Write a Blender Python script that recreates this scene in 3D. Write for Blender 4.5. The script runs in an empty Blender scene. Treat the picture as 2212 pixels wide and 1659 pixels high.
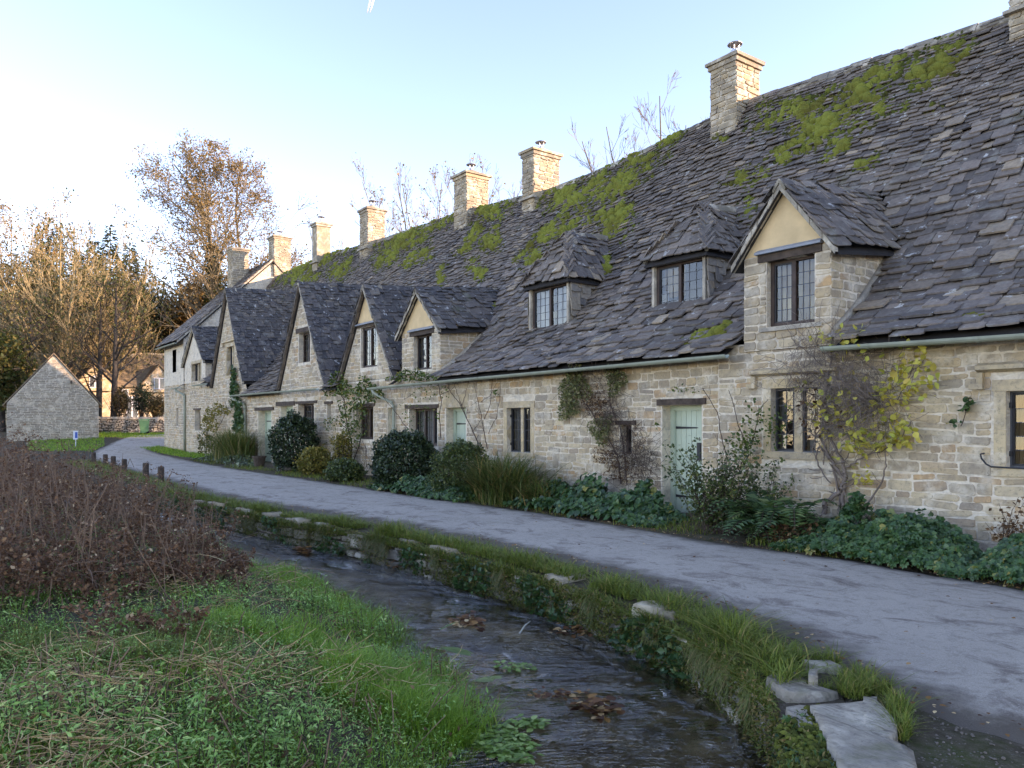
import bpy, math, random
import numpy as np
from mathutils import Vector, Matrix, noise

random.seed(7); RNG = np.random.default_rng(7)
SC = bpy.context.scene
COL = SC.collection
R = math.radians

# ------------------------------------------------------------------ camera
YAW = R(36.65)                       # the row runs along -X, the view axis lies this far to its right
CA, SA = math.cos(YAW), math.sin(YAW)
ZC = 1.65
FPX, CX, HY = 1661.0, 1106.0, 910.0  # focal length, centre and horizon in a 2212 px wide frame
cam = bpy.data.objects.new('camera', bpy.data.cameras.new('camera'))
COL.objects.link(cam)
cam.data.sensor_width = 36.0
cam.data.lens = 36.0 * FPX / 2212.0
cam.data.shift_y = (HY - 829.5) / 2212.0
cam.data.clip_start = 0.05
cam.data.clip_end = 20000.0
cam.location = (0, 0, ZC)
cam.rotation_euler = (R(90), 0, R(90) - YAW)
SC.camera = cam

# ------------------------------------------------------------------ sky, sun, exposure
SUN_RIGHT, SUN_EL = R(98), R(14)     # azimuth to the right of the view axis, elevation
sx = -CA * math.cos(SUN_RIGHT) + SA * math.sin(SUN_RIGHT)
sy = SA * math.cos(SUN_RIGHT) + CA * math.sin(SUN_RIGHT)
SUN_DIR = Vector((sx * math.cos(SUN_EL), sy * math.cos(SUN_EL), math.sin(SUN_EL)))
world = bpy.data.worlds.new('World'); SC.world = world
world.use_nodes = True
wn = world.node_tree.nodes; wl = world.node_tree.links
for n_ in list(wn): wn.remove(n_)
sky = wn.new('ShaderNodeTexSky'); sky.sky_type = 'NISHITA'
sky.sun_disc = False
sky.sun_elevation = SUN_EL
sky.sun_rotation = math.atan2(sx, sy)
sky.altitude = 100; sky.air_density = 0.85; sky.dust_density = 0.0; sky.ozone_density = 1.0
bg = wn.new('ShaderNodeBackground'); bg.inputs[1].default_value = 0.12
wo = wn.new('ShaderNodeOutputWorld')
wl.new(sky.outputs[0], bg.inputs[0]); wl.new(bg.outputs[0], wo.inputs[0])
sun = bpy.data.objects.new('sun', bpy.data.lights.new('sun', 'SUN'))
COL.objects.link(sun)
sun.data.energy = 2.4; sun.data.angle = R(0.6); sun.data.color = (1.0, 0.78, 0.52)
sun.rotation_euler = (-SUN_DIR).to_track_quat('-Z', 'Y').to_euler()
sun.location = (20, 30, 30)
SC.view_settings.view_transform = 'Standard'; SC.view_settings.look = 'None'
SC.view_settings.exposure = 2.36; SC.view_settings.gamma = 1.0
SC.view_settings.use_curve_mapping = False
SC.view_settings.use_white_balance = True; SC.view_settings.white_balance_temperature = 6950; SC.view_settings.white_balance_tint = 28   # the camera balanced for open shade
SC.cycles.use_denoising = True
SC.cycles.max_bounces = 6; SC.cycles.diffuse_bounces = 3; SC.cycles.glossy_bounces = 3
SC.cycles.transmission_bounces = 4; SC.cycles.transparent_max_bounces = 12
SC.cycles.caustics_reflective = False; SC.cycles.caustics_refractive = False

# ------------------------------------------------------------------ from the surveyed frame to the place
def ray(px, py):
    r, u = (px - CX) / FPX, (HY - py) / FPX
    return np.array((-CA + SA * r, SA + CA * r, u))
def at_y(px, py, y=10.0):
    d = ray(px, py); t = y / d[1]
    return Vector((d[0] * t, y, ZC + d[2] * t))
def at_x(px, py, x):
    d = ray(px, py); t = x / d[0]
    return Vector((x, d[1] * t, ZC + d[2] * t))
def at_z(px, py, z=0.0):
    d = ray(px, py); t = (z - ZC) / d[2]
    return Vector((d[0] * t, d[1] * t, z))
def at_d(px, py, dep):
    d = ray(px, py) * dep
    return Vector((d[0], d[1], ZC + d[2]))
def depth_of(p): return -CA * p[0] + SA * p[1]
def pix(p):
    d = depth_of(p)
    return CX + FPX * (SA * p[0] + CA * p[1]) / d, HY - FPX * (p[2] - ZC) / d

# ------------------------------------------------------------------ object helpers
def link(o, parent=None):
    COL.objects.link(o)
    if parent is not None: o.parent = parent
    return o
def tag(o, label=None, cat=None, group=None, kind=None):
    if label: o['label'] = label
    if cat: o['category'] = cat
    if group: o['group'] = group
    if kind: o['kind'] = kind
    return o
def empty(name, loc=(0, 0, 0), label=None, cat=None, group=None):
    o = bpy.data.objects.new(name, None); o.empty_display_size = 0.2
    COL.objects.link(o); o.location = loc
    return tag(o, label, cat, group)
def place(o, parent):
    """parent without moving: things' empties sit unrotated, so only their location is taken off"""
    o.parent = parent
    q = parent; off = Vector((0, 0, 0))
    while q is not None:
        off += q.location; q = q.parent
    o.location = o.location - off
    return o
def np_mesh(name, V, Fs, mat, rnd=None, smooth=False):
    """V (n,3); Fs list of (m,k) index arrays"""
    me = bpy.data.meshes.new(name)
    V = np.asarray(V, dtype=np.float32)
    Fs = [np.asarray(f, dtype=np.int32) for f in Fs if len(f)]
    me.vertices.add(len(V)); me.vertices.foreach_set('co', V.ravel())
    tot = np.concatenate([np.full(len(f), f.shape[1], dtype=np.int32) for f in Fs])
    idx = np.concatenate([f.ravel() for f in Fs])
    me.loops.add(len(idx)); me.loops.foreach_set('vertex_index', idx)
    me.polygons.add(len(tot))
    st = np.zeros(len(tot), dtype=np.int32); st[1:] = np.cumsum(tot)[:-1]
    me.polygons.foreach_set('loop_start', st)
    if rnd is not None:
        a = me.attributes.new('rnd', 'FLOAT', 'POINT'); a.data.foreach_set('value', np.asarray(rnd, dtype=np.float32))
    if mat is not None:
        for m_ in (mat if isinstance(mat, (list, tuple)) else [mat]): me.materials.append(m_)
    me.update(calc_edges=True)
    me.polygons.foreach_set('use_smooth', np.full(len(tot), bool(smooth)))
    return me
class MB:
    """collects boxes, prisms, tubes and quads; build() links them as one mesh object"""
    def __init__(s): s.V = []; s.F = []; s.r = []
    def add(s, V, F, r=None):
        k = len(s.V); s.V += [tuple(v) for v in V]
        s.F += [tuple(i + k for i in f) for f in F]
        s.r += [random.random() if r is None else r] * len(V); return s
    def box(s, x0, x1, y0, y1, z0, z1, j=0.0, r=None):
        q = lambda: random.uniform(-j, j) if j else 0
        V = [(x + q(), y + q(), z + q()) for z in (z0, z1) for y in (y0, y1) for x in (x0, x1)]
        return s.add(V, [(0, 2, 3, 1), (4, 5, 7, 6), (0, 1, 5, 4), (2, 6, 7, 3), (0, 4, 6, 2), (1, 3, 7, 5)], r)
    def prism(s, pts, d, r=None):
        """polygon pts extruded by vector d"""
        n = len(pts); d = Vector(d)
        V = [Vector(p) for p in pts] + [Vector(p) + d for p in pts]
        F = [tuple(range(n - 1, -1, -1)), tuple(range(n, 2 * n))] + [(i, (i + 1) % n, n + (i + 1) % n, n + i) for i in range(n)]
        return s.add(V, F, r)
    def quad(s, a, b, c, d, r=None): return s.add([a, b, c, d], [(0, 1, 2, 3)], r)
    def tube(s, pts, rad, n=6, r=None, cap=True):
        pts = [Vector(p) for p in pts]; m = len(pts)
        rad = rad if isinstance(rad, (list, tuple)) else [rad] * m
        V = []; F = []
        for i, p in enumerate(pts):
            t = (pts[min(i + 1, m - 1)] - pts[max(i - 1, 0)]).normalized()
            a = t.orthogonal().normalized() if i == 0 else (a - t * a.dot(t)).normalized()
            b = t.cross(a)
            for k in range(n):
                th = 2 * math.pi * k / n
                V.append(p + a * (rad[i] * math.cos(th)) + b * (rad[i] * math.sin(th)))
        for i in range(m - 1):
            for k in range(n):
                F.append((i * n + k, i * n + (k + 1) % n, (i + 1) * n + (k + 1) % n, (i + 1) * n + k))
        if cap: F += [tuple(range(n - 1, -1, -1)), tuple((m - 1) * n + k for k in range(n))]
        return s.add(V, F, r)
    def build(s, name, mat, parent=None, smooth=False, org=None):
        me = bpy.data.meshes.new(name)
        V = s.V
        if org is not None: V = [(v[0] - org[0], v[1] - org[1], v[2] - org[2]) for v in V]
        me.from_pydata(V, [], s.F)
        a = me.attributes.new('rnd', 'FLOAT', 'POINT'); a.data.foreach_set('value', s.r)
        for m_ in (mat if isinstance(mat, (list, tuple)) else [mat]): me.materials.append(m_)
        if smooth: me.polygons.foreach_set('use_smooth', [True] * len(me.polygons))
        o = bpy.data.objects.new(name, me); COL.objects.link(o)
        if org is not None: o.location = org
        if parent is not None: place(o, parent)
        return o
def inst(pV, pF, pos, M):
    """copies of a small mesh: pV (n,3), pF (m,k), pos (K,3), M (K,3,3) with the axes as columns"""
    K, n = len(pos), len(pV)
    V = np.einsum('kij,nj->kni', M, pV) + pos[:, None, :]
    F = (pF[None] + (np.arange(K) * n)[:, None, None]).reshape(-1, pF.shape[1])
    return V.reshape(-1, 3), F
def rand_rot(K, tilt=math.pi, rng=None):
    """random turn about z, then a lean of at most tilt about a random level axis"""
    rng = rng or RNG
    a = rng.uniform(0, 2 * np.pi, K); t = rng.uniform(0, 1, K) ** 0.7 * tilt; b = rng.uniform(0, 2 * np.pi, K)
    ca, sa = np.cos(a), np.sin(a)
    Z = np.zeros((K, 3, 3)); Z[:, 0, 0] = ca; Z[:, 0, 1] = -sa; Z[:, 1, 0] = sa; Z[:, 1, 1] = ca; Z[:, 2, 2] = 1
    ux, uy = np.cos(b), np.sin(b); c, s = np.cos(t), np.sin(t)
    T = np.zeros((K, 3, 3))
    T[:, 0, 0] = c + ux * ux * (1 - c); T[:, 0, 1] = ux * uy * (1 - c); T[:, 0, 2] = uy * s
    T[:, 1, 0] = ux * uy * (1 - c); T[:, 1, 1] = c + uy * uy * (1 - c); T[:, 1, 2] = -ux * s
    T[:, 2, 0] = -uy * s; T[:, 2, 1] = ux * s; T[:, 2, 2] = c
    return T @ Z
def segs_mesh(P0, P1, R0, R1, n=3):
    """a tapered prism for every segment"""
    P0, P1 = np.asarray(P0, float), np.asarray(P1, float); R0, R1 = np.asarray(R0, float), np.asarray(R1, float)
    t = P1 - P0; t /= np.maximum(np.linalg.norm(t, axis=1, keepdims=True), 1e-9)
    ref = np.where(np.abs(t[:, 2:3]) < 0.9, np.array([[0, 0, 1.0]]), np.array([[1.0, 0, 0]]))
    a = np.cross(t, ref); a /= np.linalg.norm(a, axis=1, keepdims=True); b = np.cross(t, a)
    th = 2 * np.pi * np.arange(n) / n
    ring = np.cos(th)[None, :, None] * a[:, None, :] + np.sin(th)[None, :, None] * b[:, None, :]
    V = np.concatenate([P0[:, None] + ring * R0[:, None, None], P1[:, None] + ring * R1[:, None, None]], axis=1)
    K = len(P0); k = np.arange(n)
    f = np.stack([k, (k + 1) % n, n + (k + 1) % n, n + k], axis=1)
    F = (f[None] + (np.arange(K) * 2 * n)[:, None, None]).reshape(-1, 4)
    return V.reshape(-1, 3), F
def nz(x, y=0.0, z=0.0): return noise.noise(Vector((x, y, z)))

# ------------------------------------------------------------------ materials
def new_mat(name):
    m = bpy.data.materials.new(name); m.use_nodes = True
    nt = m.node_tree; nt.nodes.clear()
    out = nt.nodes.new('ShaderNodeOutputMaterial')
    return m, nt, out
class NT:
    def __init__(s, nt): s.nt = nt
    def n(s, kind, ins=None, **kw):
        o = s.nt.nodes.new(kind)
        for k, v in kw.items(): setattr(o, k, v)
        for k, v in (ins or {}).items():
            if hasattr(v, 'is_linked') or isinstance(v, bpy.types.NodeSocket): s.nt.links.new(v, o.inputs[k])
            else: o.inputs[k].default_value = v
        return o
    def ramp(s, fac, stops, interp='LINEAR'):
        o = s.nt.nodes.new('ShaderNodeValToRGB'); o.color_ramp.interpolation = interp
        el = o.color_ramp.elements
        while len(el) < len(stops): el.new(0.5)
        for e, (p, c) in zip(el, stops):
            e.position = p; e.color = (c, c, c, 1) if isinstance(c, (int, float)) else (*c, 1)
        s.nt.links.new(fac, o.inputs[0]); return o.outputs[0]
    def noise(s, scale, detail=4, rough=0.55, vec=None, dist=0.0):
        o = s.n('ShaderNodeTexNoise', {'Scale': scale, 'Detail': detail, 'Roughness': rough, 'Distortion': dist})
        if vec is not None: s.nt.links.new(vec, o.inputs['Vector'])
        return o.outputs[0]
    def mix(s, fac, a, b, mode='MIX'):
        o = s.n('ShaderNodeMix', data_type='RGBA', blend_type=mode)
        for k, v in ((0, fac), (6, a), (7, b)):
            if isinstance(v, bpy.types.NodeSocket): s.nt.links.new(v, o.inputs[k])
            else: o.inputs[k].default_value = v if k == 0 else (*v, 1)
        return o.outputs[2]
    def math(s, op, a, b=0.0, clamp=False):
        o = s.n('ShaderNodeMath', operation=op, use_clamp=clamp)
        for k, v in ((0, a), (1, b)):
            if isinstance(v, bpy.types.NodeSocket): s.nt.links.new(v, o.inputs[k])
            else: o.inputs[k].default_value = v
        return o.outputs[0]
    def pos(s): return s.n('ShaderNodeNewGeometry').outputs['Position']
    def rnd(s):
        """a number per piece: its own attribute plus the object's"""
        at = s.n('ShaderNodeAttribute', attribute_name='rnd').outputs['Fac']
        ob = s.n('ShaderNodeObjectInfo').outputs['Random']
        return s.math('FRACT', s.math('ADD', at, ob))
    def bump(s, h, strength=0.4, dist=0.02):
        return s.n('ShaderNodeBump', {'Height': h, 'Strength': strength, 'Distance': dist}).outputs[0]
    def principled(s, out, color, rough=0.8, normal=None, spec=0.3, metal=0.0):
        p = s.n('ShaderNodeBsdfPrincipled')
        for k, v in (('Base Color', color), ('Roughness', rough), ('Specular IOR Level', spec), ('Metallic', metal)):
            if isinstance(v, bpy.types.NodeSocket): s.nt.links.new(v, p.inputs[k])
            else: p.inputs[k].default_value = (*v, 1) if isinstance(v, tuple) else v
        if normal is not None: s.nt.links.new(normal, p.inputs['Normal'])
        s.nt.links.new(p.outputs[0], out.inputs[0]); return p
MATS = {}
TINT = (1.0, 1.0, 1.0)
def tinted(stops, k=None):
    k = k or TINT; return [(p_, tuple(min(.9, c_ * f_) for c_, f_ in zip(c, k))) for p_, c in stops]
def simple(name, col, rough=0.7, var=0.25, scale=8.0, bump=0.2, spec=0.3, metal=0.0):
    m, nt, out = new_mat(name); t = NT(nt); p = t.pos()
    c = t.mix(t.ramp(t.noise(scale, 5, 0.6, p), [(0.3, 0.0), (0.72, 1.0)]), tuple(v * (1 - var) for v in col), tuple(min(1, v * (1 + var)) for v in col))
    t.principled(out, c, rough, t.bump(t.noise(scale * 6, 4, 0.6, p), bump, 0.01), spec, metal)
    MATS[name] = m; return m
def leafy(name, stops, transl=0.35, rough=0.55, spec=0.35):
    m, nt, out = new_mat(name); t = NT(nt)
    r = t.rnd(); c = t.ramp(r, tinted(stops))
    nn = t.noise(1.3, 2, 0.5, t.pos())
    c = t.mix(t.math('MULTIPLY', nn, 0.32), c, (0.02, 0.025, 0.012), 'MIX')
    p = t.n('ShaderNodeBsdfPrincipled', {'Base Color': c, 'Roughness': rough, 'Specular IOR Level': spec})
    tr = t.n('ShaderNodeBsdfTranslucent', {'Color': c})
    mx = t.n('ShaderNodeMixShader', {0: transl, 1: p.outputs[0], 2: tr.outputs[0]})
    nt.links.new(mx.outputs[0], out.inputs[0]); MATS[name] = m; return m

def mk_slate(name, stops, lichen=0.62, brown=0.5):
    m, nt, out = new_mat(name); t = NT(nt); p = t.pos(); r = t.rnd()
    base = t.ramp(r, tinted(stops, (1.46, 1.36, 1.24)))
    big = t.noise(0.55, 4, 0.6, p)
    base = t.mix(t.ramp(big, [(0.42, 0.0), (0.68, brown)]), base, (0.24, 0.19, 0.14))
    fine = t.noise(16, 5, 0.65, p)
    base = t.mix(t.ramp(fine, [(0.35, 0.35), (0.6, 0.0)]), base, (0.035, 0.033, 0.035))
    lic = t.noise(5.5, 6, 0.68, p, 0.4)
    base = t.mix(t.ramp(lic, [(lichen, 0.0), (lichen + 0.035, 0.85)]), base, (0.52, 0.51, 0.48))
    lic2 = t.noise(3.4, 5, 0.7, p)
    base = t.mix(t.ramp(lic2, [(0.54, 0.0), (0.66, 0.5)]), base, (0.30, 0.28, 0.24))
    gr = t.noise(1.1, 4, 0.62, p, 0.3)
    base = t.mix(t.ramp(gr, [(0.63, 0.0), (0.72, 0.5)]), base, (0.075, 0.085, 0.03))
    t.principled(out, base, 0.78, t.bump(t.noise(22, 6, 0.7, p), 0.6, 0.015), 0.25)
    MATS[name] = m; return m
mk_slate('slate', [(0.0, (0.070, 0.064, 0.064)), (0.3, (0.105, 0.096, 0.094)), (0.55, (0.15, 0.132, 0.124)), (0.8, (0.20, 0.172, 0.152)), (0.9, (0.085, 0.078, 0.078)), (1.0, (0.32, 0.265, 0.20))])
mk_slate('slate_dark', [(0.0, (0.045, 0.046, 0.052)), (0.5, (0.070, 0.068, 0.074)), (0.85, (0.10, 0.092, 0.092)), (1.0, (0.14, 0.125, 0.11))], 0.615, 0.25)
simple('roof_under', (0.035, 0.032, 0.032), 0.9, 0.3, 4)

def mk_stone(name, stops, stain=0.35, bumpd=0.02, lam=False):
    m, nt, out = new_mat(name); t = NT(nt); p = t.pos(); r = t.rnd()
    base = t.ramp(r, tinted(stops, (1.04, .98, .86)))
    n1 = t.noise(7, 6, 0.65, p)
    base = t.mix(t.ramp(n1, [(0.36, 0.45), (0.56, 0.0)]), base, (0.25, 0.21, 0.17))
    n2 = t.noise(3.1, 5, 0.6, p)
    base = t.mix(t.ramp(n2, [(0.50, 0.0), (0.64, 0.7)]), base, (0.76, 0.67, 0.53))
    n3 = t.noise(0.9, 6, 0.68, p, 0.5)
    base = t.mix(t.ramp(n3, [(0.50, 0.0), (0.66, stain)]), base, (0.20, 0.185, 0.165))
    n4 = t.noise(30, 3, 0.6, p)
    base = t.mix(t.ramp(n4, [(0.30, 0.45), (0.45, 0.0)]), base, (0.15, 0.13, 0.11))
    h = t.noise(26, 6, 0.7, p)
    if lam:                                          # bedding planes and pits of weathered limestone
        lp = t.n('ShaderNodeMapping', {'Vector': p, 'Rotation': (0, 0, R(-50)), 'Scale': (1.2, 7.0, 3.0)}).outputs[0]; ln = t.noise(1.6, 7, 0.72, lp, 0.6)
        h = t.math('ADD', h, t.math('MULTIPLY', ln, 2.4)); base = t.mix(t.ramp(ln, [(0.36, 0.75), (0.47, 0.0)]), base, (0.17, 0.14, 0.11)); base = t.mix(t.ramp(t.noise(2.3, 6, 0.7, p, .5), [(0.56, 0.0), (0.68, 0.6)]), base, (0.20, 0.19, 0.10))
    t.principled(out, base, 0.9, t.bump(h, 0.6, bumpd), 0.15)
    MATS[name] = m; return m
mk_stone('rubble', [(0.0, (0.46, 0.38, 0.28)), (0.2, (0.58, 0.46, 0.31)), (0.38, (0.40, 0.35, 0.29)), (0.52, (0.64, 0.54, 0.39)), (0.68, (0.36, 0.32, 0.28)), (0.8, (0.56, 0.38, 0.22)), (0.9, (0.54, 0.47, 0.38)), (1.0, (0.33, 0.27, 0.21))], 0.4)
mk_stone('ashlar', [(0.0, (0.56, 0.45, 0.29)), (0.5, (0.60, 0.50, 0.35)), (1.0, (0.50, 0.42, 0.31))], 0.45)
mk_stone('chimney_stone', [(0.0, (0.36, 0.31, 0.24)), (0.3, (0.44, 0.38, 0.29)), (0.6, (0.30, 0.265, 0.225)), (0.85, (0.47, 0.38, 0.26)), (1.0, (0.26, 0.235, 0.21))], 0.6)
mk_stone('weathered', [(0.0, (0.40, 0.37, 0.33)), (0.5, (0.47, 0.44, 0.40)), (1.0, (0.33, 0.31, 0.28))], 0.6, 0.04)
mk_stone('wallstone', [(0.0, (0.15, 0.14, 0.12)), (0.5, (0.24, 0.22, 0.19)), (1.0, (0.32, 0.29, 0.25))], 0.7)

def mk_mortar():
    m, nt, out = new_mat('mortar'); t = NT(nt); p = t.pos()
    # low courses take the eye where single stones are too far off to be told apart
    mp = t.n('ShaderNodeMapping', {'Vector': p, 'Scale': (1, 1, 2.1)}).outputs[0]
    v = t.n('ShaderNodeTexVoronoi', {'Vector': mp, 'Scale': 3.4, 'Randomness': 0.9}, feature='F1')
    cell = t.ramp(v.outputs['Color'], [(0.0, (0.64, 0.53, 0.38)), (0.4, (0.70, 0.59, 0.43)), (0.7, (0.58, 0.47, 0.33)), (1.0, (0.68, 0.54, 0.35))])
    ve = t.n('ShaderNodeTexVoronoi', {'Vector': mp, 'Scale': 3.4, 'Randomness': 0.9}, feature='DISTANCE_TO_EDGE')
    joint = t.ramp(ve.outputs['Distance'], [(0.02, 1.0), (0.10, 0.0)])
    base = t.mix(joint, cell, (0.78, 0.68, 0.54))
    wash = t.ramp(t.noise(0.8, 5, 0.65, p, 0.3), [(0.35, 0.85), (0.65, 0.15)])
    base = t.mix(wash, base, (0.77, 0.68, 0.545))
    base = t.mix(t.ramp(t.noise(2.6, 6, 0.7, p, 0.6), [(0.52, 0.0), (0.66, 0.6)]), base, (0.33, 0.29, 0.25))
    base = t.mix(t.ramp(t.noise(9, 5, 0.7, p), [(0.34, 0.5), (0.5, 0.0)]), base, (0.38, 0.33, 0.28))
    z = t.n('ShaderNodeSeparateXYZ', {0: p}).outputs[2]
    low = t.math('MULTIPLY', t.ramp(z, [(0.0, 1.0), (0.55, 0.0)]), t.ramp(t.noise(3, 5, 0.7, p), [(0.38, 0.0), (0.6, 0.85)]))
    base = t.mix(low, base, (0.17, 0.17, 0.12))
    h = t.math('ADD', t.math('MULTIPLY', joint, -0.6), t.noise(14, 5, 0.7, p))
    t.principled(out, base, 0.95, t.bump(h, 0.5, 0.02), 0.1); MATS['mortar'] = m
mk_mortar()
simple('plaster', (0.74, 0.54, 0.30), 0.9, 0.16, 2.5, 0.25, 0.1)
simple('oak', (0.085, 0.062, 0.048), 0.8, 0.45, 9, 0.5, 0.2)
simple('brown_frame', (0.075, 0.050, 0.040), 0.6, 0.3, 9, 0.2, 0.3)
simple('iron', (0.022, 0.022, 0.026), 0.5, 0.2, 10, 0.1, 0.4)
simple('lead', (0.26, 0.28, 0.31), 0.55, 0.2, 7, 0.2, 0.4)
simple('sage_paint', (0.47, 0.54, 0.41), 0.5, 0.08, 5, 0.08, 0.4)
simple('sage_gutter', (0.31, 0.335, 0.26), 0.5, 0.18, 4, 0.1, 0.4)
simple('curtain', (0.62, 0.60, 0.60), 0.9, 0.15, 3, 0.1, 0.1)
simple('warm_blind', (0.50, 0.34, 0.17), 0.9, 0.35, 2, 0.1, 0.1)
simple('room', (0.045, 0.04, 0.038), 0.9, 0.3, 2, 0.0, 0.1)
simple('steel', (0.45, 0.45, 0.47), 0.35, 0.15, 9, 0.05, 0.5, 0.8)
simple('leading', (0.075, 0.078, 0.088), 0.5, 0.2, 9, 0.05, 0.4)
m, nt, out = new_mat('glass'); t = NT(nt)
fr = t.n('ShaderNodeFresnel', {'IOR': 1.5}).outputs[0]
wav = t.bump(t.noise(3.0, 2, 0.5, t.pos()), 0.15, 0.01)
gl = t.n('ShaderNodeBsdfGlossy', {'Color': (0.95, 0.95, 0.95, 1), 'Roughness': 0.02, 'Normal': wav})
tr = t.n('ShaderNodeBsdfTransparent', {'Color': (0.72, 0.76, 0.76, 1)})
mx = t.n('ShaderNodeMixShader', {0: t.math('ADD', t.math('MULTIPLY', fr, 1.0), 0.02, True), 1: tr.outputs[0], 2: gl.outputs[0]})
nt.links.new(mx.outputs[0], out.inputs[0]); MATS['glass'] = m
# ------------------------------------------------------------------ the ground, the lane and the stream
def itp(tab):
    xs = np.array([p[0] for p in tab], float); ys = np.array([p[1] for p in tab], float)
    o = np.argsort(xs); xs, ys = xs[o], ys[o]
    return lambda x: np.interp(x, xs, ys)
y_wall = itp([(-60, 1.0), (-30, 2.8), (-20, 4.15), (-14.33, 4.54), (-12.41, 4.79), (-11.06, 5.08), (-9.24, 5.24), (-6.93, 5.29), (-5.48, 5.16), (-4.43, 4.97), (-3.75, 4.73), (-3.17, 4.41), (-2.69, 4.04), (-2.45, 3.70), (-1.97, 3.17), (-1.5, 2.75), (0, 1.9), (3, 1.0), (30, -6)])
y_bank = itp([(-60, -1.4), (-30, 0.9), (-20, 2.7), (-14.4, 3.75), (-10.8, 3.9), (-8.2, 3.8), (-6.94, 3.72), (-5.96, 3.48), (-5.38, 3.4), (-4.72, 3.2), (-4.2, 3.05), (-4.02, 2.8), (-3.85, 2.4), (-3.6, 1.6), (-3.0, 0.6), (-1.0, -0.6), (3, -2.0), (30, -9)])
y_near = itp([(6, 4.4), (-.8, 4.45), (-1.2, 4.46), (-1.6, 4.47), (-1.95, 4.48), (-2.15, 4.52), (-2.4, 4.63), (-2.6, 4.77), (-2.8, 4.9), (-3.1, 5.07), (-3.5, 5.24), (-4.1, 5.45), (-5, 5.66), (-6, 5.85), (-7.1, 5.96), (-8, 5.93), (-9.3, 5.88), (-10.5, 5.8), (-12.1, 5.62), (-14, 5.36), (-16.1, 5.05), (-18.4, 4.95), (-24.7, 5.05), (-30.4, 5.1), (-38, 5.3), (-43, 5.9), (-48, 7.1), (-53, 8.6), (-58, 10.4)])
y_far = itp([(6, 8.4), (-3, 8.48), (-4.1, 8.66), (-4.9, 8.7), (-5.7, 8.52), (-7.6, 8.54), (-11, 8.66), (-14.8, 8.45), (-20, 8.42), (-26.4, 8.2), (-31.7, 8.3), (-38, 8.7), (-45, 9.1), (-46.8, 9.8), (-48, 11.5), (-50, 15), (-54, 19), (-58, 22)])
h_ramp = itp([(-2000, 0), (38, 0), (44, .2), (50.7, .57), (56, .85), (62, 1.3), (75, 2.3), (85, 4.5), (100, 10), (120, 17), (160, 24), (300, 32), (2500, 40)])
WATER = -0.40
def sstep(a, b, x):
    t_ = np.clip((x - a) / (b - a), 0, 1); return t_ * t_ * (3 - 2 * t_)
def lumps(x, y):
    return (np.sin(1.9 * x + 0.7 * y + 1) * np.sin(1.3 * y - 0.6 * x) + 0.6 * np.sin(4.3 * x - 2.1 * y) * np.sin(3.7 * y + 1.1 * x + 2) + 0.35 * np.sin(9.1 * x + 3 * y) * np.sin(8.3 * y - 2 * x))
def ground_z(x, y):
    x = np.asarray(x, float); y = np.asarray(y, float)
    yw, yb, yn, yf = y_wall(x), y_bank(x), y_near(x), y_far(x)
    q = -CA * x + SA * y
    z = h_ramp(q)
    bed = -0.62 + 0.035 * lumps(1.7 * x, 1.7 * y)
    bank = WATER - 0.06 + 0.44 * sstep(-0.25, 2.0, yb - y) + 0.05 * lumps(x, y)
    verge = -0.01 + 0.02 * lumps(x, y) + 0.03 * sstep(0.1, 0.5, yn - y)
    lane = np.full_like(z, -0.035)
    front = 0.02 + 0.015 * lumps(x, y) + 0.06 * sstep(0.2, 1.3, y - yf)
    dirt = -0.015 + 0.012 * lumps(2 * x, 2 * y)
    k = np.where(y < yb, bank, np.where(y < yw + 0.22, bed, np.where(y < yn, verge, np.where(y < yf, lane, front))))
    k = np.where((y >= yw + 0.22) & (y < yn) & (x > -3.3), dirt, k)
    return z + k
xs = np.concatenate([-np.geomspace(900, 62, 26), np.arange(-60, -26, .6), np.arange(-26, 4, .25), np.geomspace(4.2, 900, 26)])
ys = np.concatenate([-np.geomspace(900, 5, 24), np.arange(-4.6, 13, .2), np.geomspace(13.3, 1500, 44)])
GX, GY = np.meshgrid(xs, ys, indexing='ij')
GV = np.stack([GX, GY, ground_z(GX, GY)], axis=-1).reshape(-1, 3)
ni, nj = len(xs), len(ys)
ii, jj = np.meshgrid(np.arange(ni - 1), np.arange(nj - 1), indexing='ij')
def gridF(ii, jj, nj): return np.stack([ii * nj + jj, (ii + 1) * nj + jj, (ii + 1) * nj + jj + 1, ii * nj + jj + 1], axis=-1).reshape(-1, 4)

m, nt, out = new_mat('soil'); t = NT(nt); p = t.pos()
c = t.mix(t.ramp(t.noise(0.9, 6, 0.65, p), [(0.5, 0.0), (0.68, 1.0)]), (0.085, 0.068, 0.046), (0.065, 0.080, 0.024))
c = t.mix(t.ramp(t.noise(12, 6, 0.7, p), [(0.4, 0.0), (0.7, 0.8)]), c, (0.17, 0.135, 0.10))
c = t.mix(t.ramp(t.noise(60, 3, 0.7, p), [(0.62, 0.0), (0.7, 0.8)]), c, (0.26, 0.245, 0.23))
t.principled(out, c, 0.95, t.bump(t.noise(25, 6, 0.7, p), 0.9, 0.04), 0.1); MATS['soil'] = m
o = bpy.data.objects.new('ground', np_mesh('ground', GV, [gridF(ii, jj, nj)], MATS['soil'], smooth=True)); link(o); tag(o, kind='structure')

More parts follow.
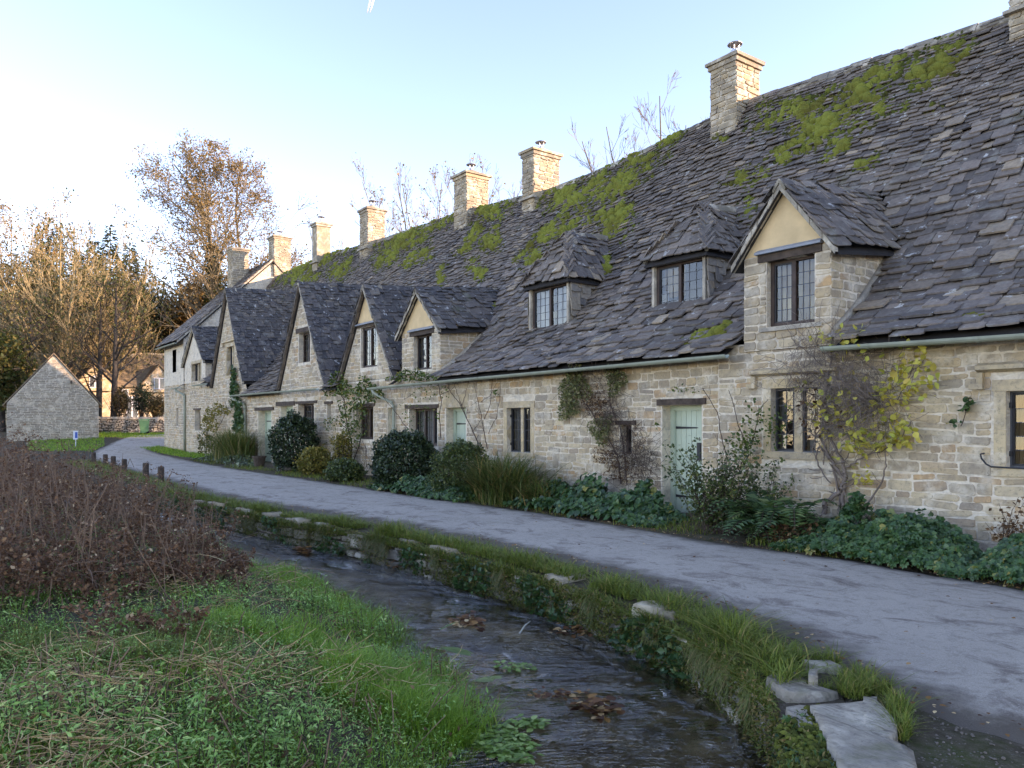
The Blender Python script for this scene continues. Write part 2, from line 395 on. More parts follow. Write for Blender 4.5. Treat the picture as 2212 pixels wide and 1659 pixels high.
m, nt, out = new_mat('asphalt'); t = NT(nt); p = t.pos()
sep = t.n('ShaderNodeMapping', {'Vector': p, 'Scale': (0.75, 1.1, 1)}).outputs[0]
c = t.ramp(t.noise(0.9, 6, 0.62, sep, 0.4), [(0.30, (0.46, 0.400, 0.330)), (0.5, (0.53, 0.463, 0.385)), (0.7, (0.58, 0.51, 0.425))])
c = t.mix(t.ramp(t.noise(2.2, 7, 0.72, sep, 0.8), [(0.52, 0.0), (0.64, 0.85)]), c, (0.22, 0.175, 0.145))
c = t.mix(t.ramp(t.noise(11, 6, .75, p), [(.38, .4), (.50, 0.0)]), c, (.26, .215, .175))
c = t.mix(t.ramp(t.noise(150, 3, 0.7, p), [(0.34, 0.6), (0.5, 0.0)]), c, (0.16, 0.14, 0.12))
c = t.mix(t.ramp(t.noise(60, 4, 0.75, p), [(0.56, 0.0), (0.66, 0.7)]), c, (0.62, 0.56, 0.50))
edge = t.n('ShaderNodeAttribute', attribute_name='rnd').outputs['Fac']
dirt = t.ramp(t.math('ADD', edge, t.math('MULTIPLY', t.math('SUBTRACT', t.noise(2.6, 6, 0.7, p), 0.5), 1.1)), [(0.45, 0.0), (0.85, 0.9)])
c = t.mix(dirt, c, (0.13, 0.105, 0.082))
t.principled(out, c, 0.9, t.bump(t.math('ADD', t.noise(120, 3, 0.7, p), t.math('MULTIPLY', t.noise(7, 5, 0.6, p), 1.5)), 0.9, 0.02), 0.18); MATS['asphalt'] = m
lx = np.concatenate([np.arange(3.5, -26, -0.16), np.arange(-26, -57.6, -0.5)])
V = []; ed = []; NL = 26
for x in lx:
    a, b = float(y_near(x)), float(y_far(x))
    a += 0.09 * nz(x * 1.7, 3.0) + 0.06 * nz(x * 5, 9.0) + .03 * nz(x * 13, 2.0); b += 0.10 * nz(x * 1.1, 7.0) + 0.05 * nz(x * 4.3, 1.0)
    for k in range(NL + 1):
        f = k / NL; y = a + (b - a) * f
        z = float(h_ramp(-CA * x + SA * y)) + 0.012 + 0.03 * math.sin(math.pi * f) + 0.010 * nz(x * 0.8, y * 0.8, 5) - (0.05 if k in (0, NL) else 0)
        V.append((x, y, z)); ed.append(max(0.0, 1 - min(f, 1 - f) * (b - a) / 0.75))
ii, jj = np.meshgrid(np.arange(len(lx) - 1), np.arange(NL), indexing='ij')
o = bpy.data.objects.new('lane', np_mesh('lane', V, [gridF(ii, jj, NL + 1)[:, ::-1]], MATS['asphalt'], ed, True)); link(o); tag(o, kind='structure')

# water over a gravel bed
m, nt, out = new_mat('gravel_bed'); t = NT(nt); p = t.pos()
c = t.ramp(t.noise(3, 6, 0.7, p, 0.5), [(0.35, (0.24, 0.175, 0.10)), (0.55, (0.46, 0.35, 0.21)), (0.72, (0.60, 0.47, 0.30))])
c = t.mix(t.ramp(t.noise(45, 4, 0.7, p), [(0.58, 0.0), (0.68, 0.7)]), c, (0.23, 0.20, 0.155))
t.principled(out, c, 0.8, t.bump(t.noise(40, 5, 0.7, p), 0.8, 0.03), 0.2); MATS['gravel_bed'] = m
sxs = np.arange(-24, 3.2, 0.15); NS = 14
V = []; Vw = []
for x in sxs:
    a, b = float(y_bank(x)) - 0.5, float(y_wall(x)) + 0.05
    for k in range(NS + 1):
        y = a + (b - a) * k / NS
        V.append((x, y, max(-0.66, float(ground_z(x, y)) + 0.02) if WATER - 0.02 > float(ground_z(x, y)) else WATER - 0.1))
ii, jj = np.meshgrid(np.arange(len(sxs) - 1), np.arange(NS), indexing='ij')
o = bpy.data.objects.new('stream_bed', np_mesh('stream_bed', V, [gridF(ii, jj, NS + 1)], MATS['gravel_bed'], smooth=True)); link(o); tag(o, kind='structure')
m, nt, out = new_mat('water'); t = NT(nt); p = t.pos()
mp = t.n('ShaderNodeMapping', {'Vector': t.n('ShaderNodeMapping', {'Vector': p, 'Rotation': (0, 0, R(-62))}).outputs[0], 'Scale': (0.75, 2.6, 1)}).outputs[0]
flow = t.ramp(t.noise(0.75, 3, 0.6, p, 0.4), [(0.40, 0.06), (0.60, 1.0)])
h = t.math('MULTIPLY', t.math('ADD', t.noise(6.5, 2, 0.5, mp, 0.7), t.math('MULTIPLY', t.noise(19, 2, 0.5, mp, 0.4), 0.28)), flow)
nrm = t.bump(h, 1.0, 0.4)
fr = t.n('ShaderNodeFresnel', {'IOR': 1.45, 'Normal': nrm}).outputs[0]
gl = t.n('ShaderNodeBsdfGlossy', {'Color': (1, 1, 1, 1), 'Roughness': 0.012, 'Normal': nrm})
tr = t.n('ShaderNodeBsdfTransparent', {'Color': (0.92, 0.88, 0.78, 1)})
mx = t.n('ShaderNodeMixShader', {0: t.math('ADD', t.math('MULTIPLY', fr, 2.2), 0.0, True), 1: tr.outputs[0], 2: gl.outputs[0]})
nt.links.new(mx.outputs[0], out.inputs[0]); MATS['water'] = m
sx2 = np.arange(-24, 3.2, 0.055); NW = 46; V = []
for x in sx2:
    a, b = float(y_bank(x)) - 0.45, float(y_wall(x)) + 0.02
    yy = a + (b - a) * np.arange(NW + 1) / NW
    fl = 0.5 + 0.5 * math.sin(x * 0.9)
    zz = WATER + np.array([0.008 * nz(x * 5.5 + float(v), float(v) * 2.2, 3.0) + 0.006 * nz(x * 11, float(v) * 4.5, 7.0) for v in yy]) * (.45 + .55 * np.clip(.5 + 1.6 * np.array([nz(x * .55, float(v) * .8, 21.0) for v in yy]), 0, 1))
    V += [(x, y, z) for y, z in zip(yy, zz)]
ii, jj = np.meshgrid(np.arange(len(sx2) - 1), np.arange(NW), indexing='ij')
o = bpy.data.objects.new('stream', np_mesh('stream', V, [gridF(ii, jj, NW + 1)], MATS['water'], smooth=True)); link(o); tag(o, kind='structure')
# ------------------------------------------------------------------ pieces: slates and rubble stones
def variants(kind, n, rng):
    """small irregular outlines, with their n-gon face and side quads"""
    out_ = []
    for i in range(n):
        if kind == 'slate':
            j = lambda s: rng.uniform(-s, s)
            a = [(-0.495, 0.07 + j(.06)), (-0.36 + j(.07), .01 + j(.03)), (0.05 + j(.2), j(.035)), (0.36 + j(.07), .01 + j(.03)), (0.495, 0.07 + j(.06)), (0.49, 1.0), (-0.49, 1.0)]
            V = [(x, y, 0) for x, y in a] + [(x * 0.985, y + 0.01 if y < .5 else y, 1.0 if y > .5 else 0.85 + j(.15)) for x, y in a]
            top = np.array([[7, 8, 9, 10, 11, 12, 13]]); side = np.array([[k, k + 1, k + 8, k + 7] for k in range(5)] + [[6, 0, 7, 13]])
        else:
            m_ = 10; V0 = []; V1 = []; tl = rng.uniform(-.06, .06); cn = [rng.uniform(.03, .16) for _ in range(4)]; cz_ = [rng.uniform(.05, .28) for _ in range(4)]
            ring = [(.5, -.5 + cz_[0]), (.5, .5 - cz_[1]), (.5 - cn[1], .5), (rng.uniform(-.1, .1), .5 - rng.uniform(0, .07)), (-.5 + cn[2], .5), (-.5, .5 - cz_[2]), (-.5, -.5 + cz_[3]), (-.5 + cn[3], -.5), (rng.uniform(-.1, .1), -.5 + rng.uniform(0, .07)), (.5 - cn[0], -.5)]
            for cx_, cy_ in ring:
                cx_ += tl * cy_; f_ = rng.uniform(0.90, 0.97); V0.append((cx_, 0.6, cy_)); V1.append((cx_ * f_, -1.0 + rng.uniform(-.3, .5), cy_ * f_))
            V = V0 + V1
            top = np.array([list(range(2 * m_ - 1, m_ - 1, -1))]); side = np.array([[(k + 1) % m_, k, m_ + k, m_ + (k + 1) % m_] for k in range(m_)])
        out_.append((np.array(V, float), top, side))
    return out_
SLATE = variants('slate', 12, random.Random(3)); STONE = variants('stone', 14, random.Random(5))
MESH_CACHE = {}
def piece_mesh(kind, v, mat):
    key = (kind, v, mat)
    if key not in MESH_CACHE:
        Vv, tp, sd = (SLATE if kind == 'slate' else STONE)[v]
        MESH_CACHE[key] = np_mesh(kind, Vv, [tp, sd], MATS[mat], np.full(len(Vv), random.random()))
    return MESH_CACHE[key]
def in_frame(p):
    if depth_of(p) < 1: return False
    x, y = pix(p); return -20 < x < 2232 and -20 < y < 1680
def emit(kind, items, mat, parent, limit, name, stuff_name):
    """items: (M 3x3, pos, variant, size). The largest in view become parts of their own, the rest one mesh of stuff"""
    if not items: return
    sc_ = [(it[3] / max(depth_of(it[1]), 1) ** 2 if in_frame(it[1]) else 0.0) for it in items]
    order = sorted(range(len(items)), key=lambda i: -sc_[i])
    single = [i for i in order[:limit] if sc_[i] > 0]
    off = Vector((0, 0, 0)); q_ = parent
    while q_ is not None: off += q_.location; q_ = q_.parent
    for i in single:
        M, p_, v, _ = items[i]
        o = bpy.data.objects.new(name, piece_mesh(kind, v, mat)); COL.objects.link(o); o.parent = parent
        mw = Matrix([[M[r_][c_] for c_ in range(3)] + [p_[r_] - off[r_]] for r_ in range(3)] + [[0, 0, 0, 1]])
        o.matrix_basis = mw
    rest = set(range(len(items))) - set(single)
    Vs, Tp, Sd, Rn = [], [], [], []; base = 0
    protos = SLATE if kind == 'slate' else STONE
    for v in range(len(protos)):
        sel = [i for i in rest if items[i][2] == v]
        if not sel: continue
        M = np.array([items[i][0] for i in sel], float); P_ = np.array([items[i][1] for i in sel], float) - np.array(off)
        pv, tp, sd = protos[v]
        V_, F1 = inst(pv, tp, P_, M); _, F2 = inst(pv, sd, P_, M)
        Vs.append(V_); Tp.append(F1 + base); Sd.append(F2 + base); base += len(V_)
        Rn.append(np.repeat(RNG.uniform(0, 1, len(sel)), len(pv)))
    if Vs:
        me = np_mesh(stuff_name, np.concatenate(Vs), [np.concatenate(Tp), np.concatenate(Sd)], MATS[mat], np.concatenate(Rn))
        o = bpy.data.objects.new(stuff_name, me); link(o, parent); tag(o, kind='stuff')
def slate_item(p, E, U, N, w, ln, th, expo):
    rot = random.gauss(0, 0.016); c_, s_ = math.cos(rot), math.sin(rot)
    E2 = E * c_ + U * s_; U2 = U * c_ - E * s_
    lift = th * random.uniform(2.8, 3.6) + (0.012 if random.random() < .06 else 0)
    Y = U2 * ln - N * (lift * ln / (expo * 2.0)) * 0.9
    q_ = p + N * (lift + random.uniform(-.004, .006))
    M = [[E2[i] * w, Y[i], N[i] * th] for i in range(3)]
    return (M, (q_.x, q_.y, q_.z), random.randrange(12), w * expo)
def lay_plane(O, E, U, L, e0, e1, skip=None, expo=(0.22, 0.14), wb=(0.30, 0.22), th=0.022):
    """courses of slates on a plane: O at the foot, E along the eave, U up the slope"""
    E = Vector(E).normalized(); U = Vector(U).normalized(); N = E.cross(U).normalized()
    u = 0.0; items = []
    while u < L - 0.03:
        f = u / L; ex = expo[0] + (expo[1] - expo[0]) * f; w0 = wb[0] + (wb[1] - wb[0]) * f
        a, b = e0(u), e1(u); x = a - random.uniform(0, 0.5) * w0 * 0.3
        while x < b - 0.04:
            w = w0 * random.uniform(0.65, 1.4)
            if x + w > b + 0.05: w = max(0.08, b + 0.02 - x)
            p = O + E * (x + w / 2) + U * (u + random.gauss(0, 0.010)) + N * (0.012 * nz(x * 1.1, u * 1.1, O.x))
            if skip is None or not skip(p): items.append(slate_item(p, E, U, N, w * 0.985, min(ex * 2.1, L - u + 0.06), th * random.uniform(.8, 1.3), ex))
            x += w
        u += ex
    return items
def free_spans(a, b, holes, z0, z1):
    sp = [(a, b)]
    for (h0, h1, g0, g1) in holes:
        if g1 <= z0 + .01 or g0 >= z1 - .01: continue
        sp = [q for s0, s1 in sp for q in ((s0, min(s1, h0)), (max(s0, h1), s1)) if q[1] - q[0] > .03]
    return sp
def lay_stones(to_world, a_fn, b_fn, z0, z1, holes, rh=(0.065, 0.175), rw=(0.12, 0.42), proud=(0.005, 0.014), joint=0.011, warp=0.03, skip=None, seed=0.0):
    """coursed rubble between z0 and z1; to_world(e, z) gives point, along, out, up"""
    z = z0; items = []
    while z < z1 - 0.03:
        h = random.uniform(*rh)
        if z + h > z1: h = z1 - z
        for s0, s1 in free_spans(max(a_fn(z), a_fn(z + h)), min(b_fn(z), b_fn(z + h)), holes, z, z + h):
            x = s0
            while x < s1 - 0.02:
                w = random.uniform(*rw) * (0.75 + h * 3)
                if x + w > s1 - rw[0] * .6: w = s1 - x
                wz = warp * nz((x + w / 2) * 0.7 + seed, z * 0.8, 2.0)
                sp2 = [(z, h)]
                if h > 0.15 and random.random() < .3: sp2 = [(z, h * .5), (z + h * .5, h * .5)]
                for zz, hh in sp2:
                    p, E, Nn, U = to_world(x + w / 2, zz + hh / 2 + wz)
                    if skip and skip(p): continue
                    rot = random.gauss(0, 0.055); c_, s_ = math.cos(rot), math.sin(rot)
                    E2 = E * c_ + U * s_; U2 = U * c_ - E * s_; d = random.uniform(*proud)
                    jt = joint * random.uniform(.5, 1.9); M = [[E2[i] * (w - jt), -Nn[i] * d, U2[i] * (hh - jt)] for i in range(3)]; p = p + U * random.uniform(-.012, .012) * (warp > .02)
                    items.append((M, (p.x, p.y, p.z), random.randrange(14), w * hh))
                x += w
        z += h
    return items
WALL_Y = 10.0
def on_front(y=WALL_Y):
    return lambda e, z: (Vector((e, y, z)), Vector((1, 0, 0)), Vector((0, -1, 0)), Vector((0, 0, 1)))

# ------------------------------------------------------------------ the main roof of the row
ridge_z = itp([(12, 8.5), (-3, 8.55), (-6, 8.6), (-7.75, 8.74), (-10.5, 8.9), (-12.3, 8.8), (-13.9, 8.66), (-17.4, 8.56), (-19.2, 8.7), (-23.2, 9.0), (-27.8, 9.13), (-30.8, 9.3), (-33.7, 9.5), (-42, 9.5)])
eave_z = itp([(-35.9, 2.66), (-36.3, 3.42), (-50, 3.42), (20, 2.66)])
PS = np.array([-0.30, 0.2, 0.74, 1.42, 2.34, 3.5, 4.7]); PZ = np.array([2.66, 2.98, 3.39, 4.06, 5.22, 6.93, 8.9])
SS = np.linspace(-0.3, 4.7, 201); ZZ = np.interp(SS, PS, PZ)
ARC = np.concatenate([[0], np.cumsum(np.hypot(np.diff(SS), np.diff(ZZ)))]); ROOF_L = ARC[-1]
def s_of(u): return float(np.interp(u, ARC, SS))
def main_z(x, s):
    e = float(eave_z(x)); k = (float(np.interp(s, SS, ZZ)) - 2.66) / 6.24
    return e + k * (float(ridge_z(x)) - e) + 0.035 * nz(x * 0.45, s * 0.6, 11.0) * (1 if 0.1 < k < 0.97 else .3)
def main_pt(x, u):
    s = s_of(u); return Vector((x, WALL_Y + s, main_z(x, s)))

class Gable:
    """a gabled or cheeked roof standing on the front wall: apex (xc, za) at the front, k the slope, hw half width at its eave"""
    def __init__(s, xc, za, k, hw, y0=WALL_Y, rise=0.06, over=0.14, cheeks=False):
        s.xc, s.za, s.k, s.hw, s.y0, s.rise, s.over, s.cheeks = xc, za, k, hw, y0, rise, over, cheeks
    def z(s, x, y): return s.za + s.rise * (y - s.y0) - s.k * abs(x - s.xc)
    def covers(s, p, tol=0.06):
        if abs(p.x - s.xc) > s.hw: return False
        return p.y > s.y0 - 0.5 and p.z < s.z(p.x, p.y) - tol
G0 = Gable(-39.45, 6.22, 0.86, 1.95, cheeks=True)
G1 = Gable(-33.95, 7.33, 1.74, 2.35)
G2 = Gable(-25.5, 6.35, 1.64, 2.15)
G3 = Gable(-20.5, 5.57, 1.50, 1.80)
D4 = Gable(-17.42, 5.05, 1.02, 1.06, rise=0.10, cheeks=True)
D7 = Gable(-6.66, 5.12, 1.26, 0.80, y0=9.96, rise=0.11, cheeks=True)
class Hip:
    """a hipped dormer standing on the slope"""
    def __init__(s, x0, x1, ze, zs, xa, ya, za): s.x0, s.x1, s.ze, s.zs, s.xa, s.ya, s.za, s.y0 = x0, x1, ze, zs, xa, ya, za, 11.1
    def covers(s, p, tol=0.05):
        if not (s.x0 < p.x < s.x1 and p.y > s.y0): return False
        k = (s.za - s.ze) / (s.x1 - s.xa + 0.12)
        zt_ = min(s.ze + k * (min(p.x - s.x0, s.x1 - p.x) + 0.12), s.ze + (s.za - s.ze) * (p.y - s.y0 + .15) / (s.ya - s.y0 + .15), s.za)
        return p.z < zt_ - tol
H5 = Hip(-14.20, -12.82, 4.76, 3.74, -13.47, 11.65, 5.97)
H6 = Hip(-10.32, -9.06, 4.68, 3.70, -9.68, 11.79, 5.78)
ROOFS = [G0, G1, G2, G3, D4, D7, H5, H6]
def hidden(p): return any(g.covers(p) for g in ROOFS)
def inside_main(p):
    s = p.y - WALL_Y
    return -0.3 <= s <= 4.7 and p.z < main_z(p.x, s) - 0.05
# ------------------------------------------------------------------ builders for cottage parts
def wall_face(mb, y, zb, xl, xr, holes, out=-1):
    """a front face split into bands round its openings, with reveals 0.34 deep; xl, xr are functions of z"""
    zs = sorted(set([zb[0], zb[-1]] + list(zb) + [h[2] for h in holes] + [h[3] for h in holes]))
    zs = [z for z in zs if zb[0] - 1e-6 <= z <= zb[-1] + 1e-6]
    for a, b in zip(zs[:-1], zs[1:]):
        if b - a < 1e-4: continue
        cuts = sorted([(h[0], h[1]) for h in holes if h[2] <= a + 1e-5 and h[3] >= b - 1e-5])
        L0, L1 = xl(a), xl(b)
        for c0, c1 in cuts:
            mb.quad((L0, y, a), (c0, y, a), (c0, y, b), (L1, y, b)); L0 = L1 = c1
        mb.quad((L0, y, a), (xr(a), y, a), (xr(b), y, b), (L1, y, b))
    for (x0, x1, z0, z1) in holes:
        d = y + 0.34
        mb.quad((x0, y, z0), (x0, d, z0), (x0, d, z1), (x0, y, z1)); mb.quad((x1, d, z0), (x1, y, z0), (x1, y, z1), (x1, d, z1))
        mb.quad((x0, y, z1), (x0, d, z1), (x1, d, z1), (x1, y, z1)); mb.quad((x0, d, z0), (x0, y, z0), (x1, y, z0), (x1, d, z0))
PANE = np_mesh('pane', [(-.5, 0, -.5), (.5, 0, -.5), (.5, 0, .5), (-.5, 0, .5)], [np.array([[0, 1, 2, 3]])], MATS['glass'])
def window(parent, x0, x1, z0, z1, yf, lights=2, cols=3, rows=5, fr='brown_frame', fw=0.05, mull=0.05, inner=None, casement=(0,), sill=None, hinges=False):
    """frame and mullions; panes, leading, casement, sill and curtain are pieces of the window"""
    mb = MB(); d = 0.07
    mb.box(x0, x0 + fw, yf, yf + d, z0, z1); mb.box(x1 - fw, x1, yf, yf + d, z0, z1)
    mb.box(x0 + fw, x1 - fw, yf + .002, yf + d - .002, z0, z0 + fw); mb.box(x0 + fw, x1 - fw, yf + .002, yf + d - .002, z1 - fw, z1)
    lw = (x1 - x0 - 2 * fw - mull * (lights - 1)) / lights
    for k in range(1, lights):
        xm = x0 + fw + lw * k + mull * (k - 1); mb.box(xm, xm + mull, yf - .004, yf + d, z0 + fw, z1 - fw)
    win = mb.build('window', MATS[fr], parent, org=((x0 + x1) / 2, yf, z0))
    off = win.location + parent.location
    lead = MB()
    for k in range(lights):
        a = x0 + fw + (lw + mull) * k; b = a + lw; c0, c1 = z0 + fw, z1 - fw; yp = yf + 0.035
        if k in casement:
            cs = MB(); cw = 0.022
            cs.box(a, a + cw, yf + .012, yf + .04, c0, c1); cs.box(b - cw, b, yf + .012, yf + .04, c0, c1)
            cs.box(a + cw, b - cw, yf + .013, yf + .039, c0, c0 + cw); cs.box(a + cw, b - cw, yf + .013, yf + .039, c1 - cw, c1)
            cs.build('casement', MATS['iron'], win, org=(a, yf, c0)); a += cw; b -= cw; c0 += cw; c1 -= cw
        pw, ph = (b - a) / cols, (c1 - c0) / rows
        for i in range(cols):
            for j in range(rows):
                o = bpy.data.objects.new('pane', PANE); COL.objects.link(o); o.parent = win
                o.location = Vector((a + pw * (i + .5), yp, c0 + ph * (j + .5))) - off
                o.scale = (pw, 1, ph); o.rotation_euler = (random.gauss(0, 0.012), 0, random.gauss(0, 0.015))
        for i in range(1, cols): lead.box(a + pw * i - .005, a + pw * i + .005, yp - .007, yp + .004, c0, c1)
        for j in range(1, rows): lead.box(a, b, yp - .006, yp + .003, c0 + ph * j - .005, c0 + ph * j + .005)
    lead.build('leading', MATS['leading'], win, org=(x0, yf, z0))
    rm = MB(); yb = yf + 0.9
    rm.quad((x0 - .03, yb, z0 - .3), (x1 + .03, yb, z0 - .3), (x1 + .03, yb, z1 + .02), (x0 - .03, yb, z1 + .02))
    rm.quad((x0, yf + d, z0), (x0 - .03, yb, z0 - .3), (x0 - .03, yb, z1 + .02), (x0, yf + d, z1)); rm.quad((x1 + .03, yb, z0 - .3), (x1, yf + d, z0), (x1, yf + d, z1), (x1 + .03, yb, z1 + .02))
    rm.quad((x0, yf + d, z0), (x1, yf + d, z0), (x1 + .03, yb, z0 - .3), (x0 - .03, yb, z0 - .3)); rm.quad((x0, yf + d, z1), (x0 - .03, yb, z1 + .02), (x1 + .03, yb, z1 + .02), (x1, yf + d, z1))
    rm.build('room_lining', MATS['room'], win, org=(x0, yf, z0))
    for (cmat, f0, f1, g0, g1) in (inner or []):
        cu = MB(); n = 26; a, b = x0 + (x1 - x0) * f0, x0 + (x1 - x0) * f1; c0, c1 = z0 + (z1 - z0) * g0, z0 + (z1 - z0) * g1
        P_ = [(a + (b - a) * i / n, yf + .17 + .022 * math.sin(i * 1.9) + .01 * math.sin(i * .7)) for i in range(n + 1)]
        for (xa, ya), (xb_, yb_) in zip(P_[:-1], P_[1:]): cu.quad((xa, ya, c0), (xb_, yb_, c0), (xb_, yb_, c1), (xa, ya, c1))
        cu.build('curtain' if cmat == 'curtain' else 'blind', MATS[cmat], win, org=(a, yf, c0))
    if sill:
        sl = MB(); sl.box(x0 - .05, x1 + .05, yf - sill[1], yf + .05, z0 - sill[2], z0, 0.004)
        sl.build('sill', MATS[sill[0]], win, org=(x0, yf, z0))
    if hinges:
        for hz in (z0 + (z1 - z0) * .18, z0 + (z1 - z0) * .82):
            hb = MB(); hb.box(x0 - .035, x0 + .03, yf - .03, yf + .01, hz - .03, hz + .03, .003)
            hb.build('hinge', MATS['iron'], win, org=(x0, yf, hz))
    return win
def surround(parent, x0, x1, z0, z1, w=0.11, y=WALL_Y, proud=0.012, top=0.14, sillh=0.1, mull=()):
    """dressed stone round an opening, each stone a part"""
    def st(a, b, c, d, p=proud):
        mb = MB(); mb.box(a, b, y - p, y + 0.30, c, d, 0.003); mb.build('dressed_stone', MATS['ashlar'], parent, org=(a, y, c))
    for (a, b) in ((x0 - w, x0), (x1, x1 + w)):
        n = max(2, int((z1 - z0) / 0.42)); zz = [z0 + (z1 - z0) * i / n + (random.uniform(-.04, .04) if 0 < i < n else 0) for i in range(n + 1)]
        for i in range(n): st(a, b, zz[i] + .003, zz[i + 1] - .003, proud + random.uniform(-.003, .003))
    st(x0 - w - .02, x1 + w + .02, z1 + .002, z1 + top, proud + .004)
    if sillh: st(x0 - w - .02, x1 + w + .02, z0 - sillh, z0 - .002, proud + .03)
    for (a, b) in mull: st(a, b, z0, z1, -0.09)
def hood(parent, x0, x1, z, drop=0.2, y=WALL_Y, mat='ashlar'):
    mb = MB()
    mb.prism([(x0, y, z + .09), (x0, y - .11, z + .05), (x0, y - .11, z + .0), (x0, y - .03, z - .03), (x0, y, z - .03)], (x1 - x0, 0, 0))
    for a, s in ((x0, 1), (x1, -1)):
        mb.box(min(a, a + s * .07), max(a, a + s * .07), y - .075, y, z - drop, z - .031); mb.box(min(a - s * .08, a + s * .072), max(a - s * .08, a + s * .072), y - .085, y, z - drop - .07, z - drop - .002)
    mb.build('hood_mould', MATS[mat], parent, org=(x0, y, z))
def beam(parent, x0, x1, z0, z1, y=WALL_Y, proud=0.035, name='lintel', mat='oak'):
    mb = MB(); n = 6; rows = []
    for k in range(n + 1):
        x = x0 + (x1 - x0) * k / n; a = 0.012 * nz(x * 4, z0, 1); b = 0.012 * nz(x * 4, z0, 9)
        rows.append([(x, y - proud + .006 * nz(x * 9, 2), z0 + a), (x, y + .12, z0 + a), (x, y + .12, z1 + b), (x, y - proud, z1 + b)])
    V = [v for r_ in rows for v in r_]; F = [(0, 1, 2, 3), tuple(4 * n + i for i in (3, 2, 1, 0))]
    for k in range(n):
        for i in range(4): F.append((4 * k + i, 4 * k + 4 + i, 4 * k + 4 + (i + 1) % 4, 4 * k + (i + 1) % 4))
    mb.add(V, F); return mb.build(name, MATS[mat], parent, org=(x0, y, z0))
def door(parent, x0, x1, z0, z1, y=WALL_Y + 0.24, number=None, knocker=True):
    fw = 0.075; fr_ = MB()
    fr_.box(x0, x0 + fw, y - .03, y + .07, z0, z1); fr_.box(x1 - fw, x1, y - .03, y + .07, z0, z1); fr_.box(x0 + fw, x1 - fw, y - .029, y + .069, z1 - fw, z1)
    fr_.box(x0 + fw, x0 + fw + .018, y - .012, y + .03, z0, z1 - fw); fr_.box(x1 - fw - .018, x1 - fw, y - .012, y + .03, z0, z1 - fw)
    fr_.box(x0 + fw + .018, x1 - fw - .018, y - .011, y + .029, z1 - fw - .018, z1 - fw)
    d = fr_.build('door', MATS['sage_paint'], parent, org=((x0 + x1) / 2, y, z0))
    a, b = x0 + fw + .02, x1 - fw - .02; n = 6; w = (b - a) / n
    for k in range(n):
        pl = MB(); e = .0035
        pl.box(a + w * k + e, a + w * (k + 1) - e, y + .012 + random.uniform(-.001, .001), y + .05, z0 + .02, z1 - fw - .02)
        pl.build('plank', MATS['sage_paint'], d, org=(a + w * k, y, z0))
    bk = MB(); bk.box(a - .018, b + .018, y + .052, y + .09, z0, z1 - fw); bk.build('door_core', MATS['room'], d, org=(a, y, z0))
    for hz in (z0 + (z1 - z0) * .18, z0 + (z1 - z0) * .80):
        h = MB(); h.prism([(a, y + .004, hz - .022), (a + (b - a) * .68, y + .004, hz - .012), (a + (b - a) * .74, y + .004, hz), (a + (b - a) * .68, y + .004, hz + .012), (a, y + .004, hz + .022)], (0, .01, 0))
        h.build('strap_hinge', MATS['iron'], d, org=(a, y, hz))
    lp = MB(); xl_ = b - (b - a) * .30; zl_ = z0 + (z1 - z0) * .60
    lp.box(xl_, xl_ + .085, y - .006, y + .011, zl_ - .17, zl_ + .13); lp.box(xl_ + .015, xl_ + .07, y - .014, y - .0065, zl_ - .12, zl_ + .10)
    lp.build('letter_plate', MATS['iron'], d, org=(xl_, y, zl_))
    hd = MB(); hd.tube([(b - .05, y - .03, z0 + .92), (b - .05, y - .045, z0 + .97), (b - .05, y - .03, z0 + 1.03)], .011, 6); hd.box(b - .065, b - .035, y - .028, y + .011, z0 + .90, z0 + 1.05)
    hd.build('handle', MATS['iron'], d, org=(b, y, z0 + .9))
    if number:
        cu = bpy.data.curves.new('number', 'FONT'); cu.body = number; cu.size = .085; cu.extrude = .004; cu.align_x = 'CENTER'
        tmp = bpy.data.objects.new('number', cu); COL.objects.link(tmp)
        me = bpy.data.meshes.new_from_object(tmp.evaluated_get(bpy.context.evaluated_depsgraph_get()))
        bpy.data.objects.remove(tmp); me.materials.clear(); me.materials.append(MATS['iron'])
        o = bpy.data.objects.new('number', me); COL.objects.link(o); o.rotation_euler = (R(90), 0, 0)
        o.location = (xl_ + .045, y + .006, zl_ + .165); o.parent = d; o.location -= d.location + parent.location
    st = MB(); st.box(x0 - .12, x1 + .12, WALL_Y - .32, y + .03, z0 - .16, z0 - .004, .008); st.build('step', MATS['weathered'], parent, org=(x0, WALL_Y, z0))
    return d
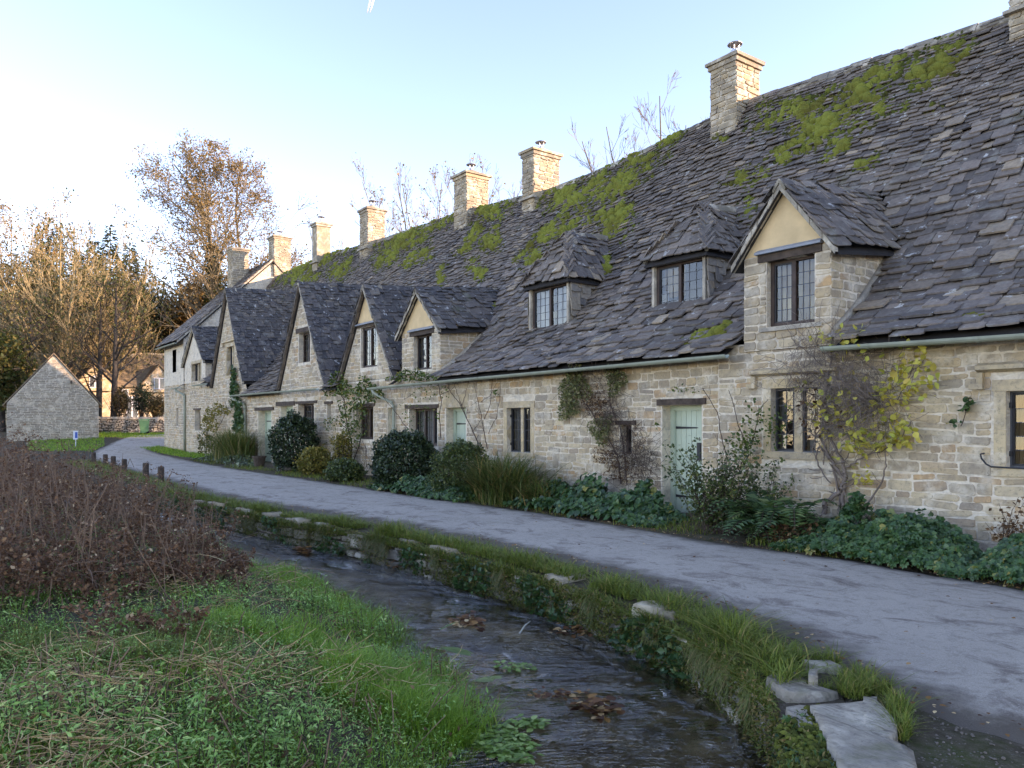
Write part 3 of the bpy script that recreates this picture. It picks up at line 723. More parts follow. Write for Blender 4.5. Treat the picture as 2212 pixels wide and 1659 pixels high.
def gutter(parent, pts, r=0.062, drops=True):
    """half-round gutter with unions, as one part"""
    mb = MB(); n = 7; V = []; F = []
    for p in pts:
        for k in range(n + 1):
            th = math.pi + math.pi * k / n; V.append((p[0], p[1] + r * math.cos(th), p[2] + r * math.sin(th)))
        for k in range(n, -1, -1):
            th = math.pi + math.pi * k / n; V.append((p[0], p[1] + (r - .008) * math.cos(th), p[2] + (r - .008) * math.sin(th) + .002))
    w = 2 * (n + 1)
    for i in range(len(pts) - 1):
        for k in range(w): F.append((i * w + k, i * w + (k + 1) % w, (i + 1) * w + (k + 1) % w, (i + 1) * w + k))
    for e in (0, len(pts) - 1):
        F += [(e * w + k, e * w + k + 1, e * w + w - 2 - k, e * w + w - 1 - k) for k in range(n)]
    mb.add(V, F); g = mb.build('gutter', MATS['sage_gutter'], parent, smooth=False, org=pts[0])
    x0, x1 = pts[0][0], pts[-1][0]; L = abs(x1 - x0); m_ = max(1, int(L / 1.15))
    for k in range(m_):
        f = (k + .5) / m_; x = x0 + (x1 - x0) * f
        y = np.interp(x, *zip(*sorted((p[0], p[1]) for p in pts))); z = np.interp(x, *zip(*sorted((p[0], p[2]) for p in pts)))
        b = MB(); r2 = r + .007; V = []; F = []
        for dx in (-.018, .018):
            for k2 in range(n + 1):
                th = math.pi + math.pi * k2 / n; V.append((x + dx, y + r2 * math.cos(th), z + r2 * math.sin(th)))
        F = [(k2, k2 + 1, n + 2 + k2, n + 1 + k2) for k2 in range(n)]
        b.add(V, F); b.box(x - .012, x + .012, y + r * .8, WALL_Y + .01 if y > 9 else y + r + .1, z - .02, z + .005)
        b.build('bracket', MATS['sage_gutter'], g, org=(x, y, z))
    return g
def downpipe(parent, pts, r=0.04):
    mb = MB(); mb.tube(pts, r, 8)
    for p in pts[1:-1]: mb.tube([(p[0], p[1], p[2] - .05), (p[0], p[1], p[2] + .05)], r + .008, 8)
    zz = pts[-1]
    for f in (.3, .75):
        a, b = Vector(pts[-2]), Vector(pts[-1]); c_ = a.lerp(b, f); mb.tube([c_ - Vector((0, 0, .04)), c_ + Vector((0, 0, .04))], r + .009, 8); mb.box(c_.x - .07, c_.x + .07, c_.y + .02, WALL_Y + .01, c_.z - .012, c_.z + .012)
    return mb.build('downpipe', MATS['sage_gutter'], parent, smooth=True, org=pts[0])
def chimney(parent, x0, x1, y0, y1, zb, zt, name='chimney', singles=True, mat='chimney_stone', plain=False, cowl=True, tall=0.0, ledge=True):
    core = MB(); xm, ym = (x0 + x1) / 2, (y0 + y1) / 2
    core.box(x0 + .015, x1 - .015, y0 + .015, y1 - .015, zb, zt)
    ch = core.build(name, MATS['mortar' if not plain else 'chimney_stone'], parent, org=(xm, ym, zb))
    if not plain:
        for pt, E, Nn, a, b in ((lambda e, z: Vector((e, y0 + .015, z)), Vector((1, 0, 0)), Vector((0, -1, 0)), x0, x1), (lambda e, z: Vector((x1 - .015, e, z)), Vector((0, 1, 0)), Vector((1, 0, 0)), y0, y1),
                              (lambda e, z: Vector((x0 + .015, -e, z)), Vector((0, -1, 0)), Vector((-1, 0, 0)), -y1, -y0), (lambda e, z: Vector((-e, y1 - .015, z)), Vector((-1, 0, 0)), Vector((0, 1, 0)), -x1, -x0)):
            it = lay_stones(lambda e, z, pt=pt, E=E, Nn=Nn: (pt(e, z), E, Nn, Vector((0, 0, 1))), lambda z, a=a: a, lambda z, b=b: b, zb, zt, [], (0.085, 0.15), (0.16, 0.38), (0.012, 0.035), 0.013, 0.008)
            emit('stone', it, mat, ch, 75 if (singles and Nn.x + -Nn.y > 0) else 0, 'stone', 'rubble_stones')
    cap = MB()
    cap.box(x0 - .035, x1 + .035, y0 - .035, y1 + .035, zt - .10, zt - .002, .008); cap.box(x0 - .085, x1 + .085, y0 - .085, y1 + .085, zt, zt + .075, .012)
    n = 12; V = []                                   # mortar flaunching humped round the pot
    for k in range(n):
        th = 2 * math.pi * k / n; c_, s_ = math.cos(th), math.sin(th); e = 1 / max(abs(c_), abs(s_))
        V += [(xm + c_ * e * (x1 - x0) * .52, ym + s_ * e * (y1 - y0) * .52, zt + .074), (xm + c_ * .15, ym + s_ * .15, zt + .20 + tall)]
    cap.add(V, [(2 * k, (2 * k + 2) % (2 * n), (2 * k + 3) % (2 * n), 2 * k + 1) for k in range(n)] + [tuple(2 * k + 1 for k in range(n))])
    cap.build('cap', MATS[mat], ch, org=(xm, ym, zt))
    if cowl:
        cw = MB(); z = zt + .20 + tall
        cw.tube([(xm, ym, z - .03), (xm, ym, z + .09)], .085, 10)
        for k in range(4):
            th = k * math.pi / 2 + .5; cw.tube([(xm + .08 * math.cos(th), ym + .08 * math.sin(th), z + .08), (xm + .10 * math.cos(th), ym + .10 * math.sin(th), z + .21)], .008, 4)
        for (ra, za, rb, zb_) in ((.17, z + .20, .175, z + .215), (.175, z + .215, .04, z + .255)):
            V = []
            for r_, zz in ((ra, za), (rb, zb_)): V += [(xm + r_ * math.cos(2 * math.pi * k / 14), ym + r_ * math.sin(2 * math.pi * k / 14), zz) for k in range(14)]
            cw.add(V, [(k, (k + 1) % 14, 14 + (k + 1) % 14, 14 + k) for k in range(14)] + [tuple(range(13, -1, -1)), tuple(range(14, 28))])
        cw.build('cowl', MATS['steel'], ch, org=(xm, ym, z))
    if ledge:
        lg = MB(); lg.box(x0 - .07, x1 + .07, y0 - .09, y0 + .05, zb + .42, zb + .48, .006)
        lg.build('drip_ledge', MATS['weathered'], ch, org=(x0, y0, zb))
    return ch
def ridge_caps(parent, pts, l=0.5, r=0.15, drop=0.13):
    """stone ridge tiles, one by one along a polyline"""
    for i in range(len(pts) - 1):
        a, b = Vector(pts[i]), Vector(pts[i + 1]); L = (b - a).length; n = max(1, round(L / l)); d = (b - a) / n
        sd = d.cross(Vector((0, 0, 1))).normalized()
        for k in range(n):
            p = a + d * k; q_ = p + d * .985; hh = random.uniform(-.012, .015); up = Vector((0, 0, 1))
            p = p + up * hh; q_ = q_ + up * (hh + random.uniform(-.01, .01))
            mb = MB(); pf = [(-r, -drop), (-r * .5, -drop * .22), (0, .035), (r * .5, -drop * .22), (r, -drop), (r * .85, -drop - .04), (0, -.02), (-r * .85, -drop - .04)]
            V = [e + sd * x + up * z for e in (p, q_) for x, z in pf]; m_ = len(pf)
            mb.add(V, [(j, (j + 1) % m_, m_ + (j + 1) % m_, m_ + j) for j in range(m_)] + [(0, 7, 6, 1), (1, 6, 2), (2, 6, 3), (3, 6, 5, 4), (8, 9, 14, 15), (9, 10, 14), (10, 11, 14), (11, 12, 13, 14)])
            mb.build('ridge_stone', MATS['ridge'], parent, org=p)
mk_stone('ridge', [(0.0, (0.17, 0.155, 0.13)), (0.5, (0.25, 0.23, 0.195)), (1.0, (0.32, 0.29, 0.245))], 0.7)
# ------------------------------------------------------------------ the cottages of the row
def lay_main(x0, x1):
    items = []; u = 0.0
    while u < ROOF_L - 0.05:
        f = u / ROOF_L; ex = 0.150 - 0.072 * f ** 0.8; w0 = 0.325 - 0.165 * f
        x = x0 + random.uniform(-.12, .05)
        while x < x1:
            w = w0 * random.uniform(0.6, 1.45); xc = x + w / 2
            uu = max(0.0, u + 0.03 * nz(xc * 0.5, u, 4.0) + random.gauss(0, 0.010))
            p = main_pt(xc, uu); x += w
            if hidden(p): continue
            p2 = main_pt(xc, min(uu + 0.2, ROOF_L)) if uu < ROOF_L - .1 else p; p1 = p if uu < ROOF_L - .1 else main_pt(xc, uu - .2)
            U = (p2 - p1).normalized(); E = (main_pt(xc + .2, uu) - main_pt(xc - .2, uu)).normalized(); N = E.cross(U).normalized()
            items.append(slate_item(p, E, U, N, w * 0.985, ex * 2.1, 0.0185 * random.uniform(.7, 1.5) * (1.25 - .45 * f), ex))
        u += ex
    return items
FRONTED = [G0, G1, G2, G3, D4, D7]
def main_base(x0, x1, parent):
    mb = MB(); nx = max(2, int((x1 - x0) / 0.3)); us = np.linspace(0, ROOF_L, 30)
    for i in range(nx):
        a, b = x0 + (x1 - x0) * i / nx, x0 + (x1 - x0) * (i + 1) / nx
        for u0, u1 in zip(us[:-1], us[1:]):
            c = main_pt((a + b) / 2, (u0 + u1) / 2)
            if c.y < WALL_Y + .12 and any(g.covers(c, -.04) for g in FRONTED): continue
            mb.quad(*(main_pt(x, u) - Vector((0, -.02, .03)) for x, u in ((a, u0), (b, u0), (b, u1), (a, u1))))
    for i in range(nx):
        a, b = x0 + (x1 - x0) * i / nx, x0 + (x1 - x0) * (i + 1) / nx
        za, zb = float(ridge_z(a)) - .03, float(ridge_z(b)) - .03
        mb.quad((b, 14.68, zb), (a, 14.68, za), (a, 19.6, 2.7), (b, 19.6, 2.7))
    return mb.build('roof', MATS['roof_under'], parent, org=((x0 + x1) / 2, WALL_Y, 2.66))
def y_meets(z, x):
    """how far back the main roof reaches this height"""
    for s in np.linspace(0, 4.7, 200):
        if main_z(x, s) >= z: return WALL_Y + s
    return WALL_Y + 4.7
def gable_roof(g, parent, mat='slate_dark', limit=0, name='gable_roof', ext=0.0):
    """two slopes, verges and ridge; returns the slates to be emitted with the rest of the cottage"""
    yb = y_meets(g.za + g.rise * 2.5, g.xc) + 0.15; yf = g.y0 - g.over; base = MB(); items = []
    phi = math.atan(g.k); c_, s_ = math.cos(phi), math.sin(phi); hw = g.hw + ext; L = hw / c_
    for sd in (-1, 1):
        zr = lambda y: g.za + g.rise * (y - g.y0)
        A = [Vector((g.xc, yf, zr(yf) - .05)), Vector((g.xc, yb, zr(yb) - .05)), Vector((g.xc + sd * hw, yb, zr(yb) - g.k * hw - .05)), Vector((g.xc + sd * hw, yf, zr(yf) - g.k * hw - .05))]
        base.prism(A if sd > 0 else A[::-1], (0, 0, -.035))
        E = Vector((0, 1, g.rise)) if sd > 0 else Vector((0, -1, -g.rise)); U = Vector((-sd * c_, 0, s_))
        O = Vector((g.xc + sd * hw, yf if sd > 0 else yb, zr(yf if sd > 0 else yb) - g.k * hw))
        ln = (yb - yf) * math.sqrt(1 + g.rise ** 2)
        items += lay_plane(O, E, U, L, lambda u: 0.0, lambda u: ln, lambda p: inside_main(p), (0.165, 0.115), (0.29, 0.21), .018)
    roof = base.build(name, MATS['roof_under'], parent, org=(g.xc, g.y0, g.za))
    for sd in (-1, 1):
        v = MB(); n = 9
        for k in range(n):
            f0, f1 = k / n, (k + .97) / n; x0_, x1_ = g.xc + sd * hw * (1 - f0), g.xc + sd * hw * (1 - f1); z0_, z1_ = g.za - g.k * hw * (1 - f0) - .05, g.za - g.k * hw * (1 - f1) - .05
            j = random.uniform(-.015, .015)
            v.prism([(x0_, yf - .012 + j, z0_ + .05), (x0_, yf - .012 + j, z0_ - .045), (x1_, yf - .012 + j, z1_ - .045), (x1_, yf - .012 + j, z1_ + .05)], (0, .09, 0))
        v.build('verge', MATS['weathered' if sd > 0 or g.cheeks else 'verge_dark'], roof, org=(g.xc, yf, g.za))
    ridge_caps(roof, [(g.xc, yf - .03, g.za - g.rise * g.over + .03), (g.xc, yb, g.za + g.rise * (yb - g.y0) + .03)], 0.42, 0.11, 0.12)
    return roof, items
class Cottage:
    def __init__(s, x0, x1, label):
        s.x0, s.x1 = x0, x1; s.root = empty('stone_cottage', ((x0 + x1) / 2, WALL_Y, 0), label, 'cottage', 'cottages in the stone row'); s.slates = []; s.stones = []
        s.holes = []; s.stone_holes = []
    def hole(s, x0, x1, z0, z1, pad=(0, 0, 0, 0)):
        s.holes.append((x0, x1, z0, z1)); s.stone_holes.append((x0 - pad[0], x1 + pad[1], z0 - pad[2], z1 + pad[3]))
    def front(s, ztop, stones=True, x1=None, zbase=-0.15, sx1=None):
        mb = MB(); xr = x1 if x1 is not None else s.x1
        wall_face(mb, WALL_Y, [zbase, ztop], lambda z: s.x0, lambda z: xr, s.holes)
        bw_ = MB(); bw_.quad((xr, 19.4, -.2), (s.x0, 19.4, -.2), (s.x0, 19.4, 2.8), (xr, 19.4, 2.8)); bw_.build('back_wall', MATS['mortar'], s.root, org=(s.root.location.x, 19.4, 0))
        s.wall = mb.build('wall', MATS['mortar'], s.root, org=(s.root.location.x, WALL_Y, 0))
        if stones: s.stones += lay_stones(on_front(), lambda z: s.x0, lambda z: sx1 if sx1 is not None else xr, -0.02, ztop - .02, s.stone_holes, seed=s.x0)
    def gable_wall(s, g, zb, holes=(), stones=False, sh=None, name='gable_wall', y=WALL_Y - .003):
        mb = MB(); za = g.za - .10
        wall_face(mb, y, [zb, za], lambda z: g.xc - (za - z) / g.k, lambda z: g.xc + (za - z) / g.k, list(holes))
        gw = mb.build(name, MATS['mortar'], s.root, org=(g.xc, y, zb))
        if stones: s.stones += lay_stones(on_front(y), lambda z: g.xc - (za - z) / g.k + .05, lambda z: g.xc + (za - z) / g.k - .05, zb, za - .1, list(sh or holes), seed=g.xc)
        return gw
    def finish(s, nslate=300, nstone=300, slates_to=None):
        emit('slate', s.slates, 'slate', s.roof, nslate, 'slate', 'slates')
        if s.stones: emit('stone', s.stones, 'rubble', s.wall, nstone, 'stone', 'rubble_stones')
def cheek_dormer(c, g, zb, win, ze, wx, stones=True):
    """a dormer carried up from the front wall: stone piers, cheeks, plastered gable over a beam"""
    y = g.y0; hw = g.hw - 0.08; x0, x1 = g.xc - hw, g.xc + hw; h = (win[0], win[1], win[2], win[3])
    mb = MB(); wall_face(mb, y, [zb, ze], lambda z: x0, lambda z: x1, [h])
    for sd, x in ((-1, x0), (1, x1)):
        q_ = [(x, y, zb), (x, y + 2.3, zb), (x, y + 2.3, ze + .1), (x, y, ze + .1)]; mb.quad(*(q_ if sd > 0 else q_[::-1]))
    dw = mb.build('dormer_wall', MATS['mortar'], c.root, org=(g.xc, y, zb))
    if stones:
        it = lay_stones(on_front(y), lambda z: x0 - .01, lambda z: x1 + .01, zb, ze, [h], (0.10, 0.17), (0.18, 0.34), (0.01, 0.02), .016, .0)
        it += lay_stones(lambda e, z: (Vector((x1, e, z)), Vector((0, 1, 0)), Vector((1, 0, 0)), Vector((0, 0, 1))), lambda z: y - .01, lambda z: y + 2.2, zb, ze + .05, [], (0.10, 0.17), (0.2, 0.36), (0.006, 0.014), .016, .0, lambda p: inside_main(p))
        emit('stone', it, 'rubble', dw, 150, 'stone', 'rubble_stones')
    pl = MB(); za = g.za - .08
    pl.prism([(g.xc - (za - ze) / g.k, y - .004, ze), (g.xc + (za - ze) / g.k, y - .004, ze), (g.xc, y - .004, za)], (0, .12, 0))
    pl.build('plaster_gable', MATS['plaster'], c.root, org=(g.xc, y, ze))
    beam(c.root, wx[0], wx[1], ze - .11, ze + .0, y, .03)
    ld = MB(); ld.prism([(wx[0] - .02, y - .004, ze + .085), (wx[0] - .02, y - .09, ze + .035), (wx[0] - .02, y - .09, ze + .005), (wx[0] - .02, y - .004, ze + .004)], (wx[1] - wx[0] + .04, 0, 0))
    ld.build('lead_flashing', MATS['lead'], c.root, org=(g.xc, y, ze))
    fl = MB()                                     # mortar fillet where the cheek meets the slates
    for x, sd in ((x1, 1),):
        pts = []
        for yy in np.linspace(y + .05, y_meets(ze, x), 8):
            pts.append((x + .03, yy, main_z(x, yy - WALL_Y) + .06))
        fl.tube(pts, .07, 6)
    fl.build('fillet', MATS['weathered'], c.root, smooth=True, org=(g.xc, y, zb))
    return dw
def hip_dormer(c, h, lights, cols, rows, inner):
    y = h.y0; x0, x1 = h.x0, h.x1
    mb = MB(); zb = h.zs - .25
    wall_face(mb, y, [zb, h.ze], lambda z: x0, lambda z: x1, [(x0 + .06, x1 - .04, h.zs, h.ze - .04)])
    mb.quad((x1, y, zb), (x1, y + 2.2, zb), (x1, y + 2.2, h.ze), (x1, y, h.ze)); mb.quad((x0, y + 2.2, zb), (x0, y, zb), (x0, y, h.ze), (x0, y + 2.2, h.ze))
    dw = mb.build('dormer_wall', MATS['weathered'], c.root, org=(x0, y, zb))
    # slate-hung cheeks
    it = lay_plane(Vector((x1, y + .02, h.zs - .2)), (0, 1, 0), (0, 0, 1), h.ze - h.zs + .22, lambda u: 0, lambda u: 2.0, lambda p: inside_main(p), (0.14, 0.13), (0.26, 0.24), 0.016)
    it += lay_plane(Vector((x0, y + 2.0, h.zs - .2)), (0, -1, 0), (0, 0, 1), h.ze - h.zs + .22, lambda u: 0, lambda u: 1.98, lambda p: inside_main(p), (0.14, 0.13), (0.26, 0.24), 0.016)
    emit('slate', it, 'cheek_slate', dw, 120, 'hung_slate', 'hung_slates')
    for x in (x0 - .015, x1 - .045):
        b = MB(); b.box(x, x + .06, y - .03, y + .03, h.zs - .05, h.ze); b.build('corner_post', MATS['weathered'], c.root, org=(x, y, h.zs))
    sb = MB(); sb.box(x0 - .10, x1 + .04, y - .09, y + .03, h.zs - .09, h.zs - .005, .004); sb.build('sill_board', MATS['iron'], c.root, org=(x0, y, h.zs))
    fl = MB(); fl.prism([(x0 - .05, y - .02, h.zs - .095), (x0 - .05, y - .26, main_z(x0, y - .26 - WALL_Y) + .075), (x0 - .05, y - .26, main_z(x0, y - .26 - WALL_Y) + .06), (x0 - .05, y - .02, h.zs - .12)], (x1 - x0 + .1, 0, 0)); fl.build('lead_flashing', MATS['lead'], c.root, org=(x0, y, h.zs))
    window(c.root, x0 + .06, x1 - .04, h.zs, h.ze - .04, y + .03, lights, cols, rows, 'brown_frame', .055, .06, inner, (0,))
    # hipped roof
    ov = .13; ya = y - ov; yb = y_meets(h.za, h.xa) + .15; base = MB(); A = Vector((h.xa, h.ya, h.za)); B = Vector((h.xa, yb, h.za + .10)); items = []
    F0, F1 = Vector((x0 - ov, ya, h.ze)), Vector((x1 + ov, ya, h.ze)); S1, S0 = Vector((x1 + ov, yb, h.ze)), Vector((x0 - ov, yb, h.ze)); dn = Vector((0, 0, -.03))
    base.prism([F0 + dn, F1 + dn, A + dn], (0, 0, -.03)); base.prism([F1 + dn, S1 + dn, B + dn, A + dn], (0, 0, -.03)); base.prism([S0 + dn, F0 + dn, A + dn, B + dn], (0, 0, -.03))
    hr = base.build('dormer_roof', MATS['roof_under'], c.root, org=(h.xa, y, h.ze))
    mid = (F0 + F1) / 2; mid.x = h.xa; Uf = A - mid; Lf = Uf.length; wl_, wr_ = h.xa - F0.x, F1.x - h.xa
    items += lay_plane(mid, (1, 0, 0), Uf, Lf, lambda u: -wl_ * (1 - u / Lf) - .03, lambda u: wr_ * (1 - u / Lf) + .03, lambda p: inside_main(p), (.17, .11), (.26, .18))
    foot = Vector((x1 + ov, h.ya, h.ze)); Us = A - foot; Ls = Us.length
    items += lay_plane(foot, (0, 1, 0), Us, Ls, lambda u: -(h.ya - ya) * (1 - u / Ls) - .02, lambda u: yb - h.ya, lambda p: inside_main(p), (.17, .12), (.27, .2))
    foot2 = Vector((x0 - ov, h.ya, h.ze)); U2 = A - foot2; L2 = U2.length
    items += lay_plane(foot2, (0, -1, 0), U2, L2, lambda u: -(yb - h.ya), lambda u: (h.ya - ya) * (1 - u / L2) + .02, lambda p: inside_main(p), (.17, .12), (.27, .2))
    ridge_caps(hr, [A + Vector((0, -.05, .03)), B + Vector((0, 0, .03))], .35, .10, .10)
    for Fp in (F0, F1):
        v = MB(); n = 6
        for k in range(n):
            a, b = Fp.lerp(A, k / n), Fp.lerp(A, (k + .97) / n); v.tube([a + Vector((0, 0, .03)), b + Vector((0, 0, .03))], .04, 5)
        v.build('hip', MATS['ridge'], hr, org=A)
    return hr, items
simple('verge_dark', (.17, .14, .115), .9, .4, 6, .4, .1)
mk_slate('cheek_slate', [(0.0, (0.15, 0.15, 0.155)), (0.4, (0.24, 0.225, 0.205)), (0.8, (0.30, 0.27, 0.22)), (1.0, (0.34, 0.25, 0.16))], 0.68, 0.2)
WARM = [('warm_blind', 0.0, 1.0, 0.0, 1.0)]; NETS = [('curtain', 0.0, 0.48, 0.0, 1.0), ('curtain', 0.56, 1.0, 0.0, 1.0)]; SIDE = [('curtain', 0.0, 0.2, 0, 1), ('curtain', 0.82, 1.0, 0, 1)]

# --- the near cottage with the tall stone dormer
A = Cottage(-7.9, 16.0, 'nearest stone cottage at the right edge, with tall plaster-gabled stone dormer and mossy roof')  # unseen run past the right edge, lengthened so its shadow covers the foreground
A.hole(-6.93, -6.12, 1.20, 2.14, (.16, .14, .10, .20)); A.hole(-3.76, -2.52, 1.11, 2.0, (.16, .16, .12, .24))
A.front(2.84, sx1=0.5); A.roof = main_base(A.x0, A.x1, A.root)
surround(A.root, -6.93, -6.12, 1.20, 2.14, .13, mull=((-6.60, -6.47),)); hood(A.root, -7.24, -5.85, 2.36, .14)
window(A.root, -6.93, -6.60, 1.20, 2.14, WALL_Y + .11, 1, 2, 4, 'leading', .02, .05, SIDE, (0,)); window(A.root, -6.47, -6.12, 1.20, 2.14, WALL_Y + .11, 1, 2, 4, 'leading', .02, .05, NETS, ())
surround(A.root, -3.76, -2.52, 1.11, 2.0, .13, mull=((-3.19, -3.09),)); hood(A.root, -4.06, -2.22, 2.26, .16)
window(A.root, -3.76, -3.19, 1.11, 2.0, WALL_Y + .10, 1, 3, 5, 'leading', .02, .05, WARM, (0,), hinges=True); window(A.root, -3.09, -2.52, 1.11, 2.0, WALL_Y + .10, 1, 3, 5, 'leading', .02, .05, SIDE, (0,))
ck = MB(); ck.tube([(-3.98, 9.96, 1.27), (-4.01, 9.93, 1.26), (-4.0, 9.93, 1.21), (-3.95, 9.93, 1.145), (-3.9, 9.94, 1.115), (-3.55, 9.95, 1.11)], .011, 5); ck.build('iron_stay', MATS['iron'], A.root, org=(-3.98, 9.9, 1.2))
cheek_dormer(A, D7, 2.72, (-6.98, -6.19, 3.06, 4.04), 4.15, (-7.12, -6.07))
window(A.root, -6.98, -6.19, 3.06, 4.06, D7.y0 + .10, 2, 3, 5, 'brown_frame', .06, .06, [('warm_blind', 0, 1, 0, 1)], (0,)); sl = MB(); sl.box(-7.08, -6.06, D7.y0 - .05, D7.y0 + .12, 2.985, 3.055, .008); sl.build('sill', MATS['weathered'], A.root, org=(-6.6, D7.y0, 3.0))
rf, it = gable_roof(D7, A.root, ext=.06); emit('slate', it, 'slate', rf, 150, 'slate', 'slates')
A.slates = lay_main(A.x0, 4.0); A.finish(300, 300)
gutter(A.root, [(-5.88, 9.64, 2.66), (-3.5, 9.64, 2.62), (2.0, 9.64, 2.60)])
chimney(A.root, -5.30, -4.45, 14.2, 15.1, 7.95, 10.1)
ridge_caps(A.roof, [(x, 14.7, float(ridge_z(x)) + .02) for x in (-7.9, -6.6, -5.32)] , .55, .16, .16); ridge_caps(A.roof, [(x, 14.7, float(ridge_z(x)) + .02) for x in (-4.42, -2, 2, 6, 16)], .55, .16, .16)
ew = MB(); ew.prism([(16, 10, -.2), (16, 19.4, -.2), (16, 19.4, 2.8), (16, 14.7, 8.4), (16, 12.3, 5.1), (16, 11.4, 3.9), (16, 10, 2.8)], (-.4, 0, 0)); ew.build('end_wall', MATS['mortar'], A.root, org=(16, 14, 0))

# --- number six
B = Cottage(-14.8, -7.9, 'stone cottage with the green door numbered 6 and two hipped roof dormers')
B.hole(-9.10, -8.24, -.02, 1.92, (.02, .02, 0, .12)); B.hole(-10.12, -9.83, 1.05, 1.58, (.02, .02, .02, .08)); B.hole(-13.62, -12.78, 0.98, 1.94, (.14, .14, .12, .16))
B.front(2.84); B.roof = main_base(B.x0, B.x1, B.root)
beam(B.root, -9.2, -8.14, 1.925, 2.03); beam(B.root, -10.22, -9.71, 1.585, 1.665)
door(B.root, -9.10, -8.24, .02, 1.92, number='6'); window(B.root, -10.12, -9.83, 1.05, 1.58, WALL_Y + .16, 1, 2, 3, 'oak', .03, .04)
surround(B.root, -13.62, -12.78, 0.98, 1.94, .12, mull=((-13.24, -13.15),))
window(B.root, -13.62, -13.24, .98, 1.94, WALL_Y + .11, 1, 3, 4, 'leading', .02, .04, NETS, (0,), hinges=True); window(B.root, -13.15, -12.78, .98, 1.94, WALL_Y + .11, 1, 3, 4, 'leading', .02, .04, NETS, ())
r5, it5 = hip_dormer(B, H5, 2, 3, 5, NETS); emit('slate', it5, 'slate', r5, 60, 'slate', 'slates')
r6, it6 = hip_dormer(B, H6, 2, 3, 5, [('warm_blind', .05, .5, .35, 1), ('curtain', 0, .14, 0, .5)]); emit('slate', it6, 'slate', r6, 60, 'slate', 'slates')
B.slates = lay_main(B.x0, B.x1); B.finish(300, 300)
gutter(B.root, [(-14.8, 9.64, 2.63), (-11, 9.64, 2.65), (-7.46, 9.64, 2.67)])
chimney(B.root, -11.46, -10.73, 14.2, 15.05, 8.0, 9.78, tall=.1, ledge=False)
ridge_caps(B.roof, [(x, 14.7, float(ridge_z(x)) + .02) for x in (-14.8, -13, -11.5)], .5, .16, .16); ridge_caps(B.roof, [(x, 14.7, float(ridge_z(x)) + .02) for x in (-10.7, -9.2, -7.9)], .5, .16, .16)

# --- the cottage with the small gabled stone dormer
Cc = Cottage(-19.3, -14.8, 'stone cottage with a small plaster-gabled dormer above the rounded dark evergreen')
Cc.hole(-18.02, -16.58, 1.02, 1.98, (.05, .05, .05, .12)); Cc.hole(-16.16, -15.27, -.02, 1.98, (.06, .05, 0, .3)); Cc.hole(-19.25, -18.85, -.02, 2.03, (.02, .1, 0, .1))
Cc.front(2.84); Cc.roof = main_base(Cc.x0, Cc.x1, Cc.root)
beam(Cc.root, -18.2, -16.5, 1.985, 2.08); window(Cc.root, -18.02, -16.58, 1.02, 1.98, WALL_Y + .2, 3, 3, 4, 'brown_frame', .06, .06, NETS, (0, 2))
door(Cc.root, -16.16, -15.27, .02, 1.98); sl = MB(); sl.box(-16.3, -15.15, 9.985, 10.2, 1.985, 2.3, .004); sl.build('lintel', MATS['ashlar'], Cc.root, org=(-15.7, 10, 2))
door(Cc.root, -19.25, -18.85, .02, 2.03, WALL_Y + .27)
cheek_dormer(Cc, D4, 2.80, (-17.78, -16.84, 2.98, 3.90), 3.99, (-17.95, -16.7)); window(Cc.root, -17.78, -16.84, 2.98, 3.90, WALL_Y + .12, 2, 2, 5, 'brown_frame', .05, .05, SIDE, (0,))
rf, it = gable_roof(D4, Cc.root, ext=.06); emit('slate', it, 'slate_dark', rf, 120, 'slate', 'slates')
Cc.slates = lay_main(Cc.x0, Cc.x1); Cc.finish(300, 250)
gutter(Cc.root, [(-19.7, 9.64, 2.58), (-17, 9.64, 2.61), (-14.81, 9.64, 2.63)]); downpipe(Cc.root, [(-19.45, 9.64, 2.53), (-19.42, 9.66, 2.44), (-18.82, 9.90, 2.16), (-18.75, 9.93, 2.05), (-18.75, 9.93, .05)])
chimney(Cc.root, -18.58, -18.0, 14.2, 15.2, 7.9, 9.74)
ridge_caps(Cc.roof, [(x, 14.7, float(ridge_z(x)) + .02) for x in (-19.3, -18.6)], .5, .16, .16); ridge_caps(Cc.roof, [(x, 14.7, float(ridge_z(x)) + .02) for x in (-17.98, -16.4, -14.8)], .5, .16, .16)

# --- the narrow gable with the tall leaded window
Dd = Cottage(-23.1, -19.3, 'narrow gabled cottage with plaster peak over a tall leaded window, green rose climbing below')
Dd.hole(-21.28, -20.12, 1.12, 2.08, (.04, .04, .1, .1))
Dd.front(2.84); Dd.roof = main_base(Dd.x0, Dd.x1, Dd.root)
window(Dd.root, -21.28, -20.12, 1.12, 2.08, WALL_Y + .18, 2, 3, 4, 'brown_frame', .07, .07, WARM, (), ('weathered', .06, .07)); beam(Dd.root, -21.4, -20.0, 2.085, 2.17)
w3 = (-20.92, -19.86, 3.22, 4.40); Dd.gable_wall(G3, 2.85, [w3], True, [(w3[0] - .05, w3[1] + .05, w3[2] - .06, 6)])
window(Dd.root, *w3, WALL_Y + .07, 2, 3, 6, 'brown_frame', .05, .06, WARM, (0,), ('iron', .03, .03)); beam(Dd.root, -21.15, -19.72, 4.41, 4.47, mat='oak')
pl = MB(); pl.prism([(-21.2, 9.985, 4.475), (-19.8, 9.985, 4.475), (-20.5, 9.985, 5.45)], (0, .05, 0)); pl.build('plaster_gable', MATS['plaster'], Dd.root, org=(-20.5, 10, 4.5))
ld = MB(); ld.prism([(-21.2, 9.98, 4.55), (-21.2, 9.90, 4.50), (-21.2, 9.90, 4.475), (-21.2, 9.98, 4.474)], (1.4, 0, 0)); ld.build('lead_flashing', MATS['lead'], Dd.root, org=(-20.5, 10, 4.5))
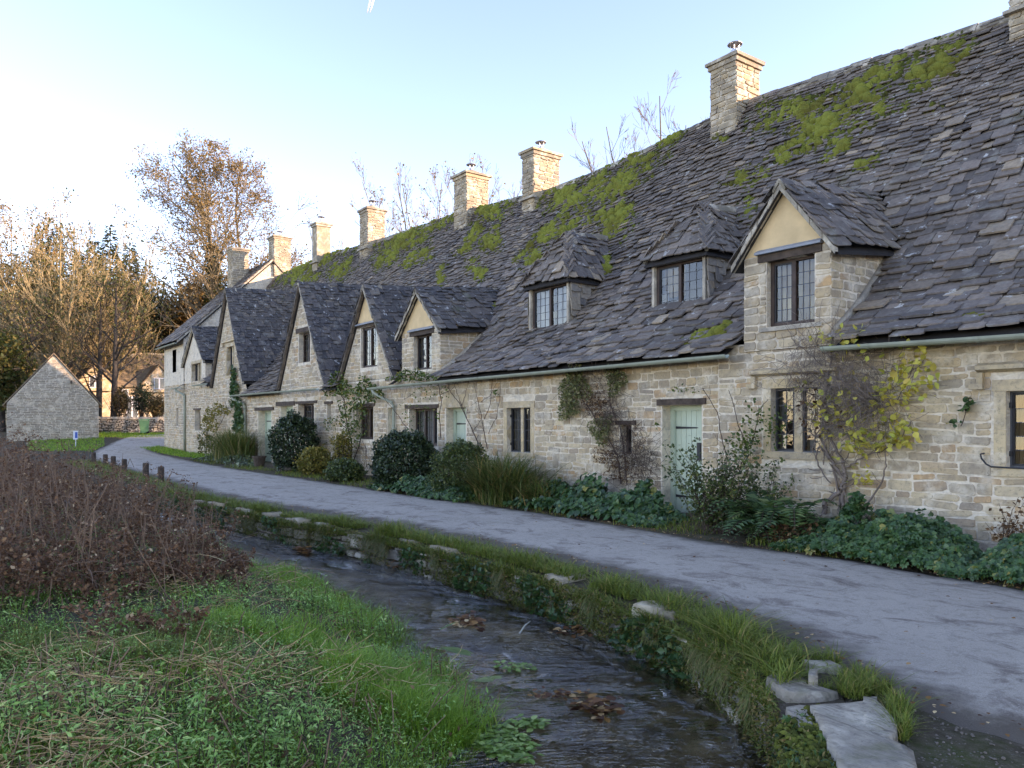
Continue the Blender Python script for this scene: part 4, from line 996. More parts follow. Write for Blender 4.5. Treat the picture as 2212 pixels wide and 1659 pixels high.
rf, it = gable_roof(G3, Dd.root); emit('slate', it, 'slate_dark', rf, 300, 'slate', 'slates')
Dd.slates = lay_main(Dd.x0, Dd.x1); Dd.finish(0, 200)
chimney(Dd.root, -22.44, -21.64, 14.2, 15.1, 8.2, 10.0, tall=.05, ledge=False)
ridge_caps(Dd.roof, [(x, 14.7, float(ridge_z(x)) + .02) for x in (-23.1, -22.5)], .5, .16, .16); ridge_caps(Dd.roof, [(x, 14.7, float(ridge_z(x)) + .02) for x in (-21.6, -19.3)], .5, .16, .16)

# --- the middle gable with the small casement
Ee = Cottage(-28.2, -23.1, 'steep gabled cottage with one small casement in the gable and a wooden lintel above it')
Ee.hole(-25.92, -24.5, 1.15, 2.25, (.05, .05, .05, .12)); Ee.hole(-27.65, -26.4, -.02, 2.2, (.05, .05, 0, .18)); Ee.hole(-23.42, -22.95 - .15, 1.5, 2.2, (.05, 0, .03, .12))
Ee.front(2.84); Ee.roof = main_base(Ee.x0, Ee.x1, Ee.root)
beam(Ee.root, -28.05, -26.2, 2.205, 2.36); beam(Ee.root, -26.1, -24.2, 2.255, 2.34); beam(Ee.root, -23.58, -22.95, 2.205, 2.29)
door(Ee.root, -27.65, -26.4, .02, 2.2, WALL_Y + .26); window(Ee.root, -25.92, -24.5, 1.15, 2.25, WALL_Y + .22, 2, 3, 5, 'brown_frame', .06, .06, None, (0, 1)); window(Ee.root, -23.42, -23.10, 1.5, 2.2, WALL_Y + .2, 1, 2, 3, 'oak', .05, .05)
w2 = (-25.85, -24.83, 3.66, 4.70); Ee.gable_wall(G2, 2.85, [w2], True, [(w2[0] - .05, w2[1] + .05, w2[2] - .06, w2[3] + .2)]); window(Ee.root, w2[0], w2[1], w2[2], w2[3], WALL_Y + .17, 2, 2, 5, 'brown_frame', .06, .06, SIDE, (1,), ('oak', .1, .05)); beam(Ee.root, -26.05, -24.6, 4.705, 4.86)
rf, it = gable_roof(G2, Ee.root); emit('slate', it, 'slate_dark', rf, 300, 'slate', 'slates')
Ee.slates = lay_main(Ee.x0, Ee.x1); Ee.finish(0, 150)
ridge_caps(Ee.roof, [(x, 14.7, float(ridge_z(x)) + .02) for x in (-28.2, -25.5, -23.1)], .55, .16, .16)

# --- the tallest gable with the narrow stone window
Ff = Cottage(-36.2, -28.2, 'cottage with the tallest steep gable and narrow stone window, open-set green door below')
Ff.hole(-30.1, -28.6, -.02, 2.06, (.05, .05, 0, .14))
Ff.front(2.84); Ff.roof = main_base(Ff.x0, Ff.x1, Ff.root)
beam(Ff.root, -30.45, -28.3, 2.065, 2.19); door(Ff.root, -30.1, -28.6, .02, 2.06, WALL_Y + .3)
w1 = (-34.2, -33.15, 3.62, 4.86); Ff.gable_wall(G1, 2.85, [w1], True, [(w1[0] - .16, w1[1] + .16, w1[2] - .12, w1[3] + .2)]); surround(Ff.root, *w1, w=.14, sillh=.1, mull=((-33.72, -33.6),)); window(Ff.root, *w1, WALL_Y + .16, 2, 2, 5, 'leading', .03, .06, SIDE, ()); hood(Ff.root, -34.6, -32.75, 5.06, .06)
rf, it = gable_roof(G1, Ff.root); emit('slate', it, 'slate_dark', rf, 300, 'slate', 'slates')
Ff.slates = lay_main(Ff.x0, Ff.x1); Ff.finish(0, 0)
gutter(Ff.root, [(-32.5, 9.64, 2.72), (-28, 9.64, 2.72), (-23.35, 9.64, 2.70)], drops=False); downpipe(Ff.root, [(-32.35, 9.66, 2.66), (-32.3, 9.70, 2.56), (-31.55, 9.90, 2.35), (-31.5, 9.93, 2.2), (-31.5, 9.93, .05)], .05)
chimney(Ff.root, -29.85, -29.09, 14.2, 15.0, 8.4, 10.45, singles=False, tall=.05); chimney(Ff.root, -35.07, -34.45, 14.2, 14.9, 8.7, 10.95, singles=False, plain=True, mat='weathered')
ridge_caps(Ff.roof, [(x, 14.7, float(ridge_z(x)) + .02) for x in (-36.2, -35.1)], .55, .16, .16); ridge_caps(Ff.roof, [(x, 14.7, float(ridge_z(x)) + .02) for x in (-34.4, -29.9)], .55, .16, .16); ridge_caps(Ff.roof, [(x, 14.7, float(ridge_z(x)) + .02) for x in (-29.05, -28.2)], .55, .16, .16)

# --- the tall house at the far end
Gg = Cottage(-45.8, -36.2, 'tall two-storey end house of the row, narrow slit windows and green downpipe at the corner')
for hh in ((-43.9, -43.1, 4.25, 5.45), (-43.1, -42.65, 1.4, 2.36), (-39.4, -38.4, 1.2, 2.2)): Gg.hole(*hh)
Gg.front(3.6, zbase=-.2); Gg.roof = main_base(-41.6, Gg.x1, Gg.root)
up = MB(); wall_face(up, WALL_Y, [3.6, 5.85], lambda z: -45.8, lambda z: -41.6, [h for h in Gg.holes if h[2] > 3.6])
for x in (-45.8, -41.6):
    q_ = [(x, 10, -.2), (x, 19.2, -.2), (x, 19.2, 5.8), (x, 14.58, 10.3), (x, 10, 5.85)]; up.add(q_, [(0, 1, 2, 3, 4) if x > -43 else (4, 3, 2, 1, 0)])
up.build('upper_wall', MATS['mortar'], Gg.root, org=(-43.7, 10, 3.6))
tr_ = MB(); T0, T1 = -46.05, -41.42
tr_.prism([(T0, 9.68, 5.68), (T1, 9.68, 5.68), (T1, 14.58, 10.40), (T0, 14.58, 10.40)], (0, .02, -.05)); tr_.prism([(T1, 19.5, 5.68), (T0, 19.5, 5.68), (T0, 14.58, 10.40), (T1, 14.58, 10.40)], (0, -.02, -.05))
tro = tr_.build('upper_roof', MATS['roof_under'], Gg.root, org=(-43.7, 10, 5.7)); Ut = Vector((0, 4.9, 4.72))
emit('slate', lay_plane(Vector((T0, 9.66, 5.72)), (1, 0, 0), Ut, Ut.length, lambda u: 0, lambda u: T1 - T0, None, (.24, .13), (.36, .22)), 'slate', tro, 200, 'slate', 'slates')
cp = MB()
for k in range(14): a = Vector((T1 - .06, 9.68, 5.72)).lerp(Vector((T1 - .06, 14.58, 10.46)), k / 14); b = Vector((T1 - .06, 9.68, 5.72)).lerp(Vector((T1 - .06, 14.58, 10.46)), (k + .97) / 14); cp.prism([a + Vector((.07, 0, .06)), a + Vector((-.12, 0, .06)), a + Vector((-.12, 0, -.05)), a + Vector((.07, 0, -.05))], b - a)
cp.build('coping', MATS['weathered'], tro, org=(T1, 10, 5.7))
ridge_caps(tro, [(T0, 14.58, 10.45), (T1, 14.58, 10.45)], .5, .15, .14); ridge_caps(Gg.roof, [(-41.5, 14.7, 9.52), (-36.2, 14.7, float(ridge_z(-36.2)) + .02)], .55, .16, .16)
w0 = (-39.95, -38.35, 3.35, 4.46); mb = MB(); wall_face(mb, WALL_Y - .003, [3.3, 4.5], lambda z: -41.35, lambda z: -37.55, [w0]); mb.quad((-37.55, 9.997, 3.3), (-37.55, 12.5, 3.3), (-37.55, 12.5, 4.6), (-37.55, 9.997, 4.6)); mb.build('dormer_wall', MATS['mortar'], Gg.root, org=(-39.5, 10, 3.3))
Gg.gable_wall(G0, 4.5); surround(Gg.root, *w0, w=.14, sillh=.1, mull=((-39.22, -39.08),)); window(Gg.root, *w0, WALL_Y + .16, 2, 2, 4, 'leading', .03, .1, NETS, ())
window(Gg.root, -43.9, -43.1, 4.25, 5.45, WALL_Y + .2, 1, 2, 4, 'oak', .08, .05); window(Gg.root, -43.1, -42.65, 1.4, 2.36, WALL_Y + .2, 1, 1, 3, 'oak', .05, .05); window(Gg.root, -39.4, -38.4, 1.2, 2.2, WALL_Y + .22, 1, 2, 3, 'oak', .1, .05); beam(Gg.root, -39.6, -38.3, 2.205, 2.28)
rf, it = gable_roof(G0, Gg.root, ext=.1); emit('slate', it, 'slate_dark', rf, 100, 'slate', 'slates')
Gg.slates = lay_main(-41.5, Gg.x1); Gg.finish(0, 0)
gutter(Gg.root, [(-46.1, 9.62, 5.66), (-41.6, 9.62, 5.66)]); gutter(Gg.root, [(-42.4, 9.64, 3.36), (-40.9, 9.64, 3.36)]); gutter(Gg.root, [(-38.3, 9.64, 3.36), (-36.1, 9.64, 3.36)])
downpipe(Gg.root, [(-41.75, 9.64, 3.32), (-41.7, 9.66, 3.22), (-41.15, 9.90, 3.0), (-41.1, 9.93, 2.9), (-41.1, 9.93, .05)], .055)
chimney(Gg.root, -42.35, -41.45, 14.65, 15.6, 9.6, 11.75, singles=False, ledge=False); chimney(Gg.root, -45.0, -44.05, 13.2, 14.1, 9.0, 11.35, singles=False, ledge=False, cowl=False)
# ------------------------------------------------------------------ foliage and tree builders
LEAF = (np.array([(0, 0, 0), (.36, .45, .07), (0, 1, -.04), (-.36, .45, .07)], float), np.array([[0, 1, 2, 3]]))
NARROW = (np.array([(0, 0, 0), (.17, .40, .05), (0, 1, -.05), (-.17, .40, .05)], float), np.array([[0, 1, 2, 3]]))
OVAL = (np.array([(0, 0, 0), (.30, .22, .05), (.40, .5, .07), (.25, .8, .03), (0, 1.02, -.05), (-.25, .8, .03), (-.40, .5, .07), (-.30, .22, .05), (0, .5, 0)], float), np.array([[0, 1, 8], [1, 2, 8], [2, 3, 8], [3, 4, 8], [4, 5, 8], [5, 6, 8], [6, 7, 8], [7, 0, 8]]))
LOBED = (np.array([(0, 0, 0), (.32, -.08, .04), (.52, .22, .0), (.36, .42, .05), (.42, .72, -.02), (.14, .74, .03), (0, 1.02, -.05), (-.14, .74, .03), (-.42, .72, -.02), (-.36, .42, .05), (-.52, .22, 0), (-.32, -.08, .04), (0, .42, -.02)], float), np.array([[i, (i + 1) % 12, 12] for i in range(12)]))
def blades(pos, h, w, lean=0.5, bend=1.0, rng=RNG):
    """curved blades; h, w arrays"""
    K = len(pos); a = rng.uniform(0, 2 * np.pi, K); ln = rng.normal(0, lean, K); bd = rng.uniform(.3, 1.2, K) * bend
    V = np.zeros((K, 7, 3)); dx, dy = np.cos(a), np.sin(a)
    tt = [(0, -.5), (0, .5), (.4, .42), (.4, -.42), (.75, .26), (.75, -.26), (1.0, 0)]
    for i, (t_, s_) in enumerate(tt):
        out_ = (ln * t_ + bd * t_ * t_) * h; up_ = h * t_ * (1 - .28 * bd * t_)
        V[:, i, 0] = pos[:, 0] + dx * out_ - dy * w * s_; V[:, i, 1] = pos[:, 1] + dy * out_ + dx * w * s_; V[:, i, 2] = pos[:, 2] + up_
    k = (np.arange(K) * 7)[:, None]
    return V.reshape(-1, 3), np.concatenate([k + np.array([[0, 1, 2, 3]]), k + np.array([[3, 2, 4, 5]])]), k + np.array([[5, 4, 6]])
def leaf_obj(name, parent, mat, pos, size, proto=LEAF, tilt=math.pi, rng=RNG, kind=None, M=None, rnd=None):
    pos = np.asarray(pos, float); K = len(pos)
    size = np.broadcast_to(np.asarray(size, float), (K,)) * rng.uniform(.65, 1.3, K)
    M = (rand_rot(K, tilt, rng) if M is None else M) * size[:, None, None]
    off = np.zeros(3); q_ = parent
    while q_ is not None: off += np.array(q_.location); q_ = q_.parent
    V, F = inst(proto[0], proto[1], pos - off, M)
    me = np_mesh(name, V, [F], MATS[mat], np.repeat(rng.uniform(0, 1, K) if rnd is None else rnd, len(proto[0])))
    o = bpy.data.objects.new(name, me); link(o, parent)
    if kind: tag(o, kind=kind)
    return o
def seg_obj(name, parent, mat, segs, n=4, kind=None):
    a = np.array(segs, float); off = np.zeros(3); q_ = parent
    while q_ is not None: off += np.array(q_.location); q_ = q_.parent
    V, F = segs_mesh(a[:, 0:3] - off, a[:, 3:6] - off, a[:, 6], a[:, 7], n)
    me = np_mesh(name, V, [F], MATS[mat], np.repeat(RNG.uniform(0, 1, len(a)), 2 * n), smooth=n > 3)
    o = bpy.data.objects.new(name, me); link(o, parent)
    if kind: tag(o, kind=kind)
    return o
def rdir(rng): 
    v = Vector((rng.gauss(0, 1), rng.gauss(0, 1), rng.gauss(0, 1))); return v.normalized()
def branch(p, d, L, r, lvl, cfg, rng, out_, tips):
    """cfg: list per level of (segments, wander, lift, children, angle, ratio)"""
    ns, wan, lift, nch, ang, rat = cfg[lvl]; q_ = Vector(p); d = Vector(d).normalized(); st = L / ns; last = lvl == len(cfg) - 1; pts = []
    for i in range(ns):
        d = (d + rdir(rng) * wan + Vector((0, 0, lift))).normalized(); q2 = q_ + d * st
        r1 = r * (1 - .72 * (i + 1) / ns) + .003
        out_[lvl].append((*q_, *q2, max(r * (1 - .72 * i / ns), .004), r1)); pts.append((q2, d.copy(), r1)); q_ = q2
        if last: tips.append((q2, d.copy()))
    if not last:
        for c in range(nch):
            f = rng.uniform(.25, 1.0); k = min(ns - 1, int(f * ns)); bp, bd, br = pts[k]
            side = bd.cross(rdir(rng)).normalized(); a = ang * rng.uniform(.6, 1.3)
            nd = bd * math.cos(a) + side * math.sin(a)
            branch(bp, nd, L * rat * rng.uniform(.7, 1.2) * (1.15 - .5 * f), max(br * .62, .006), lvl + 1, cfg, rng, out_, tips)
def tree(label, base, stems, cfg, mats, seed, name='tree', leaf=None, cat='tree', group=None, ivy=None, minr=0.012, sides=(6, 5, 3, 3, 3)):
    """stems: list of (points, radius, n children, first child length); leaf: (per tip, size, jitter, mat)"""
    rng = random.Random(seed); nrg = np.random.default_rng(seed)
    root = empty(name, base, label, cat, group); out_ = [[] for _ in range(len(cfg) + 1)]; tips = []
    for pts, r0, nch, l0 in stems:
        pts = [Vector(p) for p in pts]; n = 26; poly = []
        cum = [0]; 
        for a, b in zip(pts[:-1], pts[1:]): cum.append(cum[-1] + (b - a).length)
        for i in range(n + 1):
            s = cum[-1] * i / n; k = max(j for j in range(len(cum) - 1) if cum[j] <= s + 1e-9)
            poly.append(pts[k].lerp(pts[k + 1], (s - cum[k]) / (cum[k + 1] - cum[k])) + rdir(rng) * .04 * cum[-1] / n)
        rad = [r0 * (1 - .85 * i / n) for i in range(n + 1)]
        for i in range(n): out_[0].append((*poly[i], *poly[i + 1], rad[i], rad[i + 1]))
        for c in range(nch):
            f = .22 + .78 * (c + rng.random()) / nch; k = min(n - 1, int(f * n)); d0 = (poly[k + 1] - poly[k]).normalized()
            side = d0.cross(rdir(rng)).normalized(); a = rng.uniform(.75, 1.25) * (1.15 - .4 * f); nd = d0 * math.cos(a) + side * math.sin(a)
            o2 = [None] + out_[1:]; branch(poly[k], nd, l0 * (1.15 - .85 * f) * rng.uniform(.7, 1.2), max(rad[k] * .5, .02), 0, cfg, rng, out_[1:], tips)
    off = np.array(base)
    seg_obj('trunk', root, mats[0], out_[0], sides[0])
    crown = [s for lv in out_[1:] for s in lv]
    for i, s in enumerate(crown): crown[i] = (*s[:6], max(s[6], minr), max(s[7], minr))
    cr = seg_obj('crown', root, mats[1], crown, 3)
    if leaf:
        per, size, jit, mat = leaf; P_ = np.array([tuple(t_[0]) for t_ in tips]); P_ = np.repeat(P_, per, axis=0) if per >= 1 else P_[nrg.random(len(P_)) < per]
        fo = leaf_obj('foliage', root, mat, P_ + nrg.normal(0, jit, P_.shape), size, LEAF, math.pi, nrg, 'stuff')
    return root, out_, tips
def bush_pts(c, rx, ry, rz, n, rng, hollow=.45, lump=.25, flat=-.6, f=2.2):
    """points through a lumpy ellipsoid, thicker towards its skin"""
    v = rng.normal(0, 1, (n, 3)); v /= np.linalg.norm(v, axis=1, keepdims=True); v[:, 2] = np.where(v[:, 2] < flat, -v[:, 2], v[:, 2])
    s = 1 + lump * np.array([noise.noise(Vector((f * a[0] + c[0], f * a[1] + c[1], f * a[2]))) * 2 for a in v])
    r = (hollow ** 3 + (1 - hollow ** 3) * rng.random(n)) ** (1 / 3)
    return np.array(c) + v * (r * s)[:, None] * np.array([rx, ry, rz])
leafy('evergreen', [(0, (.012, .026, .010)), (.5, (.026, .050, .016)), (.85, (.045, .075, .020)), (1, (.08, .10, .03))], .15, .4, .5)
leafy('wood_green', [(0, (.055, .075, .02)), (.4, (.095, .115, .028)), (.7, (.16, .145, .04)), (1, (.24, .17, .045))], .35)
leafy('wood_brown', [(0, (.12, .085, .04)), (.5, (.20, .135, .055)), (.8, (.18, .155, .05)), (1, (.30, .18, .06))], .35)
leafy('autumn_brown', [(0, (.22, .14, .05)), (.5, (.34, .22, .07)), (.8, (.42, .26, .08)), (1, (.30, .24, .08))], .4)
leafy('autumn_orange', [(0, (.20, .10, .02)), (.5, (.30, .16, .03)), (1, (.16, .13, .03))], .4)
leafy('ivy_far', [(0, (.035, .045, .012)), (.5, (.07, .08, .02)), (1, (.12, .12, .03))], .2)
simple('bark', (.20, .165, .11), .9, .35, 3, .5, .1)
simple('bark_dark', (.06, .052, .045), .9, .35, 3, .5, .1)
simple('twig_tan', (.31, .245, .135), .85, .3, 1.5, .1, .1)
simple('twig_grey', (.24, .19, .15), .85, .3, 1.5, .1, .1)
mk_stone('sunlit_stone', [(0, (.46, .37, .25)), (1, (.52, .42, .28))], .25)
def gpt(px, py_unused, dep):
    d = ray(px, HY) * dep; return Vector((d[0], d[1], float(ground_z(d[0], d[1]))))
def pd(px, py, dep): return at_d(px, py, dep)

# ------------------------------------------------------------------ far end: barn, dry wall, bin, houses
def far_roof_mat():
    m, nt, out = new_mat('far_roof'); t = NT(nt); p = t.pos()
    c = t.ramp(t.noise(2.0, 6, .7, p), [(.3, (.16, .12, .085)), (.55, (.25, .19, .125)), (.75, (.33, .26, .17))])
    w = t.n('ShaderNodeTexWave', {'Vector': p, 'Scale': 1.6, 'Distortion': 1.5, 'Detail': 3}, bands_direction='Z').outputs[1]
    t.principled(out, c, .9, t.bump(w, .6, .05), .1); MATS['far_roof'] = m
far_roof_mat()
mk_stone('barn_stone', [(0, (.34, .315, .28)), (.35, (.43, .40, .36)), (.7, (.29, .255, .22)), (1, (.40, .35, .28))], .4)
bl, br = at_d(14.5, 949, 47.4), at_d(213, 949, 50.0); bz = 0.42
ax = Vector((br.x - bl.x, br.y - bl.y, 0)); bw = ax.length; ax.normalize(); bk_ = Vector((-ax.y, ax.x, 0))
if bk_.dot(Vector((ray(110, HY)[0], ray(110, HY)[1], 0))) < 0: bk_ = -bk_
barn = empty('stone_barn', (bl.x, bl.y, bz), 'small stone barn with a blank pointed gable at the far left end of the lane', 'barn')
def BP(e, y, z): return Vector((bl.x, bl.y, bz)) + ax * e + bk_ * y + Vector((0, 0, z))
ez, az = 2.36, 5.42
mb = MB(); mb.prism([BP(0, 0, -.4), BP(bw, 0, -.4), BP(bw, 0, ez), BP(bw / 2, 0, az), BP(0, 0, ez)], bk_ * 8.0)
bwall = mb.build('wall', MATS['mortar'], barn, org=(bl.x, bl.y, bz))
it = lay_stones(lambda e, z: (BP(e, 0, z), ax, -bk_, Vector((0, 0, 1))), lambda z: 0 if z < ez else (z - ez) / (az - ez) * bw / 2 + .05, lambda z: bw if z < ez else bw - (z - ez) / (az - ez) * bw / 2 - .05, 0, az - .15, [], (.08, .13), (.2, .5), (.012, .03), .012, .01)
emit('stone', it, 'barn_stone', bwall, 300, 'stone', 'rubble_stones')
rb_ = MB()
for sd in (-1, 1):
    e0 = -.22 if sd < 0 else bw + .22; sl_ = (az - ez) / (bw / 2)
    a, b = BP(e0, -.12, ez - .22 * sl_ + .06), BP(bw / 2, -.12, az + .06); rb_.prism([a, b, b + Vector((0, 0, .10)), a + Vector((0, 0, .10))], bk_ * 8.25)
rb_.build('roof', MATS['far_roof'], barn, org=(bl.x, bl.y, bz + ez))
vt = MB(); c0 = BP(bw * .69, -.06, 3.72); vt.box(c0.x - .14, c0.x + .14, c0.y - .05, c0.y + .05, c0.z - .08, c0.z + .09, .02); vt.build('owl_hole_stone', MATS['oak'], barn, org=c0)
# dry-stone wall behind the bin
w0_, w1_ = at_d(190, 930, 54.5), at_d(372, 930, 57.5); wz = .80
wax = Vector((w1_.x - w0_.x, w1_.y - w0_.y, 0)); wlen = wax.length; wax.normalize(); wbk = Vector((-wax.y, wax.x, 0)) if Vector((-wax.y, wax.x, 0)).dot(Vector((ray(300, HY)[0], ray(300, HY)[1], 0))) > 0 else Vector((wax.y, -wax.x, 0))
dw = empty('dry_stone_wall', (w0_.x, w0_.y, wz), 'low dry-stone wall behind the green bin', 'wall')
mb = MB(); mb.prism([Vector((w0_.x, w0_.y, wz - .3)) + wbk * .08, Vector((w1_.x, w1_.y, wz - .3)) + wbk * .08, Vector((w1_.x, w1_.y, wz + 1.0)) + wbk * .08, Vector((w0_.x, w0_.y, wz + 1.0)) + wbk * .08], wbk * .35)
dcore = mb.build('core', MATS['bark_dark'], dw, org=(w0_.x, w0_.y, wz))
it = lay_stones(lambda e, z: (Vector((w0_.x, w0_.y, wz)) + wax * e + Vector((0, 0, z)) + wbk * .06, wax, -wbk, Vector((0, 0, 1))), lambda z: 0, lambda z: wlen, -.1, 1.02, [], (.08, .15), (.15, .42), (.03, .10), .03, .03)
emit('stone', it, 'weathered', dcore, 150, 'stone', 'coursed_stones')
cpp = MB()
x = 0
while x < wlen:
    w = random.uniform(.12, .3); c0 = Vector((w0_.x, w0_.y, wz + 1.02)) + wax * x; cpp.prism([c0, c0 + wax * w * .95, c0 + wax * w * .95 + Vector((0, 0, random.uniform(.10, .18))), c0 + Vector((0, 0, random.uniform(.10, .18)))], wbk * .45); x += w
tag(cpp.build('cope_stones', MATS['weathered'], dw, org=(w0_.x, w0_.y, wz)), kind='stuff')
# wheelie bin
bc = at_d(312, 934, 54.4); bcz = float(ground_z(bc.x, bc.y))
simple('bin_green', (.10, .235, .115), .45, .08, 3, .03, .4); simple('rubber', (.02, .02, .02), .8, .1, 5, .05, .2)
binr = empty('wheelie_bin', (bc.x, bc.y, bcz), 'green wheelie bin in front of the low dry-stone wall', 'bin'); binr.rotation_euler = (0, 0, YAW * -1 + R(25))
def local(mbf, name, mat, par): 
    o = mbf.build(name, MATS[mat]); o.parent = par; return o
mb = MB(); mb.add([(-.22, -.26, .1), (.22, -.26, .1), (.22, .24, .1), (-.22, .24, .1), (-.28, -.34, .98), (.28, -.34, .98), (.28, .32, .98), (-.28, .32, .98)], [(0, 3, 2, 1), (4, 5, 6, 7), (0, 1, 5, 4), (1, 2, 6, 5), (2, 3, 7, 6), (3, 0, 4, 7)]); local(mb, 'body', 'bin_green', binr)
mb = MB(); mb.add([(-.31, -.38, .985), (.31, -.38, .985), (.31, .36, 1.0), (-.31, .36, 1.0), (-.29, -.35, 1.05), (.29, -.35, 1.05), (.28, .33, 1.10), (-.28, .33, 1.10)], [(0, 3, 2, 1), (4, 5, 6, 7), (0, 1, 5, 4), (1, 2, 6, 5), (2, 3, 7, 6), (3, 0, 4, 7)]); local(mb, 'lid', 'bin_green', binr)
for sx_ in (-.24, .24): mb = MB(); mb.tube([(sx_ - .03, .22, .1), (sx_ + .03, .22, .1)], .1, 12); local(mb, 'wheel', 'rubber', binr)
mb = MB(); mb.tube([(-.25, .38, 1.0), (.25, .38, 1.0)], .018, 6); local(mb, 'handle', 'bin_green', binr)
# little sign on a stake before the barn
simple('white_board', (.75, .76, .8), .5, .05, 5, .02, .3); simple('blue_print', (.05, .12, .45), .5, .1, 5, .02, .3)
sg = at_d(163.5, 962, 43.5); sgz = float(ground_z(sg.x, sg.y)); sr = empty('small_sign', (sg.x, sg.y, sgz), 'small white and blue sign on a stake in front of the barn', 'sign'); sr.rotation_euler = (0, 0, R(90) - YAW + R(20))
mb = MB(); mb.box(-.02, .02, -.02, .02, -.2, .8); local(mb, 'stake', 'white_board', sr)
mb = MB(); mb.box(-.12, .12, -.045, -.022, .42, .92); local(mb, 'board', 'white_board', sr); mb = MB(); mb.box(-.03, .10, -.051, -.0455, .5, .84); local(mb, 'blue_panel', 'blue_print', sr)
# bollards
for k, (x, y) in enumerate([(-33.69, 4.79), (-32.58, 5.03), (-30.72, 5.0), (-28.38, 4.95), (-24.28, 4.8), (-23.07, 4.95)]):
    mb = MB(); z = float(ground_z(x, y)); h_ = .42; n = 10; V = []
    for zz, r_ in ((-.2, .085), (h_ - .03, .085), (h_, .07)): V += [(x + r_ * math.cos(2 * math.pi * i / n), y + r_ * math.sin(2 * math.pi * i / n), z + zz) for i in range(n)]
    mb.add(V, [(j * n + i, j * n + (i + 1) % n, (j + 1) * n + (i + 1) % n, (j + 1) * n + i) for j in range(2) for i in range(n)] + [tuple(2 * n + i for i in range(n))])
    o = mb.build('bollard', MATS['oak_post' if 'oak_post' in MATS else 'oak'], org=(x, y, z))
    tag(o, ['short dark wooden post farthest along the lane edge', 'second wooden post from the far end of the lane edge', 'third wooden post from the far end of the lane edge', 'fourth wooden post from the far end of the lane edge', 'wooden post next to the nearest one at the lane edge', 'nearest short wooden post at the lane edge beside dead brown weeds'][k], 'post', 'wooden posts along the lane edge')
# sunlit houses beyond
def far_house(label, pa, da, length, turn, h_e, h_r, zb, gables, wins, name='stone_house', depth_=6.0):
    a = at_d(pa, HY, da); n_r, n_q = math.sin(turn), -math.cos(turn)
    N_ = Vector((-CA * n_q + SA * n_r, SA * n_q + CA * n_r, 0)); E_ = Vector((-N_.y, N_.x, 0))
    if E_.dot(Vector((SA, CA, 0))) < 0: E_ = -E_
    o0 = Vector((a.x, a.y, zb)); root = empty(name, o0, label, 'house', 'sunlit houses beyond the trees')
    Pp = lambda e, d, z: o0 + E_ * e - N_ * d + Vector((0, 0, z))
    mb = MB(); mb.prism([Pp(0, 0, -1), Pp(0, depth_, -1), Pp(0, depth_, h_e), Pp(0, depth_ / 2, h_r), Pp(0, 0, h_e)], E_ * length); mb.build('wall', MATS['sunlit_stone'], root, org=o0)
    rr = MB(); k = (h_r - h_e) / (depth_ / 2)
    for d0, d1 in ((-.3, depth_ / 2), (depth_ + .3, depth_ / 2)):
        z0 = h_e - .3 * k + .05; p0, p1 = Pp(-.2, d0, z0), Pp(-.2, d1, h_r + .05); rr.prism([p0, p1, p1 + Vector((0, 0, .12)), p0 + Vector((0, 0, .12))], E_ * (length + .4))
    roof = rr.build('roof', MATS['far_roof'], root, org=o0)
    rc = MB(); rc.prism([Pp(-.2, depth_ / 2 - .15, h_r + .1), Pp(-.2, depth_ / 2, h_r + .28), Pp(-.2, depth_ / 2 + .15, h_r + .1)], E_ * (length + .4)); rc.build('ridge', MATS['sunlit_stone'], roof, org=o0)
    for (ge, gw, gh) in gables:
        g_ = MB(); g_.prism([Pp(ge - gw, -.35, h_e - .6), Pp(ge + gw, -.35, h_e - .6), Pp(ge + gw, -.35, h_e + .1), Pp(ge, -.35, gh), Pp(ge - gw, -.35, h_e + .1)], -N_ * 2.4); gg = g_.build('gable', MATS['sunlit_stone'], root, org=Pp(ge, 0, h_e))
        g2 = MB(); kk = (gh - h_e - .1) / gw
        for sd in (-1, 1):
            p0, p1 = Pp(ge + sd * (gw + .2), -.5, h_e + .1 - .2 * kk + .04), Pp(ge, -.5, gh + .04); g2.prism([p0, p1, p1 + Vector((0, 0, .1)), p0 + Vector((0, 0, .1))], -N_ * 3.2)
        g2.build('gable_roof', MATS['far_roof'], gg, org=Pp(ge, 0, h_e))
        wins = wins + [(ge, h_e - .35, .9, 1.0, -.37)]
    for wn_ in wins:
        we, wz_, ww, wh = wn_[:4]; dd = wn_[4] if len(wn_) > 4 else 0
        f_ = MB(); f_.prism([Pp(we - ww / 2, dd - .03, wz_), Pp(we + ww / 2, dd - .03, wz_), Pp(we + ww / 2, dd - .03, wz_ + wh), Pp(we - ww / 2, dd - .03, wz_ + wh)], -N_ * .02); fo_ = f_.build('window', MATS['white_board'], root, org=Pp(we, dd, wz_))
        for j in (-1, 1):
            g_ = MB(); x0_, x1_ = we + min(0, j) * ww / 2 + .06, we + max(0, j) * ww / 2 - .06
            g_.prism([Pp(x0_, dd - .045, wz_ + .06), Pp(x1_, dd - .045, wz_ + .06), Pp(x1_, dd - .045, wz_ + wh - .06), Pp(x0_, dd - .045, wz_ + wh - .06)], -N_ * .012); g_.build('pane', MATS['far_pane'], fo_, org=Pp(we, dd, wz_))
    return root, Pp
simple('far_pane', (.10, .11, .12), .15, .2, 3, 0, .5)
hz_ = 2.0
hr1, P1 = far_house('golden sunlit stone house with small roof gables behind the dry-stone wall', 130, 63.0, 26, R(38), 2.9, 5.7, 1.9, [(7.5, 1.35, 4.6), (11.2, 1.5, 4.8), (2.5, 1.3, 4.5)], [(4.6, 1.6, 1.0, .9), (5.4, .0, .9, 1.9)])
cm = MB(); c0 = P1(6.0, 3.0, 5.2)
